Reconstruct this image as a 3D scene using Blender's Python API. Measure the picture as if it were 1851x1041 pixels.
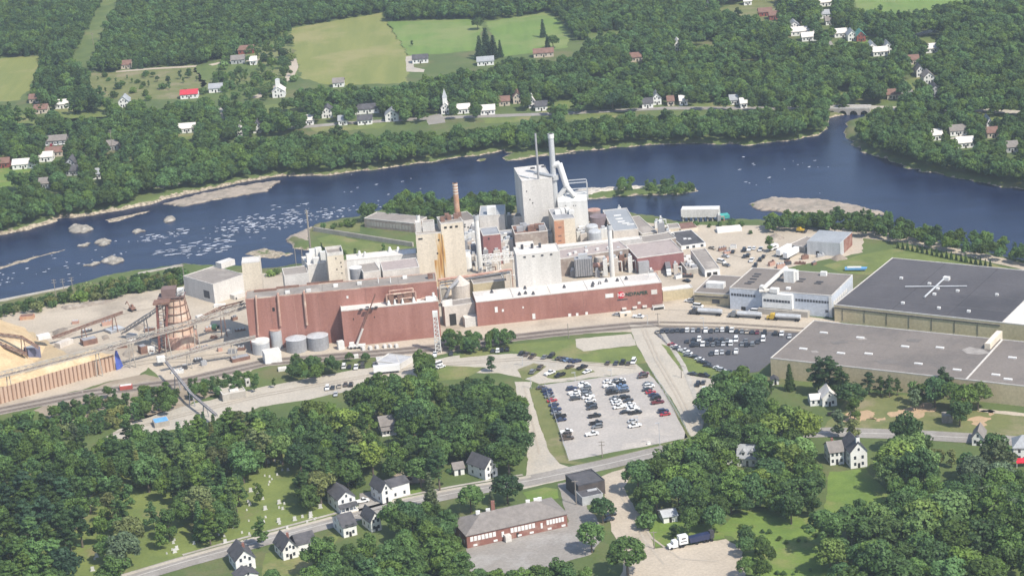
import bpy, math, random
import numpy as np
from mathutils import Vector, Matrix
from mathutils.geometry import tessellate_polygon
for o in list(bpy.data.objects): bpy.data.objects.remove(o)
RD = random.Random(11); NR = np.random.RandomState(5)
S = bpy.context.scene; COL = S.collection
# ------------------------------------------------------------ camera, sky, sun
F = 4000.0; CZ = 350.0; PIT = math.radians(18.0); ROL = math.radians(-4.4)
FW = Vector((0, math.cos(PIT), -math.sin(PIT)))
R0 = Vector((1, 0, 0)); U0 = Vector((0, math.sin(PIT), math.cos(PIT)))
RT = math.cos(ROL)*R0 + math.sin(ROL)*U0; UP = -math.sin(ROL)*R0 + math.cos(ROL)*U0
cam = bpy.data.cameras.new('camera'); co = bpy.data.objects.new('camera', cam); COL.objects.link(co)
M = Matrix((RT, UP, -FW)).transposed().to_4x4(); M.translation = (0, 0, CZ); co.matrix_world = M
cam.sensor_width = 36; cam.lens = F/1851*36; cam.clip_start = 5; cam.clip_end = 30000
S.camera = co
SUN_EL = math.radians(50); SAZ = math.atan2(0.68, -0.73)      # azimuth of the sun, from +Y towards +X
tosun = Vector((math.sin(SAZ)*math.cos(SUN_EL), math.cos(SAZ)*math.cos(SUN_EL), math.sin(SUN_EL)))
W = bpy.data.worlds.new('World'); S.world = W; W.use_nodes = True
nt = W.node_tree; bg = nt.nodes['Background']; sk = nt.nodes.new('ShaderNodeTexSky')
sk.sky_type = 'NISHITA'; sk.sun_disc = False; sk.sun_elevation = SUN_EL; sk.sun_rotation = SAZ
sk.altitude = 100; sk.air_density = 1.0; sk.dust_density = 1.2
nt.links.new(sk.outputs[0], bg.inputs[0]); bg.inputs[1].default_value = 0.14
sl = bpy.data.lights.new('sun', 'SUN'); sl.energy = 4.2; sl.angle = math.radians(.53); sl.color = (1, .94, .84)
so = bpy.data.objects.new('sun', sl); COL.objects.link(so)
so.rotation_euler = (-tosun).to_track_quat('-Z', 'Y').to_euler(); so.location = (300, 300, 500)
S.view_settings.view_transform = 'Standard'; S.view_settings.look = 'None'
S.view_settings.exposure = 0.5; S.view_settings.gamma = 1
S.cycles.max_bounces = 5; S.cycles.diffuse_bounces = 2; S.cycles.volume_bounces = 0; S.cycles.transparent_max_bounces = 4
# ------------------------------------------------------------ pixel of the photo -> point of the place
def ray(x, y): return FW + (x-925.5)/F*RT - (y-520.5)/F*UP
def G(x, y, z=0.0):
    d = ray(x, y); t = (CZ-z)/-d.z
    return Vector((d.x*t, d.y*t, z))
def P(v):
    d = Vector(v)-Vector((0, 0, CZ)); k = d.dot(FW)
    return 925.5+F*d.dot(RT)/k, 520.5-F*d.dot(UP)/k
def hat(q, py):                       # height above q at which a vertical meets photo row py
    lo, hi = 0.0, 150.0
    for _ in range(40):
        m = (lo+hi)/2
        if P((q[0], q[1], q[2]+m))[1] > py: lo = m
        else: hi = m
    return lo
def pxm(q): return F/((Vector(q)-Vector((0, 0, CZ))).dot(FW))
# ------------------------------------------------------------ materials
MATS = {}
def mat(name, c, c2=None, sc=.15, rough=.85, streak=False, c3=None, s3=.03, lo3=.5, spec=.25, metal=0, bump=0, lo=.35, hi=.65, det=6, st=(1, 1, .06), wet=False):
    if name in MATS: return MATS[name]
    m = bpy.data.materials.new(name); m.use_nodes = True; n = m.node_tree.nodes; l = m.node_tree.links
    b = n['Principled BSDF']; b.inputs['Roughness'].default_value = rough; b.inputs['Metallic'].default_value = metal
    b.inputs['Specular IOR Level'].default_value = spec
    if c2 is None: c2 = tuple(x*.72 for x in c)
    tc = n.new('ShaderNodeTexCoord'); vec = tc.outputs['Object']
    if streak:
        mp = n.new('ShaderNodeMapping'); mp.inputs['Scale'].default_value = st; l.new(vec, mp.inputs[0]); sv = mp.outputs[0]
    else: sv = vec
    def ns(v, s, d=det, ro=.6):
        q = n.new('ShaderNodeTexNoise'); q.inputs['Scale'].default_value = s; q.inputs['Detail'].default_value = d
        q.inputs['Roughness'].default_value = ro; l.new(v, q.inputs['Vector']); return q.outputs['Fac']
    def rng(f, a, e):
        q = n.new('ShaderNodeMapRange'); q.inputs[1].default_value = a; q.inputs[2].default_value = e
        l.new(f, q.inputs[0]); return q.outputs[0]
    def mix(f, a, e):
        q = n.new('ShaderNodeMix'); q.data_type = 'RGBA'; l.new(f, q.inputs[0])
        for i, v in ((6, a), (7, e)):
            if isinstance(v, tuple): q.inputs[i].default_value = (*v, 1)
            else: l.new(v, q.inputs[i])
        return q.outputs[2]
    f = ns(sv, sc); o = mix(rng(f, lo, hi), tuple(c), tuple(c2))
    if c3: o = mix(rng(ns(vec, s3, 8, .65), lo3, lo3+.12), o, tuple(c3))
    g = ns(vec, max(sc*9, .9), 3); hv = n.new('ShaderNodeMix'); hv.data_type = 'RGBA'; hv.blend_type = 'MULTIPLY'; hv.inputs[0].default_value = .45
    gr = n.new('ShaderNodeMapRange'); gr.inputs[1].default_value = .25; gr.inputs[2].default_value = .75; gr.inputs[3].default_value = .55; gr.inputs[4].default_value = 1.25
    l.new(g, gr.inputs[0]); l.new(o, hv.inputs[6]); l.new(gr.outputs[0], hv.inputs[7]); l.new(hv.outputs[2], b.inputs['Base Color'])
    if bump:
        bp = n.new('ShaderNodeBump'); bp.inputs['Strength'].default_value = bump; bp.inputs['Distance'].default_value = .3
        l.new(ns(vec, sc*6, 4), bp.inputs['Height']); l.new(bp.outputs[0], b.inputs['Normal'])
    if wet:
        sx = n.new('ShaderNodeSeparateXYZ'); l.new(vec, sx.inputs[0]); w_ = n.new('ShaderNodeMapRange'); w_.inputs[1].default_value = -2.0; w_.inputs[2].default_value = -1.45; w_.inputs[3].default_value = .3; w_.inputs[4].default_value = 1
        l.new(sx.outputs[2], w_.inputs[0]); w2 = n.new('ShaderNodeMix'); w2.data_type = 'RGBA'; w2.blend_type = 'MULTIPLY'; w2.inputs[0].default_value = 1; l.new(hv.outputs[2], w2.inputs[6]); l.new(w_.outputs[0], w2.inputs[7]); l.new(w2.outputs[2], b.inputs['Base Color'])
    MATS[name] = m; return m
red = mat('red_siding', (.285, .13, .10), (.37, .185, .15), .16, streak=True, c3=(.235, .10, .08), s3=.02)
red2 = mat('dull_red_siding', (.25, .11, .105), (.31, .15, .14), .15, streak=True)
white = mat('white_siding', (.64, .61, .57), (.52, .495, .46), .16, streak=True)
cream = mat('cream_siding', (.70, .615, .49), (.60, .52, .41), .14, streak=True, c3=(.52, .44, .33), s3=.07, lo3=.58)
pale = mat('pale_concrete', (.62, .57, .51), (.5, .45, .40), .14, streak=True)
tan_ = mat('tan_siding', (.54, .46, .30), (.47, .395, .25), .1, streak=True)
brick = mat('brick_wall', (.28, .13, .10), (.22, .10, .08), .5, c3=(.33, .2, .16), s3=.2)
dullbrick = mat('weathered_brick', (.33, .27, .23), (.24, .19, .16), .4, c3=(.4, .35, .3), s3=.15)
conc = mat('old_concrete', (.45, .42, .37), (.33, .30, .26), .15, streak=True)
greymetal = mat('grey_metal', (.36, .36, .37), (.27, .27, .28), .12, .5, streak=True)
galv = mat('galvanised_steel', (.52, .53, .54), (.40, .41, .42), .2, .45, streak=True, spec=.5)
whitemetal = mat('white_painted_steel', (.78, .77, .74), (.6, .59, .56), .25, .5, streak=True)
bluewall = mat('pale_blue_siding', (.55, .58, .63), (.47, .50, .55), .1, streak=True)
rustm = mat('rusty_steel', (.26, .15, .11), (.16, .09, .07), .5)
pinkst = mat('faded_pink_steel', (.50, .32, .25), (.36, .2, .16), .25, streak=True, c3=(.58, .46, .36), s3=.12)
orange = mat('orange_siding', (.50, .25, .15), (.42, .22, .14), .2, streak=True, c3=(.5, .34, .22), s3=.1)
darksteel = mat('dark_steel', (.09, .09, .1), (.05, .05, .055), .3, .6)
gravelroof = mat('gravel_roof', (.30, .265, .235), (.22, .195, .175), .05, c3=(.38, .34, .30), s3=.06)
darkroof = mat('dark_membrane_roof', (.082, .076, .080), (.108, .10, .103), .03, .7, c3=(.066, .062, .066), s3=.012)
greyroof = mat('grey_membrane_roof', (.215, .186, .163), (.18, .155, .136), .03, .8, c3=(.15, .133, .12), s3=.03, lo3=.53)
whiteroof = mat('white_membrane_roof', (.72, .68, .63), (.6, .55, .5), .1, c3=(.5, .46, .42), s3=.06, lo3=.56)
metalroof = mat('ribbed_metal_roof', (.36, .37, .38), (.29, .30, .31), .1, .5, streak=True, st=(.2, 1, 1), spec=.4)
shingle = mat('dark_shingles', (.075, .074, .08), (.11, .105, .11), .5, c3=(.06, .06, .064), s3=.2)
greyshingle = mat('grey_shingles', (.19, .17, .155), (.25, .225, .205), .5)
redroof = mat('red_metal_roof', (.55, .05, .07), (.45, .05, .07), .3, .5)
greenroof = mat('green_metal_roof', (.12, .33, .27), None, .3)
brownroof = mat('brown_shingles', (.24, .14, .11), None, .4)
trim = mat('pale_trim', (.66, .63, .58), (.52, .49, .45), .5)
hwhite = mat('white_clapboard', (.80, .79, .76), (.70, .69, .66), .4)
hgrey = mat('grey_clapboard', (.45, .46, .46), None, .4)
htan = mat('beige_clapboard', (.60, .52, .42), None, .4)
hred = mat('barn_red_boards', (.30, .09, .07), None, .4)
glassm = mat('window_glass', (.05, .06, .075), (.03, .035, .045), .5, .12, spec=.6)
blind = mat('white_window_blinds', (.78, .77, .74), (.66, .65, .63), 1.2, .4)
doorm = mat('dark_opening', (.035, .033, .03), (.025, .024, .022), .5)
chip = mat('wood_chips', (.56, .42, .25), (.47, .345, .20), .1, c3=(.64, .51, .335), s3=.06, bump=.3)
rail = mat('steel_rail', (.2, .16, .14), None, .5, .4)
tire = mat('tyre_rubber', (.022, .022, .024), None, .8)
wood = mat('weathered_pole', (.30, .27, .23), (.22, .19, .16), .8, streak=True)
bluet = mat('blue_tarp', (.08, .12, .42), (.06, .09, .33), .4, .5)
ltblue = mat('pale_blue_tarp', (.18, .42, .72), (.12, .32, .6), .3, .5)
teal = mat('teal_steel', (.07, .40, .36), None, .4, .5)
yellow = mat('yellow_paint', (.62, .42, .06), None, .5, .4)
stone = mat('river_rock', (.32, .29, .245), (.21, .19, .16), .35, c3=(.42, .385, .33), s3=.3, bump=.6, wet=True)
gstone = mat('gravestone_granite', (.62, .61, .57), (.45, .44, .42), 1.0)
rednose = mat('red_sign_paint', (.62, .03, .05), None, .6, .4)
greenlt = mat('green_sign_letters', (.025, .085, .06), None, .6, .4)
darklt = mat('dark_sign_letters', (.05, .05, .06), None, .6)
# ------------------------------------------------------------ mesh builder
class MB:
    def __init__(s): s.v = []; s.f = []; s.mi = []; s.m = 0
    def add(s, vs, fs):
        k = len(s.v); s.v += [tuple(v) for v in vs]
        for f in fs: s.f.append(tuple(i+k for i in f)); s.mi.append(s.m)
        return s
    def quad(s, a, b, c, d): return s.add((a, b, c, d), ((0, 1, 2, 3),))
    def prism(s, poly, z0, z1, cap=True):
        n = len(poly); ar = sum(poly[i][0]*poly[(i+1) % n][1]-poly[(i+1) % n][0]*poly[i][1] for i in range(n))
        if ar < 0: poly = poly[::-1]
        vs = [(p[0], p[1], z0) for p in poly]+[(p[0], p[1], z1) for p in poly]
        fs = [(i, (i+1) % n, n+(i+1) % n, n+i) for i in range(n)]
        if cap: fs += [tuple(range(n, 2*n)), tuple(range(n-1, -1, -1))]
        return s.add(vs, fs)
    def box(s, o, u, v, w):               # corner o, three edge vectors
        o, u, v, w = map(Vector, (o, u, v, w))
        if u.cross(v).dot(w) < 0: u, v = v, u
        c = [o, o+u, o+u+v, o+v]; c += [x+w for x in c]
        return s.add(c, ((3, 2, 1, 0), (4, 5, 6, 7), (0, 1, 5, 4), (1, 2, 6, 5), (2, 3, 7, 6), (3, 0, 4, 7)))
    def bx(s, x0, x1, y0, y1, z0, z1): return s.box((x0, y0, z0), (x1-x0, 0, 0), (0, y1-y0, 0), (0, 0, z1-z0))
    def cyl(s, p, q, r0, r1=None, n=14, cap=True):
        p, q = Vector(p), Vector(q); r1 = r0 if r1 is None else r1
        d = (q-p).normalized(); a = d.orthogonal().normalized(); b = d.cross(a)
        vs = [p+r0*(math.cos(t)*a+math.sin(t)*b) for t in [6.28319*i/n for i in range(n)]]
        vs += [q+r1*(math.cos(t)*a+math.sin(t)*b) for t in [6.28319*i/n for i in range(n)]]
        fs = [(i, (i+1) % n, n+(i+1) % n, n+i) for i in range(n)]
        if cap: fs += [tuple(range(n-1, -1, -1)), tuple(range(n, 2*n))]
        return s.add(vs, fs)
    def tube(s, pts, r, n=8):
        for a, b in zip(pts, pts[1:]): s.cyl(a, b, r, r, n)
        return s
    def dome(s, c, r, h, n=20, m=4):
        vs = []; fs = []
        for j in range(m):
            t = j/m*math.pi/2
            vs += [(c[0]+r*math.cos(t)*math.cos(6.28319*i/n), c[1]+r*math.cos(t)*math.sin(6.28319*i/n), c[2]+h*math.sin(t)) for i in range(n)]
        vs.append((c[0], c[1], c[2]+h))
        for j in range(m-1):
            for i in range(n): fs.append((j*n+i, j*n+(i+1) % n, (j+1)*n+(i+1) % n, (j+1)*n+i))
        fs += [((m-1)*n+i, (m-1)*n+(i+1) % n, m*n) for i in range(n)]
        return s.add(vs, fs)
    def prismY(s, prof, w, w2=None):      # side profile (x, z) across the width
        n = len(prof); w2 = w2 or [w]*n
        vs = [(p[0], -w2[i], p[1]) for i, p in enumerate(prof)]+[(p[0], w2[i], p[1]) for i, p in enumerate(prof)]
        fs = [tuple(range(n)), tuple(range(2*n-1, n-1, -1))]+[((i+1) % n, i, n+i, n+(i+1) % n) for i in range(n)]
        return s.add(vs, fs)
    def build(s, name, m, parent=None, smooth=False):
        o0 = Vector(parent['_o']) if parent is not None and '_o' in parent else Vector((0, 0, 0))
        me = bpy.data.meshes.new(name); me.from_pydata([(v[0]-o0.x, v[1]-o0.y, v[2]-o0.z) for v in s.v], [], s.f)
        for q in (m if isinstance(m, (list, tuple)) else [m]): me.materials.append(q)
        me.polygons.foreach_set('material_index', s.mi)
        if smooth: me.polygons.foreach_set('use_smooth', [True]*len(s.f))
        ob = bpy.data.objects.new(name, me); COL.objects.link(ob)
        if parent is not None: ob.parent = parent
        return ob
LM = []                                    # landmarks the trees are described by
def tag(o, label, cat, group=None, kind=None):
    o['label'] = label; o['category'] = cat
    if group: o['group'] = group
    if kind: o['kind'] = kind
    return o
def thing(name, label, cat, loc, group=None, lm=None):
    o = bpy.data.objects.new(name, None); COL.objects.link(o); o.location = loc; o['_o'] = tuple(loc)
    o.empty_display_size = 1
    if lm: LM.append((lm, Vector(loc)))
    return tag(o, label, cat, group)
def copy_tree(o, loc, rz=0, sc=1):
    r = o.copy(); COL.objects.link(r); r.location = loc; r.rotation_euler = (0, 0, rz); r.scale = (sc, sc, sc) if not isinstance(sc, tuple) else sc
    for ch in KIDS.get(o.name, list(o.children)):
        c = ch.copy(); COL.objects.link(c); c.parent = r
        for g in ch.children:
            d = g.copy(); COL.objects.link(d); d.parent = c
    return r
KIDS = {}
# ------------------------------------------------------------ terrain and river
WL = -2.0
def poly(pts, z=0): return [G(x, y, z) for x, y in pts]
near = [(-60, 566), (0, 549), (60, 533), (126, 520), (190, 500), (260, 489), (331, 480), (400, 482), (475, 486), (556, 480), (600, 462), (580, 446), (555, 452), (535, 447), (517, 438), (519, 430), (551, 417), (566, 409), (610, 398), (645, 391), (668, 384), (720, 370), (760, 375), (850, 364), (900, 357), (936, 352), (1000, 350), (1045, 365), (1062, 395), (1130, 385), (1172, 392), (1205, 400), (1232, 404), (1325, 396), (1380, 398), (1500, 402), (1600, 408), (1660, 425), (1740, 445), (1851, 470), (1960, 505)]
far = [(1960, 362), (1851, 343), (1800, 335), (1714, 318), (1646, 304), (1588, 281), (1545, 266), (1533, 256), (1526, 240), (1530, 222), (1566, 213), (1562, 203), (1575, 196), (1565, 192), (1548, 196), (1540, 204), (1499, 213), (1499, 225), (1493, 243), (1441, 256), (1356, 262), (1254, 262), (1153, 264), (1094, 271), (1000, 277), (946, 279), (911, 272), (870, 281), (807, 289), (740, 300), (669, 309), (600, 316), (504, 319), (430, 330), (400, 338), (331, 352), (265, 370), (166, 390), (110, 397), (60, 412), (0, 426), (-60, 440)]
RIV = poly(near+far, WL)
ISL = [(poly(p, WL), h) for p, h in [
    ([(1352, 370), (1395, 359), (1480, 361), (1560, 376), (1612, 389), (1540, 392), (1440, 386), (1380, 380)], .7),
    ([(1020, 352), (1047, 346), (1100, 344), (1160, 339), (1200, 335), (1255, 338), (1269, 346), (1230, 352), (1150, 354), (1060, 360)], 2.2),
    ([(906, 287), (925, 278), (1010, 273), (1040, 277), (960, 284), (945, 291), (920, 291)], .9), ([(860, 291), (878, 286), (884, 292)], .5),
    ([(300, 369), (360, 352), (430, 338), (505, 328), (480, 346), (400, 359), (330, 373)], .35), ([(183, 400), (250, 385), (295, 375), (240, 392), (200, 403)], .4),
    ([(434, 459), (480, 448), (527, 459), (490, 467)], .6), ([(-20, 486), (60, 463), (125, 449), (60, 470), (-20, 495)], .12),
    ([(255, 338), (300, 326), (335, 325), (338, 338), (300, 346), (258, 347)], 2.3)]]
def sdist(X, Y, pl):                       # signed distance to a polygon, negative inside
    d = np.full(X.shape, 1e9); ins = np.zeros(X.shape, bool); n = len(pl)
    for i in range(n):
        x0, y0 = pl[i][:2]; x1, y1 = pl[(i+1) % n][:2]; ex, ey = x1-x0, y1-y0; L = ex*ex+ey*ey+1e-9
        t = np.clip(((X-x0)*ex+(Y-y0)*ey)/L, 0, 1); d = np.minimum(d, np.hypot(X-x0-t*ex, Y-y0-t*ey))
        c = (y0 > Y) != (y1 > Y); ins ^= c & (X < ex*(Y-y0)/(ey if abs(ey) > 1e-9 else 1e-9)+x0)
    return np.where(ins, -d, d)
def vnoise(X, Y, s, seed):
    r = np.random.RandomState(seed); T = r.rand(256, 256); x = X/s; y = Y/s
    xi = np.floor(x).astype(int); yi = np.floor(y).astype(int); fx = x-xi; fy = y-yi; fx = fx*fx*(3-2*fx); fy = fy*fy*(3-2*fy)
    a = T[yi % 256, xi % 256]; b = T[yi % 256, (xi+1) % 256]; c = T[(yi+1) % 256, xi % 256]; d = T[(yi+1) % 256, (xi+1) % 256]
    return (a*(1-fx)+b*fx)*(1-fy)+(c*(1-fx)+d*fx)*fy-.5
xs = np.concatenate([[-8000, -4500, -2200, -1200, -800], np.arange(-620, 621, 3.0), [800, 1200, 2200, 4500, 8000]])
ys = np.concatenate([[-7000, -3000, -1000, 0, 400], np.arange(620, 2300, 3.0), [2500, 3000, 4000, 6000, 9000]])
X, Y = np.meshgrid(xs, ys)
wob = vnoise(X, Y, 9, 1)*5+vnoise(X, Y, 3.7, 2)*2.4+vnoise(X, Y, 28, 3)*6
D = sdist(X, Y, RIV)+wob
Z = np.clip(WL+D*.6, -4.5, 0)+np.where(D < 7, vnoise(X, Y, 4, 9)*.5*np.clip(1-abs(D)/9, 0, 1), 0)
for pl, h in ISL:
    d = -(sdist(X, Y, pl)+vnoise(X, Y, 5, 4)*4+vnoise(X, Y, 2.6, 8)*2)
    Z = np.where(d > -3, np.maximum(Z, WL+np.clip(d*.4, -2, h)+np.where(d > 0, vnoise(X, Y, 3.1, 6)*.8*min(1, h), 0)), Z)
Z = np.minimum(Z, 0.9); Z = np.where(Z > -.05, np.minimum(Z, 0.0)+np.maximum(Z, 0)*0, Z)
ny, nx = X.shape; idx = np.arange(nx*ny).reshape(ny, nx)
q = np.stack([idx[:-1, :-1], idx[:-1, 1:], idx[1:, 1:], idx[1:, :-1]], -1).reshape(-1, 4)
def npmesh(name, V, Q, mats, smooth=True):
    me = bpy.data.meshes.new(name); me.vertices.add(len(V)); me.vertices.foreach_set('co', np.asarray(V, np.float32).ravel())
    k = Q.shape[1]; me.loops.add(Q.size); me.loops.foreach_set('vertex_index', Q.ravel().astype(np.int32))
    me.polygons.add(len(Q)); me.polygons.foreach_set('loop_start', np.arange(0, Q.size, k, dtype=np.int32))
    me.polygons.foreach_set('loop_total', np.full(len(Q), k, np.int32))
    if smooth: me.polygons.foreach_set('use_smooth', np.ones(len(Q), bool))
    me.update(); me.validate()
    for m in mats: me.materials.append(m)
    return me
def mnode(m, t, **kw):
    x = m.node_tree.nodes.new(t)
    for k, v in kw.items(): setattr(x, k, v)
    return x
gm = mat('ground_cover', (.115, .15, .045), (.08, .115, .036), .03, c3=(.15, .145, .065), s3=.02, lo3=.52)
n = gm.node_tree.nodes; l = gm.node_tree.links; b = n['Principled BSDF']; src = b.inputs['Base Color'].links[0].from_socket
geo = mnode(gm, 'ShaderNodeNewGeometry'); sp = mnode(gm, 'ShaderNodeSeparateXYZ'); l.new(geo.outputs['Position'], sp.inputs[0])
nz = mnode(gm, 'ShaderNodeTexNoise'); nz.inputs['Scale'].default_value = .25; nz.inputs['Detail'].default_value = 8; l.new(geo.outputs['Position'], nz.inputs['Vector'])
ad = mnode(gm, 'ShaderNodeMath', operation='MULTIPLY_ADD'); ad.inputs[1].default_value = 3.4; l.new(nz.outputs['Fac'], ad.inputs[0]); l.new(sp.outputs[2], ad.inputs[2])
mr = mnode(gm, 'ShaderNodeMapRange'); mr.inputs[1].default_value = 1.15; mr.inputs[2].default_value = .8
xr = mnode(gm, 'ShaderNodeMapRange'); xr.inputs[1].default_value = -60; xr.inputs[2].default_value = -210; xr.inputs[3].default_value = .95; xr.inputs[4].default_value = -.1; l.new(sp.outputs[0], xr.inputs[0])
ad2 = mnode(gm, 'ShaderNodeMath', operation='ADD'); l.new(ad.outputs[0], ad2.inputs[0]); l.new(xr.outputs[0], ad2.inputs[1]); l.new(ad2.outputs[0], mr.inputs[0])
nz2 = mnode(gm, 'ShaderNodeTexNoise'); nz2.inputs['Scale'].default_value = .6; nz2.inputs['Detail'].default_value = 6; l.new(geo.outputs['Position'], nz2.inputs['Vector'])
cr = mnode(gm, 'ShaderNodeValToRGB'); l.new(nz2.outputs['Fac'], cr.inputs[0])
cr.color_ramp.elements[0].position = .35; cr.color_ramp.elements[0].color = (.15, .12, .085, 1); cr.color_ramp.elements[1].position = .65; cr.color_ramp.elements[1].color = (.46, .39, .29, 1)
mx = mnode(gm, 'ShaderNodeMix', data_type='RGBA'); l.new(mr.outputs[0], mx.inputs[0]); l.new(src, mx.inputs[6]); l.new(cr.outputs[0], mx.inputs[7]); l.new(mx.outputs[2], b.inputs['Base Color'])
go = bpy.data.objects.new('ground', npmesh('ground', np.stack([X, Y, Z], -1).reshape(-1, 3), q, [gm])); COL.objects.link(go)
tag(go, 'wide ground of grass and woodland floor with stony river banks', 'ground', kind='structure')
wm = bpy.data.materials.new('river_water'); wm.use_nodes = True; b = wm.node_tree.nodes['Principled BSDF']; l = wm.node_tree.links
b.inputs['Roughness'].default_value = .22; b.inputs['IOR'].default_value = 1.33; b.inputs['Specular IOR Level'].default_value = .35
geo = mnode(wm, 'ShaderNodeNewGeometry'); mp = mnode(wm, 'ShaderNodeMapping'); mp.inputs['Scale'].default_value = (.03, .09, 1); l.new(geo.outputs['Position'], mp.inputs[0])
nz = mnode(wm, 'ShaderNodeTexNoise'); nz.inputs['Scale'].default_value = 1; nz.inputs['Detail'].default_value = 7; l.new(mp.outputs[0], nz.inputs['Vector'])
cr = mnode(wm, 'ShaderNodeValToRGB'); l.new(nz.outputs['Fac'], cr.inputs[0])
cr.color_ramp.elements[0].position = .3; cr.color_ramp.elements[0].color = (.004, .009, .034, 1); cr.color_ramp.elements[1].position = .72; cr.color_ramp.elements[1].color = (.012, .022, .062, 1)
l.new(cr.outputs[0], b.inputs['Base Color'])
nb = mnode(wm, 'ShaderNodeTexNoise'); nb.inputs['Scale'].default_value = .8; nb.inputs['Detail'].default_value = 5; l.new(geo.outputs['Position'], nb.inputs['Vector'])
bp = mnode(wm, 'ShaderNodeBump'); bp.inputs['Strength'].default_value = .5; bp.inputs['Distance'].default_value = .4; l.new(nb.outputs['Fac'], bp.inputs['Height']); l.new(bp.outputs[0], b.inputs['Normal'])
def clipz(pts): return pts
wmb = MB(); wv = RIV
for t in tessellate_polygon([[Vector((v.x, v.y, 0)) for v in RIV]]): pass
x0 = min(v.x for v in RIV)-40; x1 = max(v.x for v in RIV)+40; y0 = min(v.y for v in RIV)-40; y1 = max(v.y for v in RIV)+40
wmb.quad((x0, y0, WL), (x1, y0, WL), (x1, y1, WL), (x0, y1, WL))
wo = wmb.build('river', wm); tag(wo, 'deep blue river flowing past the mill', 'river', kind='structure')
# ------------------------------------------------------------ flat areas
AREAS = []                                 # world polygons trees keep off
def sheet(name, pts, m, lvl=1, wob=.8, label=None, cat='ground', block=True, world=False, step=3.0):
    w = [Vector(p) for p in pts] if world else poly(pts)
    out = []
    r = random.Random(len(pts)*7+int(abs(w[0].x)*10))
    for a, c in zip(w, w[1:]+w[:1]):
        L = (c-a).length; k = max(1, int(L/step)) if wob else 1; nrm = Vector((-(c-a).y, (c-a).x, 0)).normalized()
        ph = r.random()*9
        for i in range(k):
            t = i/k; off = wob*(.6*math.sin(ph+t*L*.21)+.5*math.sin(ph*3+t*L*.67)+r.uniform(-.6, .6)) if i else 0
            out.append(a+(c-a)*t+nrm*off*.7)
    zz = .02*lvl
    me = MB(); tris = tessellate_polygon([[Vector((v.x, v.y, 0)) for v in out]])
    me.add([(v.x, v.y, zz) for v in out], [])
    for t in tris:
        a, b_, c = (out[i] for i in t)
        me.f.append(tuple(t) if (b_-a).cross(c-a).z > 0 else tuple(t[::-1])); me.mi.append(0)
    o = me.build(name, m); tag(o, label or name.replace('_', ' '), cat, kind='structure')
    if block: AREAS.append([(v.x, v.y) for v in w])
    return o
def band(pts, w, px=True):
    c = [G(x, y) for x, y in pts] if px else pts; l_, r_ = [], []
    for i, p in enumerate(c):
        a = c[max(0, i-1)]; e = c[min(len(c)-1, i+1)]; d = (e-a); d.z = 0; d.normalize(); nn = Vector((-d.y, d.x, 0))*(w/2)
        l_.append(p+nn); r_.append(p-nn)
    return l_+r_[::-1]
# ------------------------------------------------------------ ground surfaces
gravel = mat('pale_gravel', (.49, .42, .33), (.41, .35, .275), .05, c3=(.33, .28, .22), s3=.022, lo3=.53, st=(.3, 1, 1))
dusty = mat('dusty_road', (.475, .425, .35), (.40, .36, .30), .04, c3=(.37, .345, .30), s3=.04, lo3=.54)
lotg = mat('lot_gravel', (.42, .385, .35), (.345, .32, .295), .05, c3=(.47, .425, .375), s3=.05, lo3=.52)
asph = mat('worn_asphalt', (.30, .275, .245), (.25, .228, .205), .06, c3=(.34, .32, .295), s3=.05)
black = mat('fresh_asphalt', (.095, .092, .098), (.12, .115, .12), .04, c3=(.145, .138, .135), s3=.03, lo3=.56)
lawn = mat('mown_lawn', (.165, .20, .055), (.115, .15, .042), .09, c3=(.225, .21, .09), s3=.03, lo3=.5)
dryl = mat('dry_lawn', (.18, .185, .07), (.13, .15, .05), .1, c3=(.24, .21, .12), s3=.04, lo3=.52)
field = mat('hay_field', (.225, .235, .07), (.175, .20, .055), .09, streak=True, st=(1, .12, 1), c3=(.27, .25, .10), s3=.012, lo3=.5)
field2 = mat('green_field', (.16, .24, .055), (.12, .19, .045), .09, streak=True, st=(1, .12, 1), c3=(.20, .24, .08), s3=.012, lo3=.5)
scrubm = mat('rough_meadow', (.135, .175, .05), (.085, .125, .035), .05, c3=(.18, .19, .075), s3=.02, lo3=.5)
brightm = mat('bright_meadow', (.155, .225, .045), (.105, .17, .034), .12, c3=(.20, .225, .07), s3=.06, lo3=.5)
cemm = mat('cemetery_grass', (.18, .215, .058), (.125, .165, .045), .07, c3=(.22, .19, .095), s3=.035, lo3=.54)
dirt = mat('orange_bare_dirt', (.50, .34, .21), (.40, .29, .18), .12, c3=(.30, .25, .13), s3=.15, lo3=.55)
ballast = mat('track_ballast', (.24, .20, .17), (.32, .28, .235), .1, streak=True, st=(.4, .4, 1))
brownd = mat('brown_yard_dirt', (.33, .27, .20), (.26, .21, .155), .06, c3=(.38, .33, .26), s3=.05)
A = sheet
# far side
A('hay_field', [(524, 52), (690, 24), (700, 40), (740, 104), (735, 150), (600, 155), (545, 142), (531, 90)], field, 1, 2, 'large olive hay field across the river')
A('green_field', [(698, 40), (850, 35), (872, 52), (858, 92), (740, 102)], field2, 1, 2, 'green field beside the hay field')
A('green_field', [(878, 40), (995, 22), (1030, 55), (1026, 86), (960, 96), (905, 104), (888, 60)], field2, 1, 2, 'green field behind the tall dark spruces')
A('hay_field', [(-60, 108), (78, 102), (74, 140), (32, 182), (-60, 190)], field, 1, 2, 'olive field at the far left edge')
A('rough_field', [(160, 134), (350, 121), (372, 150), (360, 178), (212, 182), (128, 156)], dryl, 1, 2, 'tan field with scattered shrubs behind the red roofed house')
A('scrub_meadow', [(350, 122), (430, 100), (520, 62), (530, 105), (540, 140), (480, 165), (375, 180)], scrubm, 1, 2, 'scrubby clearing left of the hay field')
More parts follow.
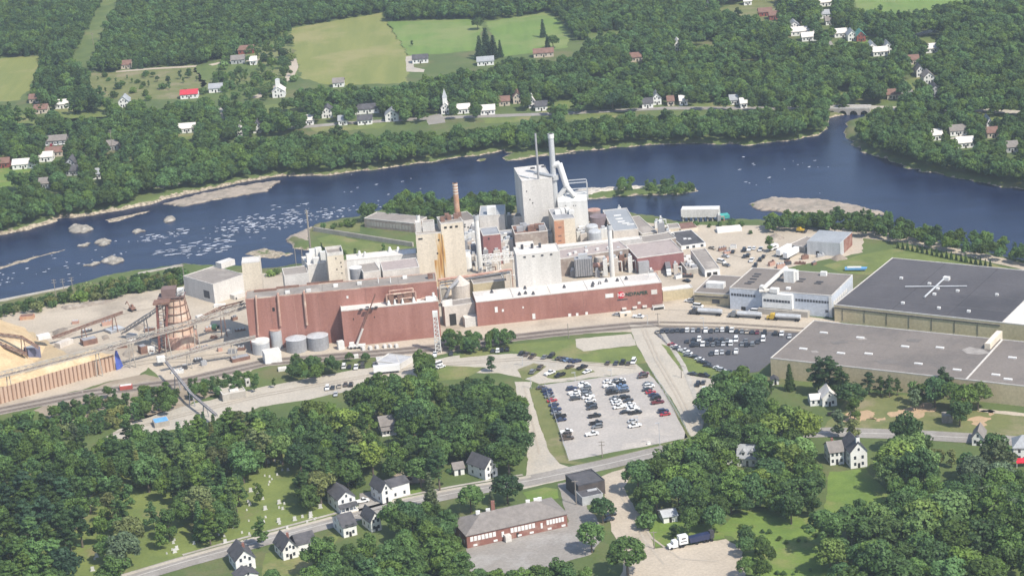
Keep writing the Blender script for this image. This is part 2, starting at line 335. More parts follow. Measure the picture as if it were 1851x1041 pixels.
A('power_line_corridor', [(196, -20), (226, -20), (150, 122), (122, 122)], scrubm, 1, 2, 'grassy power line corridor through the forest')
A('open_field', [(1525, -20), (1900, -40), (1780, 8), (1690, 22), (1640, 28), (1560, 26)], field2, 1, 2, 'pale green field at the top right')
A('open_field', [(1270, 22), (1420, -12), (1405, 40), (1340, 52)], dryl, 1, 2, 'dry clearing by the upper right houses')
for p, s in [([(1120, 178), (1220, 158), (1230, 170), (1130, 188)], 'sloping lawn behind the village houses'), ([(1496, 166), (1540, 170), (1552, 188), (1497, 191)], 'bright grass flat beside the stream mouth'),
             ([(1515, 72), (1580, 66), (1600, 90), (1530, 92)], 'lawn by the green roofed barn'), ([(1760, 216), (1851, 210), (1851, 232), (1790, 232)], 'lawn by the shore road'),
             ([(0, 305), (55, 300), (62, 335), (10, 348), (-40, 340)], 'green lawn among the left bank houses'), ([(118, 262), (155, 256), (150, 270), (122, 272)], 'small lawn behind the apartment row'),
             ([(430, 196), (520, 186), (560, 196), (440, 212)], 'grass beside the wide driveway'), ([(975, 190), (1060, 178), (1065, 200), (980, 206)], 'grass lot in the village'), ([(1620, 150), (1660, 140), (1680, 165), (1650, 172)], 'lawn along the side street'), ([(85, 195), (190, 190), (200, 215), (95, 225)], 'lawn in front of the white cottage')]:
    A('village_lawn', p, lawn if 'green' not in s else brightm, 1, 1.2, s)
A('wide_driveway', [(372, 197), (406, 195), (412, 240), (400, 232)], dusty, 2, .4, 'wide paved driveway near the red roofed house')
A('farm_lane', band([(460, 178), (482, 166), (505, 153), (524, 138), (531, 122), (528, 108), (512, 107)], 7), gravel, 2, .3, 'curved gravel farm lane by the hay field', world=True)
A('farm_lane', band([(210, 130), (270, 125), (355, 120)], 6), gravel, 2, .3, 'gravel lane along the tan field', world=True)
A('farm_lane', band([(380, 118), (410, 112), (480, 108)], 7), gravel, 2, .3, 'gravel drive by the brown farmhouse', world=True)
A('farm_yard', [(733, 103), (745, 101), (748, 122), (768, 126), (766, 131), (735, 130)], dusty, 2, .4, 'gravel yard of the long dark shed')
A('village_road', band([(520, 232), (640, 222), (800, 213), (1000, 206), (1200, 196), (1400, 196), (1470, 195)], 8), asph, 2, .2, 'village road along the far bank', world=True)
A('shore_road', band([(1568, 194), (1640, 197), (1765, 199), (1900, 207)], 9), dusty, 2, .2, 'pale shore road right of the bridge', world=True)
A('side_street', band([(1617, 140), (1630, 150), (1645, 175), (1655, 197)], 8), asph, 3, .2, 'side street climbing from the shore road', world=True)
A('side_street', band([(1452, 38), (1466, 50), (1484, 62), (1500, 85), (1510, 110)], 7), asph, 3, .2, 'street between the upper right houses', world=True)
A('house_driveway', band([(1720, 252), (1775, 238), (1830, 228)], 5), dusty, 3, .3, 'driveway on the right shore', world=True)
A('house_driveway', band([(90, 285), (140, 270), (160, 300)], 6), dusty, 3, .3, 'driveway by the apartment row', world=True)
A('church_yard', [(768, 212), (798, 205), (806, 222), (775, 226)], asph, 3, .4, 'gravel church yard')
A('pond', [(1640, 66), (1706, 47), (1712, 50), (1650, 70)], wm, 2, 1, 'narrow dark pond at the upper right', cat='pond')
# mill side
A('chip_yard', [(-60, 582), (100, 550), (190, 538), (270, 526), (330, 518), (440, 500), (452, 612), (470, 660), (440, 682), (300, 694), (268, 664), (250, 680), (200, 688), (0, 746), (-60, 766)], gravel, 1, 1, 'pale gravel chip yard')
A('mill_yard', [(330, 518), (365, 492), (480, 494), (560, 490), (600, 472), (690, 464), (755, 458), (760, 412), (930, 385), (1060, 390), (1210, 407), (1380, 408), (1470, 412), (1560, 428), (1560, 456), (1440, 480), (1330, 512), (1260, 545), (1250, 592), (1150, 600), (990, 604), (870, 628), (790, 642), (640, 645), (450, 648)], gravel, 2, 1, 'pale gravel yard around the mill buildings')
A('river_road', [(1540, 428), (1640, 440), (1740, 462), (1900, 500), (1900, 488), (1740, 449), (1640, 427), (1560, 415), (1480, 410)], gravel, 3, .6, 'gravel road along the river trees')
A('grass_verge', [(1488, 480), (1560, 460), (1640, 444), (1740, 464), (1880, 500), (1880, 525), (1600, 500), (1520, 492)], lawn, 2, .8, 'grass behind the big dark roof')
A('brown_yard', [(205, 688), (262, 676), (330, 695), (420, 700), (330, 735), (215, 770), (100, 760), (60, 742)], brownd, 2, 1, 'brown dirt below the chip yard')
A('access_road', [(190, 790), (260, 752), (330, 735), (470, 700), (640, 668), (770, 652), (840, 640), (950, 640), (1000, 652), (1150, 658), (1164, 672), (975, 694), (940, 682), (900, 674), (790, 674), (700, 690), (640, 704), (560, 722), (470, 735), (440, 750), (330, 772), (230, 795)], dusty, 2, .7, 'pale gravel access road below the mill')
A('rail_bed', band([(-40, 750), (150, 712), (330, 690), (480, 655), (640, 642), (790, 629), (880, 616), (1000, 602), (1138, 589), (1190, 586), (1300, 588), (1456, 598), (1540, 606)], 11), ballast, 3, .6, 'brown railway bed in front of the mill', cat='railway', world=True)
A('green_verge', [(831, 640), (925, 622), (1039, 613), (1042, 628), (1055, 635), (1148, 625), (1168, 648), (1170, 656), (1117, 660), (1060, 656), (1013, 651), (950, 640), (920, 634), (880, 642), (831, 647)], lawn, 3, .5, 'green lawn between railway and access road')
A('bare_pad', [(1040, 613), (1140, 603), (1150, 624), (1055, 635), (1042, 628)], dusty, 4, .5, 'bare gravel pad in the lawn')
A('grass_island', [(987, 682), (1005, 670), (1030, 665), (1070, 668), (1076, 672), (1040, 681), (1000, 685)], dryl, 3, .3, 'grass island beside the gravel parking lot')
A('grass_island', [(935, 668), (965, 656), (988, 662), (970, 676), (945, 687)], dryl, 3, .3, 'grass patch where the side street meets the access road')
A('mill_street', [(1138, 588), (1188, 588), (1204, 618), (1231, 660), (1252, 715), (1274, 757), (1262, 800), (1236, 800), (1240, 770), (1215, 722), (1186, 684), (1170, 657), (1150, 622)], dusty, 4, .3, 'dusty street leading down from the mill gate')
A('parking_lot', [(972, 697), (1172, 671), (1200, 705), (1247, 791), (1027, 833), (1012, 800)], lotg, 4, .4, 'gravel parking lot')
A('grass_border', [(957, 703), (984, 698), (1000, 737), (1012, 782), (1028, 833), (1060, 836), (1130, 820), (1240, 792), (1240, 799), (1130, 829), (1060, 843), (1010, 836), (994, 818), (978, 775)], dryl, 5, .3, 'grass border of the gravel parking lot')
A('grass_border', [(1172, 674), (1182, 678), (1250, 790), (1243, 792), (1198, 700)], dryl, 5, .3, 'thin grass strip right of the gravel parking lot')
A('side_road', [(930, 690), (962, 690), (957, 703), (978, 776), (995, 819), (1012, 838), (1036, 846), (1040, 862), (945, 884), (955, 830), (945, 772), (935, 722)], dusty, 3, .4, 'pale side road left of the gravel parking lot')
A('main_road', band([(150, 1070), (330, 1016), (440, 986), (590, 946), (700, 916), (820, 891), (960, 868), (1100, 838), (1250, 802), (1350, 786), (1500, 781), (1640, 785), (1760, 792), (1960, 806)], 10.5), asph, 6, .1, 'main town road', cat='road', world=True)
A('road_shoulder', band([(150, 1061), (330, 1009), (440, 978), (590, 938), (700, 908), (820, 884), (960, 861)], 2.2), dusty, 7, .1, 'pale shoulder of the main road', world=True)
lm_ = bpy.data.materials.get('pale_trim')
A('centre_line', band([(150, 1070), (330, 1016), (440, 986), (590, 946), (700, 916), (820, 891), (960, 868), (1100, 838), (1250, 802), (1350, 786), (1500, 781), (1640, 785), (1760, 792), (1960, 806)], .35), trim, 7, 0, 'pale centre line of the main road', block=False, world=True)
A('gravel_lane', [(1085, 862), (1155, 836), (1128, 880), (1146, 916), (1166, 942), (1184, 992), (1165, 1060), (1120, 1060), (1128, 1000), (1105, 960), (1095, 905)], gravel, 5, .6, 'gravel lane leading to the truck yard')
A('truck_yard', [(1180, 992), (1250, 985), (1312, 974), (1332, 985), (1346, 1010), (1346, 1070), (1150, 1070)], gravel, 6, .8, 'gravel truck yard')
A('school_yard', [(843, 988), (1026, 945), (1044, 905), (1075, 930), (1092, 965), (1068, 1002), (1000, 1022), (955, 1040), (848, 1032)], asph, 3, .6, 'worn asphalt yard in front of the brick school')
A('school_drive', [(1008, 874), (1040, 868), (1058, 905), (1062, 935), (1030, 950)], asph, 4, .4, 'asphalt drive right of the brick school')
A('school_lawn', [(945, 890), (985, 880), (1008, 884), (1010, 900), (960, 910)], brightm, 3, .4, 'bright grass behind the brick school')
A('asphalt_lot', [(1182, 602), (1200, 592), (1300, 596), (1440, 602), (1460, 606), (1400, 650), (1372, 672), (1322, 677), (1290, 666), (1250, 645), (1213, 628)], black, 5, .3, 'fresh black asphalt parking lot')
A('tracks_apron', [(1188, 588), (1200, 546), (1256, 546), (1322, 556), (1505, 578), (1545, 592), (1500, 603), (1440, 601), (1300, 594), (1200, 591)], gravel, 4, .4, 'gravel strip between tank trucks and asphalt lot')
A('grass_wedge', [(1195, 622), (1213, 629), (1251, 646), (1290, 668), (1315, 680), (1281, 683), (1245, 676), (1230, 668)], lawn, 6, .4, 'grass wedge left of the asphalt lot')
A('parking_strip', [(1240, 678), (1282, 684), (1310, 690), (1300, 740), (1272, 756), (1252, 716)], dusty, 5, .4, 'gravel parking strip along the mill street')
A('house_lawn', [(1490, 772), (1540, 712), (1640, 714), (1700, 738), (1880, 752), (1880, 792), (1700, 779), (1520, 773)], dryl, 2, .8, 'dry lawn below the big warehouse')
for i, p in enumerate([[(1532, 746), (1555, 743), (1582, 745), (1572, 756), (1530, 763)], [(1603, 748), (1640, 738), (1680, 728), (1692, 742), (1640, 760)], [(1748, 760), (1770, 752), (1792, 758), (1785, 768), (1755, 766)], [(1570, 757), (1600, 754), (1590, 762)], [(1765, 742), (1800, 744), (1790, 752)]]):
    A('bare_dirt', p, dirt, 4, 2.6, 'orange bare dirt patch in the dry lawn', block=False, step=1.2)
A('warehouse_path', [(1770, 738), (1900, 752), (1900, 758), (1770, 744)], gravel, 4, .4, 'pale path below the warehouse wall')
A('bright_meadow', [(1290, 965), (1345, 915), (1480, 930), (1488, 985), (1540, 1070), (1370, 1070), (1350, 1005), (1322, 968)], brightm, 2, 1, 'bright green meadow beside the truck yard', block=False)
A('bright_meadow', [(1160, 925), (1290, 930), (1310, 972), (1185, 988)], brightm, 3, 1, 'green verge behind the dump truck', block=False)
A('back_lawn', [(1500, 852), (1566, 848), (1600, 885), (1628, 935), (1560, 930), (1490, 925)], brightm, 2, .6, 'bright lawn behind the white barn')
A('back_lawn', [(1318, 852), (1390, 846), (1384, 872), (1325, 878)], brightm, 2, .6, 'small lawn in front of the dormered house')
A('cemetery', [(-60, 1070), (-60, 900), (130, 880), (300, 830), (430, 830), (470, 800), (560, 820), (590, 890), (612, 930), (440, 984), (150, 1062)], cemm, 2, 1, 'sunny cemetery grass', block=False)
A('house_driveway', [(650, 892), (684, 885), (704, 910), (700, 922), (648, 936)], asph, 7, .3, 'grey driveway between two white houses')
A('dirt_drive', [(722, 852), (770, 852), (768, 872), (740, 878), (700, 868)], brownd, 3, .5, 'brown dirt drive behind the white house')
A('house_lawn', [(722, 876), (760, 872), (764, 905), (728, 912)], brightm, 3, .4, 'bright lawn right of the white house')
A('house_lawn', [(480, 1000), (520, 985), (620, 962), (560, 1050), (470, 1060)], lawn, 2, .5, 'lawn by the dark roofed houses')
A('house_lawn', [(780, 660), (880, 664), (840, 684), (775, 690)], lawn, 3, .5, 'green bank below the access road', block=False)
A('peninsula_grass', [(572, 432), (600, 424), (680, 440), (745, 448), (748, 458), (640, 462), (590, 450)], lawn, 1, .8, 'grass on the peninsula')
A('peninsula_grass', [(570, 408), (610, 400), (655, 396), (650, 420), (600, 416)], dryl, 1, .8, 'rough grass at the tip of the peninsula')
for k, off in enumerate((-3.2, 2.2)):
    mb = MB(); c = [G(x, y) for x, y in [(-40, 750), (150, 712), (330, 690), (480, 655), (640, 642), (790, 629), (880, 616), (1000, 602), (1138, 589), (1190, 586), (1300, 588), (1456, 598), (1540, 606)]]
    for g_ in (-.72, .72):
        for a, e in zip(c, c[1:]):
            d = (e-a); nn = Vector((-d.y, d.x, 0)).normalized(); mb.box(a+nn*(off+g_)+Vector((0, 0, .2)), d, nn*.16, (0, 0, .2))
    o = mb.build('railway_track', rail); tag(o, ['pair of steel rails nearest the mill wall', 'pair of steel rails nearest the lawn'][1-k], 'railway track', kind='structure')
# ------------------------------------------------------------ buildings
CLEAR = []; FOOT = []
def keep(x0, y0, x1, y1, yb): CLEAR.append((x0, y0, x1, y1, yb))
class B: pass
def block(name, label, cat, fl, fr, bk, base=None, h=None, D=None, wall=white, roof=gravelroof, cop=trim, z0=0, group=None, lm=None, rise=.45):
    b = B()
    if h is None:
        q = G(base[0], base[1], base[2] if len(base) > 2 else 0); h = q.z+hat(q, fl[1])
    A_ = G(fl[0], fl[1], h); Bp = G(fr[0], fr[1], h); u = (Bp-A_); u.z = 0; L = u.length; u.normalize(); n = Vector((-u.y, u.x, 0))
    if n.y < 0: n = -n
    if D is None: D = max(2.0, (G(bk[0], bk[1], h)-A_).dot(n))
    b.A, b.u, b.n, b.L, b.D, b.h, b.z0 = A_, u, n, L, D, h, z0
    A0 = Vector((A_.x, A_.y, 0)); c = [A0, A0+u*L, A0+u*L+n*D, A0+n*D]
    ctr = sum(c, Vector())/4; FOOT.append([(p.x, p.y) for p in c])
    r = thing(name, label, cat, (ctr.x, ctr.y, z0), group, lm); b.root = r; nk = name in ('riverside_wall', 'sheet_pile_wall')
    m = MB(); m.prism([(p.x, p.y) for p in c], z0-.3, h, True); b.wall = m.build('wall', wall, r)
    i = .35; cc = [A0+u*i+n*i, A0+u*(L-i)+n*i, A0+u*(L-i)+n*(D-i), A0+u*i+n*(D-i)]
    m = MB(); m.prism([(p.x, p.y) for p in cc], h+.003, h+.14); b.roof = m.build('roof', roof, r)
    if cop:
        m = MB(); up = Vector((0, 0, rise)); t = .34; zb = Vector((0, 0, h+.004))
        m.box(A0+zb-n*.05, u*L, n*t, up); m.box(A0+zb+n*(D-t+.05), u*L, n*t, up)
        m.box(A0+zb+n*(t-.05), u*t, n*(D-2*t+.1), up); m.box(A0+zb+n*(t-.05)+u*(L-t), u*t, n*(D-2*t+.1), up)
        m.build('coping', cop, r)
    xs_ = [P((p.x, p.y, z))[0] for p in c for z in (z0, h)]; ys_ = [P((p.x, p.y, z))[1] for p in c for z in (z0, h)]
    if not nk: keep(min(xs_), min(ys_), max(xs_), max(ys_), P(A0)[1])
    return b
def onf(b, x, y):                     # photo pixel -> (s, z) on the front wall
    d = ray(x, y); o = Vector((0, 0, CZ)); t = (b.A-o).dot(b.n)/d.dot(b.n); p = o+d*t
    return (p-b.A).dot(b.u), p.z
def fpan(b, name, x0, y0, x1, y1, m, t=.12, label=None):
    s0, z0 = onf(b, x0, y0); s1, z1 = onf(b, x1, y1); s0, s1 = sorted((s0, s1)); z0, z1 = sorted((z0, z1))
    return fp(b, name, s0, s1, z0, z1, m, t, label)
def fp(b, name, s0, s1, z0, z1, m, t=.12, label=None):
    k = MB(); A0 = Vector((b.A.x, b.A.y, 0)); k.box(A0+b.u*s0+Vector((0, 0, z0))-b.n*t, b.u*(s1-s0), b.n*(t-.002), (0, 0, z1-z0))
    o = k.build(name, m, b.root)
    if label: o['label'] = label
    return o
def sp(b, name, side, s0, s1, z0, z1, m, t=.12):
    k = MB(); A0 = Vector((b.A.x, b.A.y, 0))+(b.u*b.L if side == 'R' else Vector()); d = b.u if side == 'R' else -b.u
    k.box(A0+b.n*s0+Vector((0, 0, z0))+d*.002, b.n*(s1-s0), d*t, (0, 0, z1-z0)); return k.build(name, m, b.root)
def rp(b, x, y): return G(x, y, b.h+.14)
def rvent(b, name, x, y, w, d, hh, m, cyl=False, cone=False):
    q = rp(b, x, y); k = MB()
    if cyl: k.cyl(q, q+Vector((0, 0, hh)), w/2, w/2, 10)
    elif cone: k.cyl(q, q+Vector((0, 0, hh)), w/2, w*.2, 10)
    else: k.box(q-b.u*w/2-b.n*d/2, b.u*w, b.n*d, (0, 0, hh))
    return k.build(name, m, b.root)
def stripwin(b, s0, s1, z0, z1, n, m=glassm, gap=.25, name='window'):
    w = (s1-s0)/n
    for i in range(n): fp(b, name, s0+i*w+w*gap/2, s0+(i+1)*w-w*gap/2, z0, z1, m, .08)
fpr = mat('faded_pink_roof', (.36, .30, .28), (.42, .36, .33), .05, c3=(.30, .25, .235), s3=.05)
# --- the red machine halls
b1 = block('mill_hall', 'long dark red mill hall with brown gravel roof, left end of the mill', 'mill building', (443.4, 542), (789, 509), (788, 494), base=(449, 634), wall=red, roof=gravelroof, cop=pinkst, lm='the left red mill hall')
for x, y in [(558, 527), (607, 518), (732, 503), (520, 530), (650, 514)]: rvent(b1, 'roof_vent', x, y, 2.2, 1.6, 1.2, whitemetal)
for x in (684, 706): rvent(b1, 'vent_pipe', x, 511, .5, .5, 2.6, whitemetal, cyl=True)
rvent(b1, 'air_handler', 778, 503, 2.5, 2, 2.4, rustm)
for x, y in [(480, 526), (520, 520), (575, 513), (600, 511)]: rvent(b1, 'roof_duct', x, y, 11, 1.0, .9, rustm)
fpan(b1, 'wall_hatch', 492, 556, 497, 562, doorm); fpan(b1, 'wall_hatch', 626, 535, 630, 539, whitemetal)
b2 = block('mill_annex', 'dull red annex with a pale roof projecting in front of the red hall', 'mill building', (616.7, 563), (792, 544.5), (617.4, 551.5), base=(620, 627), wall=red, roof=whiteroof, cop=trim, lm='the red annex')
for x, y in [(653, 560), (662, 560), (673, 558), (680, 556), (664, 556)]: rvent(b2, 'roof_hatch', x, y, 1.5, 1.3, .5, darksteel)
for x, y, w in [(703, 552, 2), (714, 550, 1.5), (748, 546, 2.0), (728, 549, 1.5)]: rvent(b2, 'vent_cowl', x, y, w, w, 2.5, whitemetal, cone=True)
for x, y, hh in [(708, 549, 5), (735, 546, 4.4), (724, 547, 4), (741, 545, 5)]: rvent(b2, 'roof_tank', x, y, 2.6, 2.4, hh, rustm)
k = MB()
for (xa, ya, za), (xc, yc, zc) in [((700, 551, 5), (752, 545, 5)), ((700, 551, 0), (700, 551, 5)), ((752, 545, 0), (752, 545, 5)), ((706, 549, 6.4), (748, 544, 6.4)), ((706, 549, 0), (706, 549, 6.4)), ((748, 544, 0), (748, 544, 6.4)), ((762, 543, 1), (786, 541, 1)), ((716, 549, 2.5), (745, 547, 2.5))]:
    k.cyl(G(xa, ya, b2.h)+Vector((0, 0, za)), G(xc, yc, b2.h)+Vector((0, 0, zc)), .45, .45, 8)
k.build('roof_pipework', pinkst, b2.root)
rvent(b2, 'air_handler', 779, 541.5, 5, 2, 1.6, whitemetal); rvent(b2, 'vent_pipe', 784, 541, 1.2, 1, 3.4, whitemetal, cyl=True)
fpan(b2, 'wall_hatch', 676, 572, 678, 574, doorm); fpan(b2, 'wall_hatch', 638, 575, 640, 578, doorm)
b3 = block('mill_hall', 'long dark red mill hall with white roof and a company sign', 'mill building', (860.3, 547), (1196, 511), (859.7, 528.5), base=(863.5, 590), wall=red, roof=whiteroof, cop=trim, lm='the red hall with the sign')
for x, y in [(889, 529), (949, 522), (939, 533), (950, 531), (964, 532), (1020, 520), (1072, 514), (1084, 513), (1096, 509), (1116, 508), (1132, 505), (1071, 518)]: rvent(b3, 'roof_vent', x, y, 1.9, 1.7, 1.5, darksteel, cone=True)
for x, y in [(1084, 516), (1173, 502), (972, 523)]: rvent(b3, 'vent_pipe', x, y, .35, .3, 3, whitemetal, cyl=True)
for x0, y0, x1, y1 in [(894, 555, 900, 564), (907, 559, 911, 563), (962, 567, 968, 576), (1094, 531.5, 1109, 537), (1027, 567, 1033, 576), (1041, 566, 1046, 574), (1058, 564, 1063, 572), (944, 554, 947, 557)]: fpan(b3, 'wall_panel', x0, y0, x1, y1, whitemetal)
fpan(b3, 'sign_plate', 1177, 524, 1188, 531, trim)
k = MB(); s0, z0 = onf(b3, 1122.5, 533); A0 = Vector((b3.A.x, b3.A.y, 0))
k.cyl(A0+b3.u*s0+Vector((0, 0, z0))-b3.n*.02, A0+b3.u*s0+Vector((0, 0, z0))-b3.n*.22, 1.75, 1.75, 20); k.build('round_sign', rednose, b3.root)
def text(b, s, z, txt, hgt, m, t=.28, sx=1.0):
    c = bpy.data.curves.new('lettering', 'FONT'); c.body = txt; c.size = hgt*1.4; c.extrude = .05; c.align_x = 'CENTER'; c.align_y = 'CENTER'; c.offset = .04
    c.materials.append(m); f_ = bpy.data.objects.new('lettering', c); COL.objects.link(f_); bpy.context.view_layer.update(); me_ = bpy.data.meshes.new_from_object(f_.evaluated_get(bpy.context.evaluated_depsgraph_get())); bpy.data.objects.remove(f_); o = bpy.data.objects.new('lettering', me_); COL.objects.link(o); o.parent = b.root
    p = Vector((b.A.x, b.A.y, 0))+b.u*s+Vector((0, 0, z))-b.n*t-Vector(b.root['_o'])
    mt = Matrix((b.u*sx, Vector((0, 0, 1)), -b.n)).transposed().to_4x4(); mt.translation = p; o.matrix_local = mt; return o
text(b3, s0, z0, 'ND', 1.7, whitemetal)
s1, z1 = onf(b3, 1137.5, 531.8); text(b3, s1, z1, 'ND', 1.8, greenlt, .2, 1.0)
s1, z1 = onf(b3, 1158, 529.8); text(b3, s1, z1, 'PAPER', 1.8, greenlt, .2, 1.0)
s1, z1 = onf(b3, 1125, 541.5); fp(b3, 'sign_bar', s1-2.6, s1+2.6, z1-.25, z1+.25, darklt, .1)
for x, y in [(1128, 557), (1147, 555), (1165, 553)]: fpan(b3, 'door_canopy', x-4, y-1, x+4, y+1, trim, 1.2)
fpan(b3, 'wall_sign', 1152.5, 545.5, 1158, 549, trim)
b3b = block('gate_house', 'low pale gate house with open dark front at the end of the sign hall', 'gate house', (1181, 555), (1201, 552.5), (1200, 549), base=(1181, 561), wall=whitemetal, roof=conc, cop=None)
fpan(b3b, 'opening', 1182, 556.5, 1200, 559, doorm, .06)
b3c = block('site_trailer', 'cream site trailer standing at the mill gate below the company sign', 'trailer', (1121, 567.5), (1142, 565), (1141, 561), base=(1121, 573.5), wall=cream, roof=whiteroof, cop=None)
fpan(b3c, 'window', 1129, 568, 1133, 570.5, glassm)
# --- behind the right hall
b4 = block('plant_tower', 'white windowless plant block with four dark vents under its roof edge', 'mill building', (933, 463), (1012, 455), (929, 448.5), base=(937, 521, b3.h), wall=white, roof=whiteroof, lm='the white plant block')
for x in (948, 964, 980, 996): fpan(b4, 'wall_vent', x-2, 463.5-(x-948)*.1, x+2.5, 466-(x-948)*.1, darksteel)
for x in (944, 962, 976): rvent(b4, 'roof_vent', x, 450-(x-944)*.08, 1.4, 1.2, 2.2, darksteel, cyl=True)
k = block('plant_tower', 'yellowed boiler house with a rust streak, left lower half', 'mill building', (751.5, 425), (797, 421), (750, 410), base=(797, 531, 0), wall=cream, roof=gravelroof, lm='the yellowed boiler house'); b5a = k
b5 = block('plant_tower', 'yellowed boiler house, right higher half with small windows along the top', 'mill building', (796.5, 406), (837, 401), (835, 388), base=(*P((b5a.A.x+b5a.u.x*b5a.L, b5a.A.y+b5a.u.y*b5a.L, 0)), 0), wall=cream, roof=gravelroof)
for x in (805, 815, 825): fpan(b5, 'window', x-2.4, 410-(x-805)*.1, x+2.8, 413-(x-805)*.1, doorm)
b5c = block('penthouse', 'pale lift penthouse on the roof of the yellowed boiler house', 'roof penthouse', (763, 404), (785, 402), (762, 400), base=(763.5, 420, b5a.h), wall=white, roof=gravelroof, z0=b5a.h)
b5d = block('penthouse', 'small white penthouse at the left corner of the boiler house roof', 'roof penthouse', (750.5, 404), (761, 403), (750, 400), base=(751, 421, b5a.h), wall=white, roof=whiteroof, z0=b5a.h)
rs = bpy.data.materials.new('rust_stain'); rs.use_nodes = True; n_ = rs.node_tree.nodes; l_ = rs.node_tree.links; bb = n_['Principled BSDF']; bb.inputs['Roughness'].default_value = .85
tc = n_.new('ShaderNodeTexCoord'); mp = n_.new('ShaderNodeMapping'); mp.inputs['Scale'].default_value = (.9, .9, .07); l_.new(tc.outputs['Object'], mp.inputs[0])
nz = n_.new('ShaderNodeTexNoise'); nz.inputs['Scale'].default_value = 1; nz.inputs['Detail'].default_value = 6; l_.new(mp.outputs[0], nz.inputs['Vector'])
cr = n_.new('ShaderNodeValToRGB'); l_.new(nz.outputs['Fac'], cr.inputs[0]); e = cr.color_ramp.elements
e[0].position = .38; e[0].color = (.62, .54, .41, 1); e[1].position = .66; e[1].color = (.34, .14, .03, 1); e.new(.53).color = (.54, .33, .12, 1); l_.new(cr.outputs[0], bb.inputs['Base Color'])
fp(b5a, 'rust_streak', b5a.L-2.9, b5a.L-.03, .5, b5a.h-.3, rs, .05); fp(b5, 'rust_streak', .03, 1.1, .5, b5a.h-1, rs, .05); fp(b5a, 'rust_streak', b5a.L-4.6, b5a.L-2.92, .5, b5a.h*.55, rs, .04)
for x, y in [(793, 434), (791, 458)]: fpan(b5a, 'opening', x-1.5, y-1.5, x+1.5, y+1.5, doorm, .1)
fpan(b5a, 'window', 756, 431, 764, 433, doorm)
for x, y in [(800, 400), (812, 397), (824, 395), (808, 394), (830, 392)]: rvent(b5, 'roof_vent', x, y, 2.2, 1.8, 2.4, rustm)
b6 = block('boiler_tower', 'tallest pale windowless boiler tower beside the river', 'boiler tower', (943, 329), (998, 323), (936, 304), base=(953, 416, 6), wall=white, roof=white, lm='the tall boiler tower')
for x, y in [(963, 305), (983, 302)]: rvent(b6, 'roof_hatch', x, y, 2.4, 2, .6, darksteel)
for p in [(951, 345, 953, 347), (957, 360, 959, 362), (962, 366, 964, 368)]: fpan(b6, 'window', *p, doorm)
for x0, x1 in ((942, 944), (963, 965)): pass
k = MB(); k.cyl(G(968, 312, b6.h+1), G(1001, 319, b6.h+1), .9, .9, 8); k.build('roof_duct', galv, b6.root)
k = MB(); k.cyl(G(941, 318, b6.h+.6), G(957, 322, b6.h+.6), .4, .4, 8); k.build('roof_pipe', galv, b6.root)
b6b = block('boiler_annex', 'pale lower annex at the foot of the boiler tower', 'mill building', (928, 393), (950, 393), (925, 386), base=(929, 414, 4), wall=pale, roof=greyroof)
b7 = block('precipitator_house', 'bright white plant block right of the tall boiler tower', 'mill building', (1008, 367), (1060.5, 364), (1009, 356), base=(1013, 408, 6), wall=whitemetal, roof=whiteroof, cop=whitemetal, lm='the bright white plant block')
m = MB(); A0 = Vector((b7.A.x, b7.A.y, b7.h+.15)); vs = []; N = 9
for i in range(N+1):
    t = math.pi*i/N; vs += [A0+b7.n*(b7.D/2-math.cos(t)*b7.D/2)+Vector((0, 0, 3.4*math.sin(t)))+b7.u*(0 if j == 0 else b7.L) for j in (0, 1)]
m.add(vs, [(2*i, 2*i+1, 2*i+3, 2*i+2) for i in range(N)]+[tuple(range(0, 2*N+2, 2)), tuple(range(2*N+1, 0, -2))]); m.build('curved_roof', whitemetal, b7.root)
for i, x in enumerate((1022, 1036, 1040)): fpan(b7, 'window', x, 371, x+1.5, 372.6, doorm)
b8 = block('stair_tower', 'narrow plant tower, half orange and half beige, below the tall white stack', 'mill building', (1001, 398.5), (1039, 394.5), (1000, 378), base=(1004, 441, 4), wall=cream, roof=greymetal, lm='the orange and beige tower')
s_, z_ = onf(b8, 1020.5, 420); fp(b8, 'orange_cladding', .1, s_, 1, b8.h-.4, orange, .1)
for y in (411, 426.5, 435.5): fpan(b8, 'louvre', 1009, y-1, 1015, y+1, rustm, .16)
for x, y, w, d in [(1008, 386, 3, 4), (1017, 384, 2, 6), (1026, 383, 2, 6), (1033, 386, 3, 3)]: rvent(b8, 'roof_fan', x, y, w, d, 1.8, whitemetal)
b9 = block('red_plant_block', 'small faded red plant block with a grey roof between the stacks', 'mill building', (872.5, 427), (904.5, 423.5), (871, 413), base=(875, 464.5, 5), wall=red2, roof=greymetal, cop=trim)
fpan(b9, 'window', 882, 430, 885, 433, doorm)
b10 = block('plant_block', 'white plant block behind the short white stack', 'mill building', (838, 401), (862, 397), (838, 384), base=(842, 420, 4), wall=white, roof=greyroof)
for x, y in [(840, 406), (840, 410), (846, 411)]: fpan(b10, 'opening', x-1.2, y-1, x+1.6, y+1, doorm)
b11 = block('plant_block', 'grey roofed plant block left of the boiler tower, nearest the river', 'mill building', (866, 392), (912, 389), (865, 374), base=(868, 414, 4), wall=white, roof=metalroof)
b11b = block('plant_block', 'low pale grey shed roof in front of the boiler tower', 'mill building', (884, 408), (912, 405), (884, 392), base=(885, 416, 3), wall=white, roof=whiteroof)
rvent(b11, 'penthouse', 889, 386, 5, 4, 4, whitemetal)
b12 = block('low_plant_wing', 'low white wing with three round dark vents beside the faded red block', 'mill building', (905, 426), (929, 423), (906, 418), base=(906, 436, 4), wall=whitemetal, roof=greymetal)
for x in (911, 918, 924): fpan(b12, 'wall_vent', x-1.4, 428-.1*(x-911), x+1.4, 431-.1*(x-911), doorm)
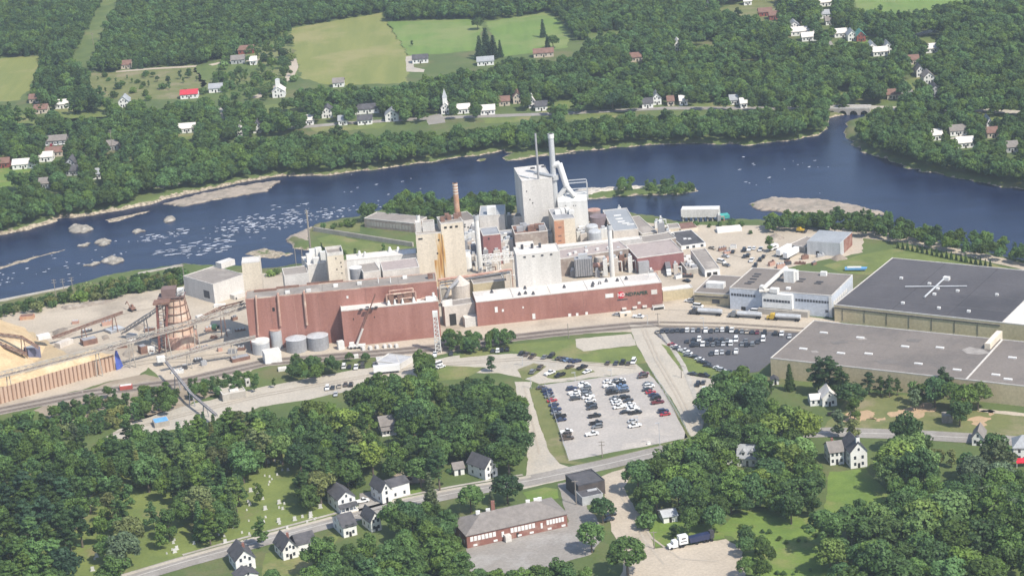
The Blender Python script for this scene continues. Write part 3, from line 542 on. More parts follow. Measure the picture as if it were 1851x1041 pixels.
b13 = block('plant_hall', 'weathered brown plant hall in front of the boiler tower', 'mill building', (930, 424), (990, 418), (929, 409), base=(932, 449, 4), wall=dullbrick, roof=rustm)
for x, y in [(940, 418), (952, 415), (960, 417), (972, 413), (980, 416), (946, 412)]: rvent(b13, 'roof_unit', x, y, 3.5, 2.4, 2.6, greymetal if x % 3 else rustm)
b14 = block('filter_house', 'white shed with curved roof in front of the brown plant hall', 'mill building', (933, 445), (965, 442), (933, 438), base=(934, 452, 5), wall=whitemetal, roof=whiteroof, cop=None)
b15 = block('long_gallery', 'long low pale gallery behind the white plant block', 'mill gallery', (1010, 448.5), (1161, 432.5), (1010, 443), base=(1011, 456, 6), wall=white, roof=whiteroof)
b16 = block('brown_wing', 'weathered brown brick wing below the long pale gallery', 'mill building', (1013, 469), (1136, 450), (1012, 453), base=(1015, 487, 4), wall=dullbrick, roof=fpr, cop=trim)
for x, y in [(1040, 458), (1060, 455), (1080, 452), (1100, 450), (1030, 461)]: rvent(b16, 'roof_vent', x, y, 1.5, 1.5, 1.1, whitemetal)
for x, y in [(1119, 464), (1078, 467), (1130, 462)]: fpan(b16, 'window', x-2.5, y-2.5, x+2.5, y+2.5, doorm)
# --- right of the centre
b17 = block('metal_warehouse', 'grey building with a broad ribbed metal roof at the river edge', 'mill building', (1108.6, 419), (1154, 414.5), (1093, 381), base=(1109.5, 433), wall=pale, roof=metalroof)
for x, y in [(1116, 390), (1119, 396), (1123, 401), (1131, 404), (1140, 406)]: rvent(b17, 'skylight', x, y, 4, 1, .4, whitemetal)
b18 = block('low_shed', 'low grey roofed shed beside the ribbed metal roof', 'shed', (1160, 424), (1188, 420), (1148, 392), base=(1160.5, 431), wall=conc, roof=gravelroof)
b19 = block('brick_hall', 'brick red hall with a broad pinkish flat roof', 'mill building', (1151.7, 467.5), (1235.6, 456.4), (1136, 443), base=(1157, 494), wall=red2, roof=fpr, lm='the brick red hall')
fp(b19, 'grey_lean_to', 0, 5.6, 0, b19.h-1.5, greymetal, 2.5)
b19b = block('flat_wing', 'brown roofed wing behind the pink roof', 'mill building', (1164, 440), (1222, 431), (1160, 428), base=(1165, 449, 3), wall=dullbrick, roof=gravelroof)
for x, y in [(1205, 484), (1220, 482), (1232, 480)]: fpan(b19, 'dock_door', x-4, y-4, x+4, y+5, doorm, .3)
b20 = block('office_wing', 'white office with a dark roof and a row of windows', 'office building', (1231.5, 446), (1275.5, 440), (1220, 420), base=(1235.5, 452), wall=hwhite, roof=shingle, cop=whitemetal)
for x in (1243, 1254, 1269): fpan(b20, 'window', x-2.6, 445.5-.14*(x-1243), x+2.6, 449-.14*(x-1243), glassm)
for x, y in [(1238, 432), (1246, 432)]: rvent(b20, 'skylight', x, y, 1.8, 1.8, .3, whitemetal)
b21 = block('garage_shed', 'long grey shed with two dark garage doors at its white end', 'shed', (1274, 489), (1301.5, 486), (1247, 453), base=(1275, 501), wall=hwhite, roof=gravelroof)
for x in (1278, 1289): fpan(b21, 'garage_door', x, 493-.1*(x-1278), x+8, 500-.1*(x-1278), doorm)
b22 = block('workshop', 'low grey workshop with cluttered roof beside the garage shed', 'shed', (1241, 488), (1262, 485.5), (1233, 462), base=(1241.5, 497), wall=conc, roof=gravelroof)
for x, y in [(1240, 470), (1246, 475), (1250, 481), (1244, 466), (1255, 483), (1243, 480)]: rvent(b22, 'roof_unit', x, y, 2.4, 1.8, 1.2, greymetal if x % 2 else whitemetal)
b23 = block('pump_house', 'pale pump house standing on piers at the river edge', 'pump house', (1230.5, 379.5), (1299, 378.5), (1243, 373), base=(1233, 401), wall=white, roof=whitemetal, cop=None, z0=2.6, lm='the river pump house')
for x, y in [(1231.5, 394), (1277, 394), (1284, 396), (1296, 391), (1243, 396)]: fpan(b23, 'opening', x-.3, y-2, x+2.4, y+2.4, doorm)
k = MB(); A0 = Vector((b23.A.x, b23.A.y, -3))
for i in range(8):
    for j in (0, 1): k.cyl(A0+b23.u*(1+i*(b23.L-2)/7)+b23.n*(.8+j*(b23.D-1.6)), A0+b23.u*(1+i*(b23.L-2)/7)+b23.n*(.8+j*(b23.D-1.6))+Vector((0, 0, 5.3)), .4, .4, 6)
k.build('piers', conc, b23.root)
bt = block('steel_container', 'teal steel container on the platform beside the pump house', 'container', (1302, 391), (1319, 389), (1303, 386), base=(1302, 399), wall=teal, roof=teal, cop=None, z0=1.2)
b24 = block('tan_shed', 'small tan shed with a brown roof near the pump house', 'shed', (1231, 415), (1262, 411), (1226, 404), base=(1232, 421), wall=cream, roof=brownroof, cop=None)
b25 = block('tan_shed', 'flat tan shed between the office wing and the river', 'shed', (1209, 414), (1230, 412), (1207, 406), base=(1210, 421), wall=cream, roof=gravelroof)
b26 = block('site_cabin', 'long white site cabin on the upper gravel yard', 'cabin', (1297, 416), (1341, 412), (1296, 410), base=(1297.5, 422), wall=hwhite, roof=whiteroof, cop=None)
b27 = block('grey_warehouse', 'grey and brick warehouse standing alone on the upper yard', 'warehouse', (1458.5, 436), (1518.5, 440), (1490, 416.5), base=(1455.5, 460), wall=galv, roof=metalroof, cop=None, lm='the lone grey warehouse')
sp(b27, 'brick_side', 'R', 6, b27.D-.2, .2, b27.h-.2, brick); fpan(b27, 'door', 1475, 454, 1481, 463, doorm)
b28 = block('lean_to', 'low grey lean-to left of the lone grey warehouse', 'shed', (1426, 443), (1455, 448), (1450, 428), base=(1427, 451), wall=conc, roof=gravelroof)
# --- the converting plant at the right
b29 = block('plant_office', 'tan flat roofed plant office at the left end of the pale plant', 'plant building', (1254.5, 529), (1318, 533), (1290, 498), base=(1254.8, 550), wall=tan_, roof=greyroof, lm='the tan plant office')
fpan(b29, 'window', 1287, 541, 1301, 549, darksteel); fpan(b29, 'canopy', 1256, 534.5, 1316, 537, darksteel, .8)
rvent(b29, 'roof_unit', 1294, 519, 9, 4, 2.6, whitemetal)
b30 = block('pale_plant', 'pale blue grey converting plant with long window strips', 'plant building', (1318.5, 521), (1503.5, 535.5), (1378, 486), base=(1321, 559), wall=bluewall, roof=greyroof, lm='the pale converting plant')
k0 = onf(b30, 1318.5, 521)[1]
stripwin(b30, onf(b30, 1321, 532)[0], onf(b30, 1366, 536)[0], b30.h-3.6, b30.h-2.4, 9, darksteel)
stripwin(b30, onf(b30, 1437, 541)[0], onf(b30, 1500, 545)[0], b30.h-3.8, b30.h-2.6, 12, darksteel)
s0 = onf(b30, 1380, 530)[0]; s1 = onf(b30, 1434, 534)[0]
fp(b30, 'white_bay', s0, s1, 3.2, b30.h-.4, hwhite, 2.2)
w_ = (s1-s0-1.5)/9
for i in range(9): fp(b30, 'window', s0+.8+i*w_, s0+.8+i*w_+w_*.8, b30.h-4.4, b30.h-3.2, darksteel, 2.3)
fp(b30, 'loading_dock', s0-2, s1+8, 0, 2.9, conc, 3.2); fp(b30, 'gutter', onf(b30, 1498, 540)[0], onf(b30, 1503, 540)[0], .2, b30.h-.3, whitemetal, .25)
fpan(b30, 'dock_door', 1340, 554, 1348, 562, doorm); fpan(b30, 'dock_door', 1492, 572, 1501, 579, doorm); fpan(b30, 'window', 1492, 560, 1497, 565, glassm)
for i in range(7): sp(b30, 'window', 'R', 2+i*3.1, 4.3+i*3.1, b30.h-5.2, b30.h-3.4, blind)
for x, y, w, d, hh in [(1428, 509, 5, 3.5, 6), (1437, 507, 3, 3, 5), (1489, 498, 3, 2, 2), (1400, 528, 4, 3, 2), (1425, 523, 2, 2, 1), (1380, 525, 3, 3, 2.5)]: rvent(b30, 'roof_unit', x, y, w, d, hh, whitemetal)
for x, y in [(1358, 510), (1362, 505), (1366, 500), (1370, 496), (1446, 509), (1450, 505), (1478, 513), (1482, 510), (1352, 513)]: rvent(b30, 'roof_hatch', x, y, 3.4, 1.2, .4, darksteel)
k = MB(); k.cyl(G(1378, 523, b30.h+2), G(1421, 484, b30.h+4), 1.1, 1.1, 8); k.cyl(G(1372, 526, b30.h+1.2), G(1396, 524, b30.h+1.2), .8, .8, 8); k.build('roof_duct', trim, b30.root)
b32 = block('warehouse', 'huge tan warehouse with a dull grey flat roof in front of the black roof', 'warehouse', (1392.7, 648), (1746, 687), (1478, 581), base=(1393.2, 682), wall=tan_, roof=greyroof, lm='the big tan warehouse')
for x, y in [(1489, 602), (1555, 611), (1452, 631), (1520, 639), (1570, 640), (1636, 627), (1699, 629), (1660, 658), (1730, 669)]: rvent(b32, 'skylight', x, y, 3.6, 1.3, .5, whitemetal)
b33 = block('warehouse', 'tan warehouse continuing at the right edge of the photo', 'warehouse', P(b32.A+b32.u*(b32.L+.03)), P(b32.A+b32.u*(b32.L+48)), None, h=b32.h, D=b32.D, wall=tan_, roof=greyroof, cop=trim)
for x, y in [(1830, 647), (1800, 678), (1822, 686)]: rvent(b33, 'skylight', x, y, 3.6, 1.3, .5, whitemetal)
fpan(b33, 'door', 1818, 732, 1822, 742, doorm)
b31 = block('warehouse', 'huge tan warehouse with a nearly black flat roof', 'warehouse', (1507.8, 551.5), (1812, 584), (1611.5, 467), base=(1508, 581), wall=tan_, roof=darkroof, lm='the black roofed warehouse')
for x, y in [(1629, 504), (1632, 549), (1689, 533), (1697, 558), (1751, 564), (1731, 527), (1680, 514), (1802, 534), (1695, 523)]: rvent(b31, 'roof_fan', x, y, 1.5, 1.3, .9, whitemetal)
k = MB(); k.cyl(G(1671, 537, b31.h+.9), G(1706, 504, b31.h+.9), .45, .45, 8); k.build('roof_duct', galv, b31.root)
k = MB(); k.cyl(G(1636, 518, b31.h+.8), G(1748, 517, b31.h+.8), .3, .3, 8); k.build('roof_duct', galv, b31.root)
rvent(b31, 'air_handler', 1711, 506, 3, 2.4, 1.6, whitemetal)
fp(b31, 'canopy', .3, b31.L-1, b31.h-1.4, b31.h-1.0, darksteel, .3)
for i in range(7): fp(b31, 'drain_pipe', 4+i*11, 4.14+i*11, 1, b31.h-1.6, darksteel, .2)
b31b = block('warehouse', 'pale roofed end of the warehouse at the right edge', 'warehouse', P(b31.A+b31.u*(b31.L+.03)), P(b31.A+b31.u*(b31.L+35)), None, h=b31.h, D=b31.D*.72, wall=tan_, roof=whiteroof)
b34 = block('covered_stair', 'sloping cream covered stair between the two big warehouses', 'covered stair', (1790, 622), (1812, 598), (1784, 619), h=b32.h+2.6, D=2.6, wall=cream, roof=whiteroof, cop=None, z0=b32.h-2)
b35 = block('tan_wall_building', 'long low tan building linking sign hall and plant office', 'plant building', (1198, 527), (1252.5, 520.5), (1200, 520), base=(1198.5, 545), wall=tan_, roof=whiteroof)
# --- left of the centre
b36 = block('wood_room', 'white wood room with a dark roof left of the red hall', 'mill building', (385, 515.5), (441, 497), (338, 503), D=26, base=(390, 549), wall=white, roof=gravelroof, lm='the white wood room')
rvent(b36, 'penthouse', 408, 481, 9, 5, 3, white); fpan(b36, 'porch', 415, 532, 441, 548, white, 4); fpan(b36, 'door', 417, 536, 421, 549, doorm, 4.2)
sp(b36, 'louvre', 'L', 4, 9, 2, 6, darksteel)
b36b = block('lift_house', 'small white sorting cabin raised beside the chip silo', 'cabin', (352, 517), (369, 511), (350, 510), base=(353, 533), wall=white, roof=gravelroof, cop=None, z0=2)
b37 = block('pale_tower', 'narrow pale tower standing behind the left end of the red hall', 'mill tower', (436.5, 477), (469.5, 474), (436, 467), base=(443.5, 541, b1.h*.8), wall=cream, roof=white, lm='the narrow pale tower')
b38 = block('roof_house', 'low white block with a dark roof behind the red hall', 'mill building', (513.5, 500), (557.5, 494.5), (512, 486), base=(514.5, 511, b1.h), wall=white, roof=gravelroof)
b39 = block('roof_house', 'white block with open steelwork on its roof behind the red hall', 'mill building', (556, 481), (591, 475.5), (555, 464), base=(557.5, 497, b1.h), wall=white, roof=whiteroof)
for x, y, hh in [(560, 474, 4.5), (566, 471, 6), (577, 470, 6.5), (585, 472, 5), (572, 476, 3)]: rvent(b39, 'roof_unit', x, y, 3, 2.4, hh, whitemetal)
b40 = block('stair_tower', 'cream stair tower with small scattered windows behind the red hall', 'mill tower', (591, 463.5), (620.5, 460), (590, 452), base=(594, 507, b1.h), wall=cream, roof=gravelroof, rise=1.6, lm='the cream stair tower')
for x, y in [(607, 467), (616, 474.5), (617, 482), (609, 487), (618, 493.5)]: fpan(b40, 'window', x-1, y-1, x+1.2, y+1, doorm)
b41 = block('roof_house', 'low pale block right of the grey tank behind the red hall', 'mill building', (656.5, 494), (688, 489.5), (655, 478), base=(657, 505.5, b1.h), wall=pale, roof=gravelroof)
b42 = block('roof_house', 'long low pale block beside the yellowed boiler house', 'mill building', (691.5, 491), (758, 483.5), (690, 474), base=(692, 502, b1.h), wall=pale, roof=fpr)
b43 = block('roof_gallery', 'long bright white gallery roof behind the low pale blocks', 'mill gallery', (626.5, 472), (753, 459.5), (626, 462), base=(627, 478, 16), wall=whitemetal, roof=whiteroof)
for x, y in [(650, 462), (705, 455), (660, 464), (720, 455)]: rvent(b43, 'vent_cowl', x, y, 2.4, 2.4, 2.6, whitemetal, cone=True)
b44 = block('brick_shell', 'old weathered brick mill shell on the peninsula', 'mill building', (658, 395.5), (749, 405), (684, 384.5), base=(659.3, 411), wall=dullbrick, roof=gravelroof, lm='the old brick shell')
for i in range(14): fp(b44, 'window', 2+i*(b44.L-4)/14, 3.6+i*(b44.L-4)/14, 1.2, b44.h-1.4, conc, .06)
b45 = block('riverside_wall', 'low concrete retaining wall across the peninsula grass', 'wall', (566, 411), (745, 439), (567, 409), D=1.2, h=2.4, wall=conc, roof=conc, cop=None)
b45b = block('riverside_wall', 'old concrete dam wall at the left river edge', 'wall', (-40, 551), (127, 518), (0, 540), D=2, h=.6, wall=conc, roof=conc, cop=None, z0=-3)
b45c = block('riverside_wall', 'pale concrete wall along the shore left of the wood room', 'wall', (250, 494), (331, 479), (250, 490), D=1.6, h=.7, wall=conc, roof=conc, cop=None, z0=-3)
b46 = block('dock_building', 'low pale loading dock between the two red halls', 'mill building', (803, 556), (858, 548), (802, 546), base=(804, 590), wall=pale, roof=gravelroof)
fpan(b46, 'dock_door', 812, 568, 826, 592, doorm); rvent(b46, 'roof_sign', 809, 553, 5, .4, 3.2, whitemetal)
b46b = block('dock_annex', 'small grey annex in front of the loading dock', 'shed', (840, 577), (866, 573), (840, 571), base=(841, 592), wall=white, roof=whiteroof)
b47 = block('tan_block', 'tan block behind the cone topped tank', 'mill building', (855, 514), (912, 507), (855, 500), base=(856, 532, 4), wall=tan_, roof=gravelroof)
b48 = block('yard_office', 'small flat roofed yard office beside the access road', 'office', (402, 714), (444, 706), (401, 698), base=(403, 726), wall=conc, roof=dusty, cop=trim, lm='the small yard office')
rvent(b48, 'roof_unit', 423, 706, 4, 1.4, .8, whitemetal)
b48b = block('control_tower', 'narrow white control tower beside the yard office', 'tower', (443.5, 686), (451.5, 684.5), (443, 683), base=(444.5, 699), wall=white, roof=white, cop=None); fpan(b48b, 'window', 446, 689, 450, 692, doorm)
b49 = block('mill_gatehouse', 'low pale grey modern office below the red annex', 'office', (686, 665), (724, 660), (686, 646), base=(686.5, 673), wall=white, roof=galv, lm='the pale grey office')
b49b = block('mill_gatehouse', 'pale grey office wing with angled roof near the wood edge', 'office', (724, 659), (746, 645), (702, 640), base=(725, 668), wall=white, roof=galv)
b50 = block('rail_shed', 'low rusty rail shed beside the white gabled shed', 'shed', (420, 650), (452, 643), (418, 645), base=(420, 656), wall=rustm, roof=greymetal, cop=None)
A('sidewalk', band([(1194, 596), (1208, 618), (1235, 660), (1256, 715), (1278, 757)], 2.2), conc, 8, .1, 'concrete sidewalk along the mill street', cat='sidewalk', world=True)
A('sidewalk', band([(330, 1003), (440, 972), (590, 932), (700, 903), (820, 879), (945, 858)], 1.6), conc, 8, .1, 'concrete sidewalk on the upper side of the main road', cat='sidewalk', world=True)
def roofpatch(b, pts, m, name='roof_patch'):
    k = MB(); w = [rp(b, x, y) for x, y in pts]; k.prism([(p.x, p.y) for p in w], b.h+.145, b.h+.19); return k.build(name, m, b.root)
palep = mat('pale_roof_patch', (.36, .33, .30), (.26, .235, .215), .3); darkp = mat('dark_roof_patch', (.15, .135, .122), (.19, .17, .155), .2)
for pts, m in [([(1738, 632), (1752, 627), (1776, 631), (1790, 638), (1768, 641), (1748, 639)], palep), ([(1466, 634), (1476, 633), (1480, 637), (1468, 638)], palep), ([(1546, 609), (1560, 608), (1568, 613), (1552, 614)], palep), ([(1690, 662), (1712, 659), (1716, 665), (1696, 667)], darkp), ([(1580, 652), (1610, 648), (1630, 655), (1596, 659)], darkp), ([(1500, 618), (1525, 615), (1534, 620), (1508, 623)], darkp), ([(1640, 612), (1668, 613), (1660, 619), (1638, 617)], darkp)]: roofpatch(b32, pts, m)
def seam(b, f, m, along=True):
    k = MB(); A0 = Vector((b.A.x, b.A.y, b.h+.141))
    if along: k.box(A0+b.n*b.D*f+b.u*.5, b.u*(b.L-1), b.n*.22, (0, 0, .03))
    else: k.box(A0+b.u*b.L*f+b.n*.5, b.n*(b.D-1), b.u*.22, (0, 0, .034))
    k.build('roof_seam', m, b.root)
seamd = mat('roof_seam_dark', (.05, .047, .05), None, .3); seaml = mat('roof_seam_pale', (.17, .16, .155), None, .3)
for f in (.2, .45, .7): seam(b31, f, seaml)
for f in (.34, .67): seam(b31, f, seamd, False)
for f in (.3, .6): seam(b32, f, darkp)
for f in (.25, .5, .75): seam(b32, f, darkp, False)
for f in (.2, .4, .6, .8): seam(b1, f, darkp, False); seam(b3, f, seaml, False)
for p, s in [([(556, 230), (640, 226), (700, 222), (690, 232), (570, 240)], 'pale lawn strip in front of the village houses'), ([(870, 214), (960, 210), (950, 220), (880, 224)], 'lawn in front of the white flat looking house'), ([(1010, 208), (1120, 204), (1110, 214), (1020, 216)], 'lawn strip below the village road'), ([(560, 200), (600, 206), (640, 198), (630, 212), (580, 216)], 'lawn around the long white house'), ([(1250, 188), (1320, 184), (1330, 194), (1260, 196)], 'lawn right of the village green'), ([(20, 210), (60, 206), (70, 224), (30, 230)], 'lawn below the tan roofed ranch house'), ([(300, 244), (370, 240), (375, 252), (310, 254)], 'lawn around the white mobile home')]:
    A('village_lawn', p, lawn, 1, 1.4, s)
for p, s in [([(100, 215), (200, 212), (215, 238), (110, 240)], 'rough clearing below the white cottage'), ([(20, 232), (70, 228), (76, 250), (25, 252)], 'rough clearing at the far left'), ([(150, 292), (200, 288), (206, 315), (155, 318)], 'clearing by the left bank pole'), ([(640, 168), (720, 162), (726, 180), (645, 184)], 'clearing above the village'), ([(1060, 150), (1112, 140), (1120, 160), (1070, 165)], 'clearing in the middle woods'), ([(1240, 90), (1292, 80), (1300, 105), (1250, 112)], 'clearing in the upper woods'), ([(1330, 120), (1382, 112), (1390, 135), (1335, 140)], 'clearing above the bridge'), ([(1640, 74), (1702, 64), (1712, 88), (1650, 94)], 'clearing by the long pale barn'), ([(1060, 62), (1130, 56), (1122, 76), (1070, 80)], 'clearing right of the green field'), ([(470, 205), (560, 205), (555, 222), (475, 224)], 'clearing right of the wide driveway'), ([(255, 205), (320, 200), (330, 215), (262, 220)], 'clearing below the tan field')]:
    A('scrub_clearing', p, scrubm, 1, 2.5, s)
A('chip_litter', [(-60, 605), (60, 600), (120, 640), (205, 640), (208, 662), (0, 716), (-60, 732)], mat('chip_litter', (.46, .36, .22), (.40, .31, .20), .1), 4, 1, 'tan wood chip litter between the chip piles', block=False)
trk = mat('tyre_track_dirt', (.385, .335, .27), (.44, .385, .31), .2)
for p, w in [([(200, 785), (330, 752), (470, 717), (640, 686), (780, 662), (950, 650), (1150, 666)], .9), ([(205, 782), (330, 748), (470, 713), (640, 682), (780, 658), (950, 646), (1150, 662)], .9), ([(1160, 595), (1185, 650), (1222, 715), (1250, 770)], .9), ([(1167, 595), (1192, 650), (1230, 715), (1257, 768)], .9), ([(90, 600), (200, 572), (300, 552), (345, 535)], 1), ([(210, 660), (270, 650), (330, 648), (420, 636)], 1), ([(215, 665), (275, 656), (335, 654), (430, 640)], 1), ([(1200, 560), (1260, 562), (1340, 568), (1440, 582)], .9), ([(1120, 890), (1140, 930), (1165, 975), (1200, 1020)], .9), ([(1128, 888), (1150, 928), (1178, 972), (1230, 1010), (1300, 1015)], .9), ([(1300, 455), (1360, 470), (1420, 450), (1480, 425)], .9), ([(948, 700), (962, 760), (975, 820)], .8)]:
    A('tyre_track', band(p, w), trk, 9, 0, 'faint darker tyre track worn into the pale gravel', block=False, world=True, cat='tyre track')
# ------------------------------------------------------------ tanks, stacks, poles, pipes
def tank(label, x, yb, yt, rp_, m, top=None, kind='flat', zb=0, cat='tank', name='storage_tank', coneh=2.5, group=None):
    q = G(x, yb, zb); s = pxm(q); r = rp_/s; q = G(x, yb-rp_*.36, zb); h = hat(q, yt+rp_*.0)
    t = thing(name, label, cat, q, group); k = MB(); k.cyl(q, q+Vector((0, 0, h)), r, r, 28); k.build('shell', m, t)
    k = MB(); e = q+Vector((0, 0, h+.003))
    if kind == 'cone': k.cyl(e, e+Vector((0, 0, coneh)), r*1.03, .15, 28)
    elif kind == 'dome': k.dome(e, r, coneh, 28)
    elif kind == 'open': k.cyl(e-Vector((0, 0, .6)), e+Vector((0, 0, .5)), r*1.03, r*1.03, 28)
    else: k.cyl(e, e+Vector((0, 0, .25)), r*1.02, r*1.02, 28)
    k.build('tank_top', top or m, t)
    k = MB()
    for z in (.33, .66): k.cyl(q+Vector((0, 0, h*z)), q+Vector((0, 0, h*z+.18)), r*1.01, r*1.01, 28, False)
    k.build('stiffener_ring', m, t)
    keep(x-rp_, yt, x+rp_, yb, yb); FOOT.append([(q.x-r, q.y-r), (q.x+r, q.y-r), (q.x+r, q.y+r), (q.x-r, q.y+r)])
    return t, q, r, h
tank('grey open topped tank with a pale rim, leftmost in front of the red hall', 473, 643, 616, 16, galv, whitemetal, 'open')
tank('slim tall grey silo standing against the red hall', 501.5, 633, 596, 10.5, galv, pinkst, cat='silo', name='storage_silo')
tank('wide grey tank between the slim silo and its twin', 537.5, 640, 611, 19, greymetal, galv, 'cone', coneh=1.6)
tank('wide grey tank nearest the red annex', 576, 636, 606, 19.5, greymetal, galv, 'cone', coneh=1.4)
tank('pale pink process vessel standing behind the two wide grey tanks', 532, 618, 577, 7.5, pinkst, pinkst, 'dome', cat='tank')
tank('short grey vessel between red hall and slim silo', 488, 626, 603, 6, pinkst, pinkst)
t_, q_, r_, h_ = tank('large pale tank with a cone top between the two red halls', 834.5, 550, 513, 17, pale, pale, 'cone', coneh=4.6)
LM.append(('the cone topped tank', q_))
tank('plain pale tank left of the cone topped tank', 800, 543, 521, 10.5, conc, conc)
tank('white tank on legs right of the boiler house', 846, 487, 464, 7.5, whitemetal, whitemetal, 'dome', zb=6)
tank('grey tank with a white lid behind the red hall', 644.5, 507, 484, 11.5, greymetal, whitemetal, zb=b1.h-1)
tank('dull purple brown tank behind the pair of grey tanks', 1082, 414, 391, 15, mat('purple_brown_steel', (.24, .19, .20), None, .2, streak=True), None)
tank('flat lidded tank nearest the river beside the white plant block', 1074, 402, 380, 12.5, mat('brown_tank', (.3, .24, .23), None, .2), pinkst)
tank('grey domed tank half hidden behind its neighbour', 1071, 436, 409, 11.5, galv, galv, 'dome', coneh=1.2, zb=2)
tank('grey domed tank behind the long pale gallery', 1076, 445, 419, 12, galv, galv, 'dome', coneh=1.4, zb=2)
def stack(name, label, xb, yb, xt, yt, rpx, m, zb=0, taper=.85, bands=0, bm=None, cap=None):
    q = G(xb, yb, zb); h = hat(q, yt); r = rpx/pxm(q+Vector((0, 0, h))); t = thing(name, label, 'chimney', q)
    k = MB(); k.cyl(q, q+Vector((0, 0, h)), r/taper, r, 20); k.build('shaft', m, t)
    k = MB(); k.cyl(q+Vector((0, 0, h+.003)), q+Vector((0, 0, h+.06)), r*.8, r*.8, 20); k.build('flue', doorm, t)
    if cap: k = MB(); k.cyl(q+Vector((0, 0, h-2.4)), q+Vector((0, 0, h+.0)), r*1.16, r*1.16, 20, False); k.build('rim', cap, t)
    for i in range(bands): k = MB(); k.cyl(q+Vector((0, 0, h*(.96-.055*i))), q+Vector((0, 0, h*(.96-.055*i)+.7)), r*1.06, r*1.06, 20); k.build('band', bm, t)
    return t, q, h, r
t1, q1, h1, r1 = stack('tall_stack', 'tallest white smoke stack, beside the boiler tower', 1008, 424, 999.5, 242, 5.0, galv, 0, .82, cap=whitemetal)
k = MB(); z_ = hat(q1, 318); k.cyl(q1+Vector((0, 0, z_-2)), q1+Vector((0, 0, z_+.6)), r1*1.9, r1*1.9, 16); k.build('platform', galv, t1); LM.append(('the tallest white stack', q1))
stack('thin_stack', 'thin grey pipe stack rising from the boiler tower roof', 973.5, 325, 967, 241, 1.9, greymetal, b6.h, .95)
stack('white_stack', 'short white stack between boiler house and faded red block', 869, 494, 861.5, 389, 4.4, whitemetal, 0, .9, cap=galv)
stack('white_stack', 'slender white stack behind the sign hall roof', 1107.5, 506, 1100.5, 407, 3.9, whitemetal, 0, .85, cap=galv)
stack('brick_chimney', 'orange brick chimney with pale bands near its top', 830, 424, 824, 331, 4.6, mat('orange_brick', (.46, .26, .16), (.40, .22, .14), .5, c3=(.5, .34, .24), s3=.2), 0, .8, 4, trim)
stack('vent_stack', 'stubby white vent stack on the boiler house corner', 756.5, 402, 755, 389, 3.4, whitemetal, b5d.h-1, 1)
# flue duct of the tall stack
def ground_thing(name, label, cat, p, lm=None, group=None): return thing(name, label, cat, (p.x, p.y, 0), group, lm)
pa = q1+Vector((0, 0, hat(q1, 300))); qd = G(1030, 424); z2 = hat(qd, 337); pb = qd+Vector((0, 0, z2))
t = ground_thing('flue_duct', 'white forked flue duct slanting down from the tallest stack', 'duct', qd)
k = MB(); k.tube([pa, pa+Vector((3.5, -1, 1.2)), pb], 1.7, 12); k.build('duct', whitemetal, t)
for x, y in ((1014, 357), (1043, 355)):
    q = G(x, 424); e = q+Vector((0, 0, hat(q, y))); k = MB(); k.tube([pb, e], 1.35, 10); k.build('duct_leg', whitemetal, t)
q = G(1046, 420); t = ground_thing('steel_gantry', 'open steel pipe frame at the right of the bright white plant block', 'steel frame', q); k = MB(); zt = hat(q, 329); zm = hat(q, 345)
for dx in (-3, 3):
    for z0 in (zm, zt): k.box(q+Vector((-6, dx, z0)), (12, 0, 0), (0, .4, 0), (0, 0, .5))
for dx in (-6, 6):
    for dy in (-3, 3): k.box(q+Vector((dx, dy, b7.h)), (.5, 0, 0), (0, .5, 0), (0, 0, zt-b7.h))
k.build('frame', galv, t)
def pipe(name, label, cat, pts, r, m, posts=False):
    w = [G(x, y, z) for x, y, z in pts]; t = ground_thing(name, label, cat, w[0]); k = MB(); k.tube(w, r, 8); k.build('pipe', m, t)
    if posts:
        for p in w: k = MB(); k.cyl((p.x, p.y, 0), (p.x, p.y, p.z), .25, .25, 6); k.build('post', m, t)
    return t
def wallpipe(b, xt, yt, xb, yb, m, rr=.45):
    A0 = Vector((b.A.x, b.A.y, 0)); s0, z0 = onf(b, xt, yt); s1, z1 = onf(b, xb, yb); k = MB()
    k.tube([A0+b.u*s0+b.n*2+Vector((0, 0, b.h+.9)), A0+b.u*s0-b.n*.8+Vector((0, 0, b.h+.9)), A0+b.u*s1-b.n*.8+Vector((0, 0, z1))], rr, 8); k.build('wall_pipe', m, b.root)
wallpipe(b1, 463, 543, 467, 605, pinkst); wallpipe(b1, 502, 532, 507, 588, pinkst, .6); wallpipe(b1, 549, 526, 555, 586, pinkst, .6)
for i in range(7): fp(b1, 'cladding_seam', b1.L*(i+1)/8, b1.L*(i+1)/8+.12, .5, b1.h-.4, pinkst if i % 2 else rustm, .05)
for i in range(6): fp(b3, 'cladding_seam', b3.L*(i+1)/7, b3.L*(i+1)/7+.12, .5, b3.h-.4, rustm, .05)
pipe('pipe_rack', 'run of pale pipes from boiler house towards the white plant block', 'pipe', [(792, 506, 12), (840, 500, 12), (925, 487, 12)], .7, pinkst, True)
pipe('pipe_rack', 'second pale pipe just below the upper run', 'pipe', [(795, 511, 10), (860, 502, 10), (922, 492, 10)], .5, trim, True)
pipe('pipe_rack', 'thin pale pipe low beside the cone topped tank', 'pipe', [(795, 516, 8), (840, 510, 8), (905, 499, 8)], .4, whitemetal, True)
pipe('bent_pipe', 'grey pipe dropping beside the cone topped tank', 'pipe', [(828, 508, 12), (812, 522, 10), (807, 536, 6), (800, 545, 2)], .8, greymetal)
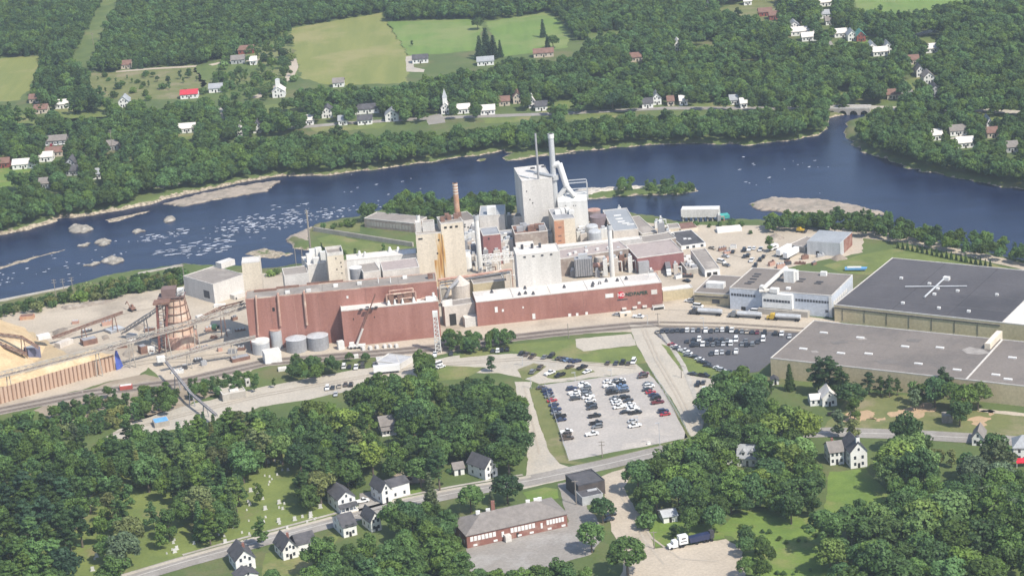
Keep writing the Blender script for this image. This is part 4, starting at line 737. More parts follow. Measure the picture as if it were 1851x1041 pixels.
def truss(k, p, q, w, h, n, r=.16):
    d = (q-p)/n; s = Vector((-d.y, d.x, 0)).normalized()*w/2; up = Vector((0, 0, h))
    for e in (1, -1):
        for z in (Vector(), up): k.cyl(p+s*e+z, q+s*e+z, r*1.5, r*1.5, 5)
        for i in range(n): a = p+d*i+s*e; k.cyl(a, a+d+up, r, r, 4); k.cyl(a, a+up, r, r, 4)
    for i in range(n+1): k.cyl(p+d*i-s+up, p+d*i+s+up, r, r, 4)
q0 = G(872, 478); z = hat(q0, 470); t = ground_thing('truss_bridge', 'white lattice truss bridge between red block and white plant block', 'pipe bridge', q0)
k = MB(); truss(k, G(872, 473, 10), G(932, 466, 10), 3, 3, 9); k.build('lattice', whitemetal, t)
for x, y in ((878, 472), (903, 469), (927, 466.5)): k = MB(); p = G(x, y, 10); k.cyl((p.x, p.y, 0), p, .3, .3, 6); k.build('post', whitemetal, t)
# filter hopper
q = G(1056, 500); t = ground_thing('filter_hopper', 'dark grey ribbed filter hopper behind the sign hall', 'hopper', q); h = hat(q, 466); r = 4.6
k = MB(); k.bx(q.x-r, q.x+r, q.y-2.6, q.y+2.6, 1, h); k.build('body', greymetal, t)
k = MB()
for i in range(8): k.bx(q.x-r+.3+i*1.2, q.x-r+.5+i*1.2, q.y-2.75, q.y-2.6, 1, h)
k.build('rib', darksteel, t); k = MB(); k.bx(q.x-2.4, q.x+2.4, q.y-1, q.y+1, h, h+2.2); k.build('fan_box', galv, t)
k = MB(); k.tube([q+Vector((r, 0, 6)), q+Vector((r+5, 1, 5)), q+Vector((r+9, 2, 9))], 1.3, 8); k.build('duct', pinkst, t)
q = G(1086, 490); t = ground_thing('dust_cyclone', 'pale dust collector beside the slender white stack', 'dust collector', q); k = MB(); k.cyl(q+Vector((0, 0, 3)), q+Vector((0, 0, 8)), 2.6, 2.6, 14); k.build('body', pale, t); k = MB(); k.cyl(q, q+Vector((0, 0, 3)), .5, 2.6, 14); k.build('cone', pale, t)
# clutter of the mill core: each a small unit with body, lid and pipe
RDc = random.Random(3)
CL = [(845, 440, 4, 'white'), (852, 452, 4, 'pale'), (842, 456, 3, 'grey'), (850, 470, 5, 'white'), (858, 476, 3, 'pale'), (880, 480, 3, 'grey'), (900, 478, 4, 'pale'), (915, 474, 4, 'white'), (890, 492, 3, 'pale'), (916, 446, 4, 'grey'), (921, 455, 5, 'white'), (910, 462, 3, 'pale'), (1028, 476, 4, 'white'), (1022, 487, 4, 'white'), (1036, 500, 3, 'grey'), (1120, 478, 3, 'rust'), (1125, 488, 3, 'rust'), (1112, 492, 4, 'pale'), (1047, 420, 5, 'white'), (1052, 427, 5, 'grey'), (1049, 434, 4, 'white'), (1056, 441, 4, 'pale'), (1092, 430, 4, 'white'), (1178, 500, 2.4, 'grey'), (1222, 496, 2.4, 'pale'), (1120, 385, 2, 'white'), (1195, 405, 2, 'grey'), (1188, 412, 3, 'white'), (860, 430, 5, 'grey'), (846, 425, 5, 'pale'), (922, 415, 3, 'grey'), (1300, 400, 2, 'grey'), (760, 455, 4, 'pale'), (1140, 480, 3, 'grey'), (1196, 428, 4, 'grey'), (1208, 432, 3, 'pale'), (832, 428, 5, 'grey'), (985, 445, 6, 'grey'), (975, 447, 7, 'pale'), (994, 442, 7, 'white'), (1030, 492, 3, 'pale'), (1080, 500, 2.5, 'grey'), (1095, 498, 2.5, 'white'), (1062, 479, 3, 'pale'), (1100, 482, 3, 'white'), (1045, 480, 3, 'grey'), (870, 500, 3, 'pale'), (886, 499, 3, 'white'), (906, 502, 3, 'grey'), (920, 506, 3, 'pale'), (858, 460, 4, 'grey'), (854, 446, 4, 'white'), (866, 481, 3, 'white'), (846, 480, 4, 'pale'), (850, 490, 3, 'grey'), (1140, 492, 2.4, 'white'), (1110, 486, 2.4, 'rust')]
CM = {'white': whitemetal, 'pale': pale, 'grey': greymetal, 'rust': rustm}
CN = {'white': 'white', 'pale': 'pale', 'grey': 'grey', 'rust': 'rusty'}
def nearlm(q): return min(LM, key=lambda e: (e[1].xy-q.xy).length)
USED = {}
def place(q, only=None):                    # wording of where something stands, unique per landmark and side
    a, p = nearlm(q); d = q-p
    if abs(d.x) > abs(d.y)*1.2: s = 'right of' if d.x > 0 else 'left of'
    else: s = 'behind' if d.y > 0 else 'in front of'
    return s, a, d.length
ORD = ['', 'second', 'third', 'fourth', 'fifth', 'sixth', 'seventh', 'eighth', 'ninth', 'tenth', 'eleventh', 'twelfth', 'thirteenth', 'fourteenth', 'fifteenth', 'sixteenth', 'seventeenth', 'eighteenth', 'nineteenth', 'twentieth']
def uniq(base):
    i = USED.get(base, 0); USED[base] = i+1
    return i
def ordl(i): return 'nearest' if i == 0 else (ORD[i]+' nearest' if i < len(ORD) else 'farther')
for x, y, s, c in CL:
    q = G(x, y, 0); sd, a, _ = place(q); i = uniq((c, sd, a))
    hh = RDc.uniform(2.5, 4) if y < 413 else (RDc.uniform(4, 9) if y < 500 else 3.5); w = s*.9
    t = thing('process_unit', f'{CN[c]} process unit, {ordl(i)} {sd} {a}', 'process unit', q)
    k = MB(); k.bx(q.x-w/2, q.x+w/2, q.y-w/2, q.y+w/2, 0, hh); k.build('housing', CM[c], t)
    k = MB(); k.bx(q.x-w*.3, q.x+w*.2, q.y-w*.3, q.y+w*.3, hh+.003, hh+1.2); k.build('cap', galv if c != 'grey' else whitemetal, t)
    k = MB(); k.tube([q+Vector((w/2, 0, hh*.7)), q+Vector((w/2+1.8, 0, hh*.7)), q+Vector((w/2+1.8, 0, 0))], .3, 6); k.build('pipe', pinkst if RDc.random() < .4 else whitemetal, t)
# --- power poles and lamp posts
def pole(label, x, yb, yt, arms=1, lamp=False, r=.16, zb=0, name='utility_pole', cat='utility pole', lm=None):
    q = G(x, yb, zb); h = hat(q, yt); t = thing(name, label, cat, q, None, lm); k = MB(); k.cyl(q-Vector((0, 0, .2)), q+Vector((0, 0, h)), r*1.35, r, 8); k.build('shaft', galv if lamp else wood, t)
    for i in range(arms): k = MB(); z = h-.5-i*1.4; k.box(q+Vector((-1.3, -.1, z)), (2.6, 0, 0), (0, .2, 0), (0, 0, .22)); k.build('crossarm', wood, t)
    if lamp: k = MB(); k.box(q+Vector((-1.5, -.2, h-.12)), (1.8, 0, 0), (0, .4, 0), (0, 0, .22)); k.build('lamp_head', galv, t)
for a in [('leftmost of the three poles by the dam wall', 102, 543, 505, 2), ('middle of the three poles by the dam wall', 116, 530, 504, 2), ('rightmost of the three poles by the dam wall', 132, 527, 501, 2), ('grey pole beside the white wood room', 334, 514, 478, 1),
          ('left of two bare poles in the water behind the red hall', 536, 484, 447, 0), ('right of two bare poles in the water behind the red hall', 548, 482, 446, 0), ('pole between the village trees and the apartments', 204, 276, 235, 2), ('pole at the near left bank houses', 144, 346, 329, 1), ('pole in the scrub by the power line corridor', 194, 45, 28, 2), ('pole farther up the power line corridor', 169, 82, 60, 2),
          ('wooden pole at the front edge of the gravel lot', 1089, 827, 797, 2), ('pole beside the mill street at the parking strip', 1232, 683, 660, 1), ('pole in front of the wood by the main road', 1309, 771, 740, 1), ('pole beside the yard of bare dirt', 1538, 763, 741, 1), ('pole behind the black roofed corner building', 1042, 912, 868, 1), ('pole by the railway in front of the sign hall', 1028, 611, 585, 0), ('pole at the dump truck yard', 1183, 992, 960, 1), ('pole by the mill gate', 1190, 590, 566, 1)]: pole(*a)
pole('tall grey mast at the river behind the white roof block', 562, 458, 380, 2, r=.42, name='steel_mast', cat='mast', lm='the tall grey mast')
for a in [('lamp post at the right side of the gravel lot', 1193, 806, 764), ('lamp post in the far half of the gravel lot', 1105, 680, 668), ('lamp post beside the left grass island', 945, 661, 645), ('lamp post at the left end of the gravel lot', 960, 702, 683), ('lamp post on the access road verge', 1040, 689, 673), ('lamp post at the third car column', 1153, 770, 752), ('lamp post at the asphalt lot rim', 1272, 596, 574), ('lamp post at the mill gate crossing', 1171, 590, 570)]: pole(a[0], a[1], a[2], a[3], 0, True, .1, name='lamp_post', cat='lamp post')
# --- lattice tower right of the annex
q = G(792.5, 636); h = hat(q, 572); t = ground_thing('lattice_tower', 'white lattice elevator tower between the two red halls', 'steel tower', q); k = MB()
for dx, dy in ((-1.3, -1.3), (1.3, -1.3), (1.3, 1.3), (-1.3, 1.3)): k.cyl(q+Vector((dx, dy, 0)), q+Vector((dx*.7, dy*.7, h)), .2, .2, 5)
k.build('leg', whitemetal, t); k = MB(); N = 9
for i in range(N):
    z0, z1 = h*i/N, h*(i+1)/N; w = 1.3-.4*i/N
    for (ax, ay), (cx, cy) in (((-1, -1), (1, -1)), ((1, -1), (1, 1)), ((1, 1), (-1, 1)), ((-1, 1), (-1, -1))):
        k.cyl(q+Vector((ax*w, ay*w, z0)), q+Vector((cx*w, cy*w, z1)), .14, .14, 4); k.cyl(q+Vector((ax*w, ay*w, z1)), q+Vector((cx*w, cy*w, z1)), .14, .14, 4)
k.build('bracing', whitemetal, t); k = MB(); k.bx(q.x-1.2, q.x+1.2, q.y-1.2, q.y+1.2, h, h+2.6); k.build('head', whitemetal, t)
# --- mobile crane in front of the annex
q = G(646, 629); t = ground_thing('mobile_crane', 'mobile crane raising a thin boom in front of the red annex', 'crane', q)
k = MB(); k.bx(q.x-4, q.x+4, q.y-1.3, q.y+1.3, .8, 1.7); k.bx(q.x-3.6, q.x-1.4, q.y-1.2, q.y+1.2, 1.7, 3); k.build('chassis', whitemetal, t)
k = MB()
for i in range(4):
    for e in (-1, 1): k.cyl((q.x-3+i*2, q.y+e*1.1, .6), (q.x-3+i*2, q.y+e*1.4, .6), .6, .6, 10)
k.build('wheel', tire, t)
dq = G(640, 629); e2 = Vector((q.x+11, q.y+1, hat(Vector((q.x+11, q.y+1, 0)), 533))); mdl = q+Vector((0, 0, 2)); mid = mdl+(e2-mdl)*.32
k = MB(); k.cyl(mdl, mid, .55, .5, 8); k.build('boom_base', trim, t); k = MB(); truss(k, mid, e2, .7, .7, 16, .07); k.build('boom', rustm, t)
# --- chip piles, retaining wall, conveyors, silo
def heap(name, label, pts, hmax, m, seed):
    w = poly(pts); xa = min(p.x for p in w); xb = max(p.x for p in w); ya = min(p.y for p in w); yb = max(p.y for p in w); st = 1.1
    gx, gy = np.meshgrid(np.arange(xa, xb+st, st), np.arange(ya, yb+st, st)); d = -sdist(gx, gy, [(p.x, p.y) for p in w])+vnoise(gx, gy, 6, seed)*2
    z = np.minimum(d*.62, hmax)+vnoise(gx, gy, 5, seed+1)*1.1*np.clip(d/4, 0, 1)+vnoise(gx, gy, 14, seed+2)*2.4*np.clip(d/6, 0, 1)
    z = np.where(d < 0, -.4, z); ny_, nx_ = gx.shape; ix = np.arange(nx_*ny_).reshape(ny_, nx_)
    Q = np.stack([ix[:-1, :-1], ix[:-1, 1:], ix[1:, 1:], ix[1:, :-1]], -1).reshape(-1, 4)
    kp = (z.ravel()[Q] > -.35).any(1); Q = Q[kp]
    o = bpy.data.objects.new(name, npmesh(name, np.stack([gx, gy, z+.1], -1).reshape(-1, 3), Q, [m])); COL.objects.link(o); tag(o, label, 'wood chip pile'); return o
heap('chip_pile', 'high golden wood chip pile at the left edge of the yard', [(-70, 590), (0, 580), (42, 592), (80, 620), (72, 650), (30, 684), (-70, 708)], 13, chip, 21)
heap('chip_pile', 'long golden chip pile filling the space behind the sheet pile wall', [(-60, 734), (0, 718), (90, 694), (150, 678), (206, 660), (205, 640), (160, 640), (110, 660), (40, 685), (-60, 715)], 5.6, chip, 31)
heap('chip_pile', 'small chip pile below the grey hopper', [(110, 652), (150, 640), (180, 640), (150, 662)], 3, chip, 41)
A0 = G(-60, 748); E0 = G(209, 668); t = ground_thing('sheet_pile_wall', 'rust pink ribbed sheet pile wall holding the chip pile', 'retaining wall', G(100, 703)); u = (E0-A0); L = u.length; u.normalize(); nn = Vector((-u.y, u.x, 0)); hw = 7.5
k = MB(); k.box(A0, u*L, nn*.4, (0, 0, hw)); k.build('panel', mat('rust_pink_sheet', (.50, .36, .27), (.42, .29, .21), .3, streak=True), t)
k = MB(); i = 0
while i*2.1 < L: k.box(A0+u*(i*2.1)-nn*.5, u*.45, nn*.5, (0, 0, hw+.2)); i += 1
k.build('rib', mat('rust_pink_rib', (.36, .22, .15), None, .3), t)
q = E0; t = ground_thing('tarpaulin', 'blue tarpaulin hanging at the end of the sheet pile wall', 'tarpaulin', q); k = MB(); k.add([q+Vector(v) for v in ((.6, -1, 0), (2.4, 1, 0), (3, 4.5, 0), (1.6, 6, 0), (1, 4.6, 8), (.7, 2, 9), (.4, .2, 7.4))], [(0, 1, 2, 4, 5, 6), (2, 3, 4), (0, 6, 5, 4, 3)]); k.build('sheet', bluet, t)
def conveyor(label, pts, w=2.2, h=2.4, m=conc, posts=(), n=26, name='conveyor_gallery'):
    p = [G(x, y, z) for x, y, z in pts]; t = ground_thing(name, label, 'conveyor', p[0])
    k = MB()
    for a, e in zip(p, p[1:]): truss(k, a, e, w, h, max(3, int((e-a).length/3.2)), .13)
    k.build('lattice', m, t)
    k = MB()
    for a, e in zip(p, p[1:]): s = Vector((-(e-a).y, (e-a).x, 0)).normalized()*w/2; k.box(a-s+Vector((0, 0, .3)), (e-a), s*2, (0, 0, .3))
    k.build('belt_deck', dullbrick, t)
    for (x, y, z) in posts:
        a = G(x, y, z); k = MB()
        for e in (-1, 1): k.cyl((a.x+e*1.3, a.y, 0), (a.x+e*.6, a.y, z), .25, .25, 6)
        k.build('trestle', m, t)
    return t
conveyor('longest pale lattice conveyor running from the chip piles to the red hall', [(-40, 692, 11), (173, 638, 12), (290, 604, 13), (398, 573, 15), (444, 556, 17)], 1.9, 2.3, conc, [(14, 678, 11), (175, 637, 12), (235, 620, 12.5), (352, 586, 14), (300, 601, 13)])
conveyor('steep grey conveyor climbing to the chip silo head', [(222, 603, 2), (270, 572, 14), (330, 530, 27)], 2.4, 1.8, greymetal, [(262, 577, 12), (296, 553, 20)])
conveyor('dark belt conveyor over the high chip pile', [(-40, 602, 15), (40, 612, 12), (70, 630, 6)], 1.4, 1.2, rustm, [(40, 612, 12)])
conveyor('second belt conveyor crossing the foot of the high chip pile', [(-40, 606, 13), (12, 628, 9), (48, 642, 4)], 1.4, 1.2, rustm, [])
conveyor('low belt conveyor from the hopper shed across the yard', [(95, 612, 3), (150, 592, 6), (222, 566, 9)], 1.2, .9, rustm, [(205, 572, 8.4), (150, 592, 6)])
conveyor('pale conveyor from the trestle to the grey open tank', [(300, 652, 6), (380, 630, 8), (462, 612, 10)], 1.6, 1.4, conc, [(340, 641, 7), (420, 621, 9)])
conveyor('short conveyor behind the chip silo', [(352, 585, 10), (400, 560, 14), (440, 550, 17)], 1.6, 1.6, rustm, [(400, 560, 14)])
conveyor('low pipe trestle slanting across the access road', [(300, 655, 8), (345, 712, 6), (392, 752, 5)], .8, .7, greymetal, [(318, 680, 7), (345, 712, 6), (370, 733, 5.5)])
q = G(327, 622); t = thing('chip_silo', 'faded pink chip silo wrapped in rusty steel frames', 'silo', q, None, 'the chip silo'); r = 6.4
k = MB(); k.cyl(q, q+Vector((0, 0, 6)), r*1.35, r*1.35, 26); k.build('base_ring', pinkst, t)
k = MB(); k.cyl(q+Vector((0, 0, 6)), q+Vector((0, 0, 24)), r*1.12, r*.68, 26); k.build('shell', mat('salmon_shell', (.62, .46, .35), (.52, .36, .27), .2, streak=True, c3=(.6, .5, .4), s3=.2), t)
k = MB()
for z in (9, 13, 17, 21, 24): k.cyl(q+Vector((0, 0, z)), q+Vector((0, 0, z+.3)), r*(1.36-.025*z), r*(1.36-.025*z), 20)
k.build('walkway', rustm, t)
k = MB()
for i in range(10): a = 6.283*i/10; k.cyl(q+Vector((r*1.3*math.cos(a), r*1.3*math.sin(a), 0)), q+Vector((r*.72*math.cos(a+.35), r*.72*math.sin(a+.35), 25)), .22, .18, 6)
k.build('column', rustm, t)
k = MB(); k.bx(q.x-8, q.x+5, q.y-4, q.y+4, 25, 25.6); k.bx(q.x-6, q.x+1, q.y-3, q.y+3, 25.6, 29.5); k.build('head_house', mat('brown_steel', (.22, .15, .135), None, .3), t)
k = MB(); k.bx(q.x+1.5, q.x+4.5, q.y-2, q.y+2, 25.6, 28.5); k.build('motor_house', whitemetal, t)
q = G(300, 634); t = ground_thing('steel_trestle', 'leaning dark red steel legs in front of the chip silo', 'steel frame', q); k = MB(); h = hat(q, 548)
for dx, dy, ex in ((-3, -2, -.5), (0, -2, 1.5), (-3, 2, -.5), (0, 2, 1.5)): k.cyl(q+Vector((dx, dy, 0)), q+Vector((dx+ex+2, dy, h)), .45, .4, 6)
k.build('leg', mat('dark_red_steel', (.26, .11, .09), None, .3), t); k = MB()
for i in range(8): z = h*(i+.5)/8; k.cyl(q+Vector((-3+z*.07, -2, z)), q+Vector((1+z*.07, -2, z+1.2)), .18, .18, 5); k.cyl(q+Vector((-3+z*.07, 2, z+1.2)), q+Vector((1+z*.07, 2, z)), .18, .18, 5)
k.bx(q.x-3, q.x+5, q.y-3, q.y+3, h, h+1); k.build('bracing', rustm, t)
def hut(label, fl, fr, base, wall=whitemetal, roof=whiteroof, D=4, z0=0, name='white_hut', cat='hut', group=None):
    b = block(name, label, cat, fl, fr, None, base=base, D=D, wall=wall, roof=roof, cop=None, z0=z0, group=group); return b
hut('white hut on stilts over the low belt conveyor', (69, 609), (91, 604), (70, 632), D=4, z0=5)
hut('white cabin raised on legs at the foot of the pipe trestle', (284, 648), (299, 645.5), (284.5, 664), D=4, z0=2.6)
hut('white T shaped hut beside the long conveyor', (227, 604), (242, 606), (228, 611), D=3)
hut('small white yard cabin between silo and wood room', (357, 573), (369, 570), (357, 581), D=3)
hut('grey hopper shed at the lower end of the steep conveyor', (200, 600), (226, 592), (201, 604), wall=greymetal, roof=galv, D=7)
hut('flat white tarped container behind the white wood room', (386, 552), (406, 551), (386, 556), D=3)
hut('white gabled looking shed beside the grey open tank', (478, 640), (508, 635), (479, 659), D=7, wall=hwhite)
hut('narrow white shed at the corner of the red annex', (611, 619), (622, 617), (612, 633), D=3)
hut('small white flat shed below the silver tanks', (503, 667), (518, 665), (503, 672), D=3)
hut('dark loading hopper beside the steel trestle', (254, 628), (266, 625), (255, 641), wall=rustm, roof=greymetal, D=4)
hut('white conveyor drive house beside the steel trestle', (263, 630), (281, 627), (264, 638), D=3)
hut('blue grey chip reclaimer beside the high chip pile', (50, 632), (72, 626), (52, 652), wall=mat('blue_grey_steel', (.17, .17, .25), None, .3), roof=greymetal, D=5)
hut('rusty crusher unit in the middle of the chip yard', (150, 617), (176, 611), (152, 626), wall=rustm, roof=greymetal, D=5)
hut('pale sloped screen house near the small chip pile', (108, 622), (132, 612), (109, 630), wall=pale, roof=pale, D=4)
hut('blue tarped building roof showing between trees by the access road', (279, 765), (306, 760), (280, 774), wall=conc, roof=ltblue, D=6)
hut('red and white trailer parked below the sheet pile wall', (216, 699), (239, 696), (217, 706), wall=mat('red_trailer', (.45, .1, .08), None, .4), roof=whitemetal, D=2.6)
hut('brick red machine shed at the far edge of the chip yard', (35, 573), (60, 571), (35, 579), wall=orange, roof=brownroof, D=4)
for i, (x, y, w) in enumerate([(640, 647, 6), (655, 633, 4), (668, 632, 4), (680, 630, 4), (694, 629, 4), (705, 628, 3), (715, 628, 4)]):
    hut(['white tank trailer parked below the crane', 'first white box in the row below the annex', 'second white box in the row below the annex', 'third white box in the row below the annex', 'fourth white box in the row below the annex', 'fifth white box in the row below the annex', 'sixth white box in the row below the annex'][i], (x, y-4), (x+w*1.3, y-5), (x, y+1), D=2.4, name='storage_box', cat='storage box')
dirtp = mat('grey_dirt_heap', (.30, .25, .20), (.22, .18, .145), .2, c3=(.38, .33, .27), s3=.15, bump=.4)
for lb, p, h, s in [('grey dirt heap in the middle of the chip yard', [(95, 600), (120, 594), (140, 600), (120, 612), (98, 610)], 2, 61), ('long low dirt berm along the river side of the yard', [(110, 555), (190, 543), (215, 541), (190, 549), (115, 561)], 1.2, 64), ('dark dirt heap left of the chip silo', [(235, 590), (252, 584), (268, 590), (250, 600)], 1.8, 67), ('pale dirt heap beside the steel trestle', [(222, 640), (240, 634), (252, 640), (236, 648)], 1.6, 70), ('dirt heap beside the rusty crusher', [(180, 608), (196, 604), (200, 612), (186, 617)], 1.8, 73), ('brown dirt heap on the far right of the upper yard', [(1500, 468), (1520, 462), (1532, 468), (1512, 474)], 1.6, 76), ('earth bank at the end of the retaining ramp', [(1380, 432), (1402, 420), (1418, 431), (1400, 436)], 4.5, 79)]:
    o = heap('dirt_heap', lb, p, h, dirtp, s); o['category'] = 'dirt heap'
rl = random.Random(8)
YD = [(260, 600), (275, 612), (232, 622), (210, 630), (196, 634), (148, 603), (130, 586), (185, 590), (270, 640), (345, 640), (365, 632), (395, 636), (412, 640), (430, 634), (380, 612), (410, 603), (425, 600), (372, 600), (352, 655), (330, 668), (310, 676), (365, 662), (300, 560), (285, 590), (340, 600), (420, 580), (405, 570), (1490, 462), (1500, 459), (1478, 466), (1450, 470), (1436, 478), (1420, 480), (1470, 480), (1405, 486), (1392, 482), (1190, 470), (1186, 480), (1300, 455), (1310, 460), (1320, 450), (1222, 505), (1232, 502)]
for x, y in YD:
    q = G(x, y); a = rl.uniform(-.4, .7); u = Vector((math.cos(a), math.sin(a), 0)); n_ = Vector((-u.y, u.x, 0)); L = rl.uniform(2, 6); w = rl.uniform(1, 2.4); h = rl.uniform(.7, 2.2); cm, cn = rl.choice([(rustm, 'rusty'), (rustm, 'rusty'), (greymetal, 'grey'), (darksteel, 'dark'), (pinkst, 'faded pink'), (whitemetal, 'white')])
    sd, a_, _ = place(q); i = uniq(('scrap', cn, sd, a_)); t = thing('equipment_stack', f'{cn} stack of yard equipment, {ordl(i)} {sd} {a_}', 'equipment', q); k = MB(); k.box(q, u*L, n_*w, (0, 0, h)); k.build('crate', cm, t)
    k = MB()
    for j in range(3): k.box(q+u*(L*.1+L*.3*j)+n_*w*.1+Vector((0, 0, h+.003)), u*L*.16, n_*w*.8, (0, 0, rl.uniform(.2, .8)))
    k.build('load', rl.choice([rustm, greymetal, galv]), t)
# ------------------------------------------------------------ houses
def house(label, a, b, depth=9, eave=5.2, ridge=8.2, gable='front', wall=hwhite, roof=shingle, nf=2, ns=2, floors=2, chim=False, porch=False, dormers=0, steeple=0, cupola=False, name='house', cat='house', group=None, lm=None, sidewin=True, wing=None, hip=0, win=glassm):
    A_, Bq = G(*a), G(*b); u = Bq-A_; L = u.length; u.normalize(); n = Vector((-u.y, u.x, 0))
    if n.y < 0: n = -n
    c = A_+u*L/2+n*depth/2; t = thing(name, label, cat, (c.x, c.y, 0), group, lm); Zv = lambda z: Vector((0, 0, z))
    FOOT.append([((A_+u*i+n*j).x, (A_+u*i+n*j).y) for i, j in ((-1, -1), (L+1, -1), (L+1, depth+1), (-1, depth+1))])
    k = MB(); c4 = [A_, A_+u*L, A_+u*L+n*depth, A_+n*depth]
    k.add([p+Zv(-.3) for p in c4]+[p+Zv(eave) for p in c4], [(0, 1, 5, 4), (1, 2, 6, 5), (2, 3, 7, 6), (3, 0, 4, 7)])
    if gable == 'front': r0, r1 = A_+u*L/2, A_+u*L/2+n*depth; ends = [(4, 5, 8), (6, 7, 9)]
    else: r0, r1 = A_+n*depth/2, A_+n*depth/2+u*L; ends = [(7, 4, 8), (5, 6, 9)]
    if hip: ends = []
    base = len(k.v)-8; k.v += [tuple(r0+Zv(ridge)), tuple(r1+Zv(ridge))]
    for e in ends: k.f.append(tuple(i+base for i in e)); k.mi.append(0)
    k.build('wall', wall, t)
    k = MB(); o = .45; ax = (r1-r0).normalized(); W_ = L/2 if gable == 'front' else depth/2; sd = u if gable == 'front' else n; sl = (ridge-eave)/W_
    e0, e1 = (r0-ax*o, r1+ax*o) if not hip else (r0+ax*hip, r1-ax*hip)
    f0, f1 = (r0-ax*o, r1+ax*o)
    for s in (1, -1):
        lo0 = f0+sd*s*(W_+o)+Zv(eave-sl*o); lo1 = f1+sd*s*(W_+o)+Zv(eave-sl*o); vs = [e0+Zv(ridge), e1+Zv(ridge), lo1, lo0]
        k.add(vs+[v+Zv(.22) for v in vs], [(4, 5, 6, 7) if s < 0 else (7, 6, 5, 4), (0, 3, 2, 1), (3, 7, 6, 2), (0, 4, 7, 3), (1, 2, 6, 5)])
    if hip:
        for e, f, dd in ((e0, f0, 1), (e1, f1, -1)):
            vs = [e+Zv(ridge+.22), f+sd*(W_+o)+Zv(eave-sl*o+.22), f-sd*(W_+o)+Zv(eave-sl*o+.22)]; k.add(vs, [(0, 1, 2) if dd > 0 else (0, 2, 1)])
    ro = k.build('roof', roof, t)
    if chim: k = MB(); p = r0+(r1-r0)*.4+sd*.8; k.bx(p.x-.45, p.x+.45, p.y-.45, p.y+.45, ridge-1.5, ridge+1.1); ch = k.build('chimney', brick, t); ch.parent = ro
    def win1(o_, d, nr, s, z, w=.95, hh=1.35, m=win, nm='window'):
        k = MB(); p = o_+d*(s-w/2)+Zv(z)+nr*.002; k.box(p, d*w, nr*.06, Zv(hh)); k.build(nm, m, t)
    for fl in range(floors):
        z = 1.1+fl*2.7
        if z+1.3 > eave+1: break
        for i in range(nf): win1(A_, u, -n, L*(i+.6)/(nf+.2), z)
        if sidewin:
            rs_ = A_+u*L
            for i in range(ns): win1(rs_, n, u, depth*(i+.6)/(ns+.2), z)
            for i in range(ns): win1(A_, n, -u, depth*(i+.6)/(ns+.2), z)
    if gable == 'front' and not hip and nf: win1(A_, u, -n, L/2, eave+.3, .8, 1.1)
    win1(A_, u, -n, L*.5, .05, 1.0, 2.0, doorm, 'door')
    if porch:
        k = MB(); k.box(A_-n*2.2-u*.1+Zv(0), u*(L+.2), n*2.2, Zv(.5)); k.build('porch_floor', wall, t)
        k = MB(); vs = [A_-n*2.6-u*.3+Zv(2.5), A_-n*2.6+u*(L+.3)+Zv(2.5), A_+u*(L+.3)+Zv(3.3)-n*.01, A_-u*.3+Zv(3.3)-n*.01]; k.add(vs+[v+Zv(.18) for v in vs], [(3, 2, 1, 0), (4, 5, 6, 7), (0, 1, 5, 4), (1, 2, 6, 5), (3, 0, 4, 7)]); k.build('porch_roof', roof, t)
        for i in range(5): k = MB(); p = A_-n*2.1+u*(.2+(L-.5)*i/4); k.box(p+Zv(.5), u*.2, n*.2, Zv(2.05)); k.build('porch_post', wall, t)
    for i in range(dormers):
        s = L*(i+.7)/(dormers+.4); k = MB(); p = A_+u*(s-.9)+n*.8+Zv(eave+.4); k.box(p, u*1.8, n*(depth/2-1), Zv(1.7)); dm = k.build('dormer', wall, t)
        k = MB(); q0 = p-u*.25-n*.3+Zv(1.7); q1 = q0+u*2.3; rr = q0+u*1.15+Zv(1.1); d_ = n*(depth/2-.6); k.add([q0, q1, rr, q0+d_, q1+d_, rr+d_], [(0, 1, 2), (1, 4, 5, 2), (2, 5, 3, 0), (5, 4, 3)]); x_ = k.build('dormer_roof', roof, t); x_.parent = dm
        k = MB(); k.box(p+u*.4+Zv(.4)-n*.06, u*1.0, n*.058, Zv(1.1)); x_ = k.build('window', glassm, t); x_.parent = dm
    if steeple or cupola:
        hh, w = (steeple, 1.5) if steeple else (1.8, .7); p = r0+ax*(w+.6); k = MB(); k.box(p-u*w-n*w+Zv(0 if steeple > 6 else ridge-1), u*2*w, n*2*w, Zv(ridge+hh*.45 if steeple > 6 else hh+1)); tw = k.build('tower' if steeple else 'cupola', hwhite, t)
        zt = ridge+hh*.45 if steeple > 6 else ridge+hh; k = MB(); q4 = [p+u*a_*w*1.1+n*c_*w*1.1+Zv(zt+.003) for a_, c_ in ((-1, -1), (1, -1), (1, 1), (-1, 1))]; k.add(q4+[p+Zv(zt+(hh*.75 if steeple > 6 else 1.0))], [(0, 1, 4), (1, 2, 4), (2, 3, 4), (3, 0, 4)]); x_ = k.build('spire', galv if steeple else shingle, t); x_.parent = tw
    if wing:
        wl, wd, we, wr, side = wing; o_ = A_+u*(L+.01) if side == 'R' else A_-u*(wl+.01); o_ = o_+n*(depth-wd)*.8
        k = MB(); c4 = [o_, o_+u*wl, o_+u*wl+n*wd, o_+n*wd]; k.prism([(p.x, p.y) for p in c4], -.3, we); k.build('wing_wall', wall, t)
        k = MB(); m0 = o_+n*wd/2+Zv(wr); m1 = m0+u*(wl+.3); lo = Zv(we-.15); k.add([m0, m1, o_+u*(wl+.3)-n*.4+lo, o_-n*.4+lo, o_+u*(wl+.3)+n*(wd+.4)+lo, o_+n*(wd+.4)+lo], [(0, 3, 2, 1), (0, 1, 4, 5), (3, 5, 4, 2), (1, 2, 4), (0, 5, 3)]); k.build('wing_roof', roof, t)
        for i in range(2): win1(o_, u, -n, wl*(i+.6)/2.2, 1.1)
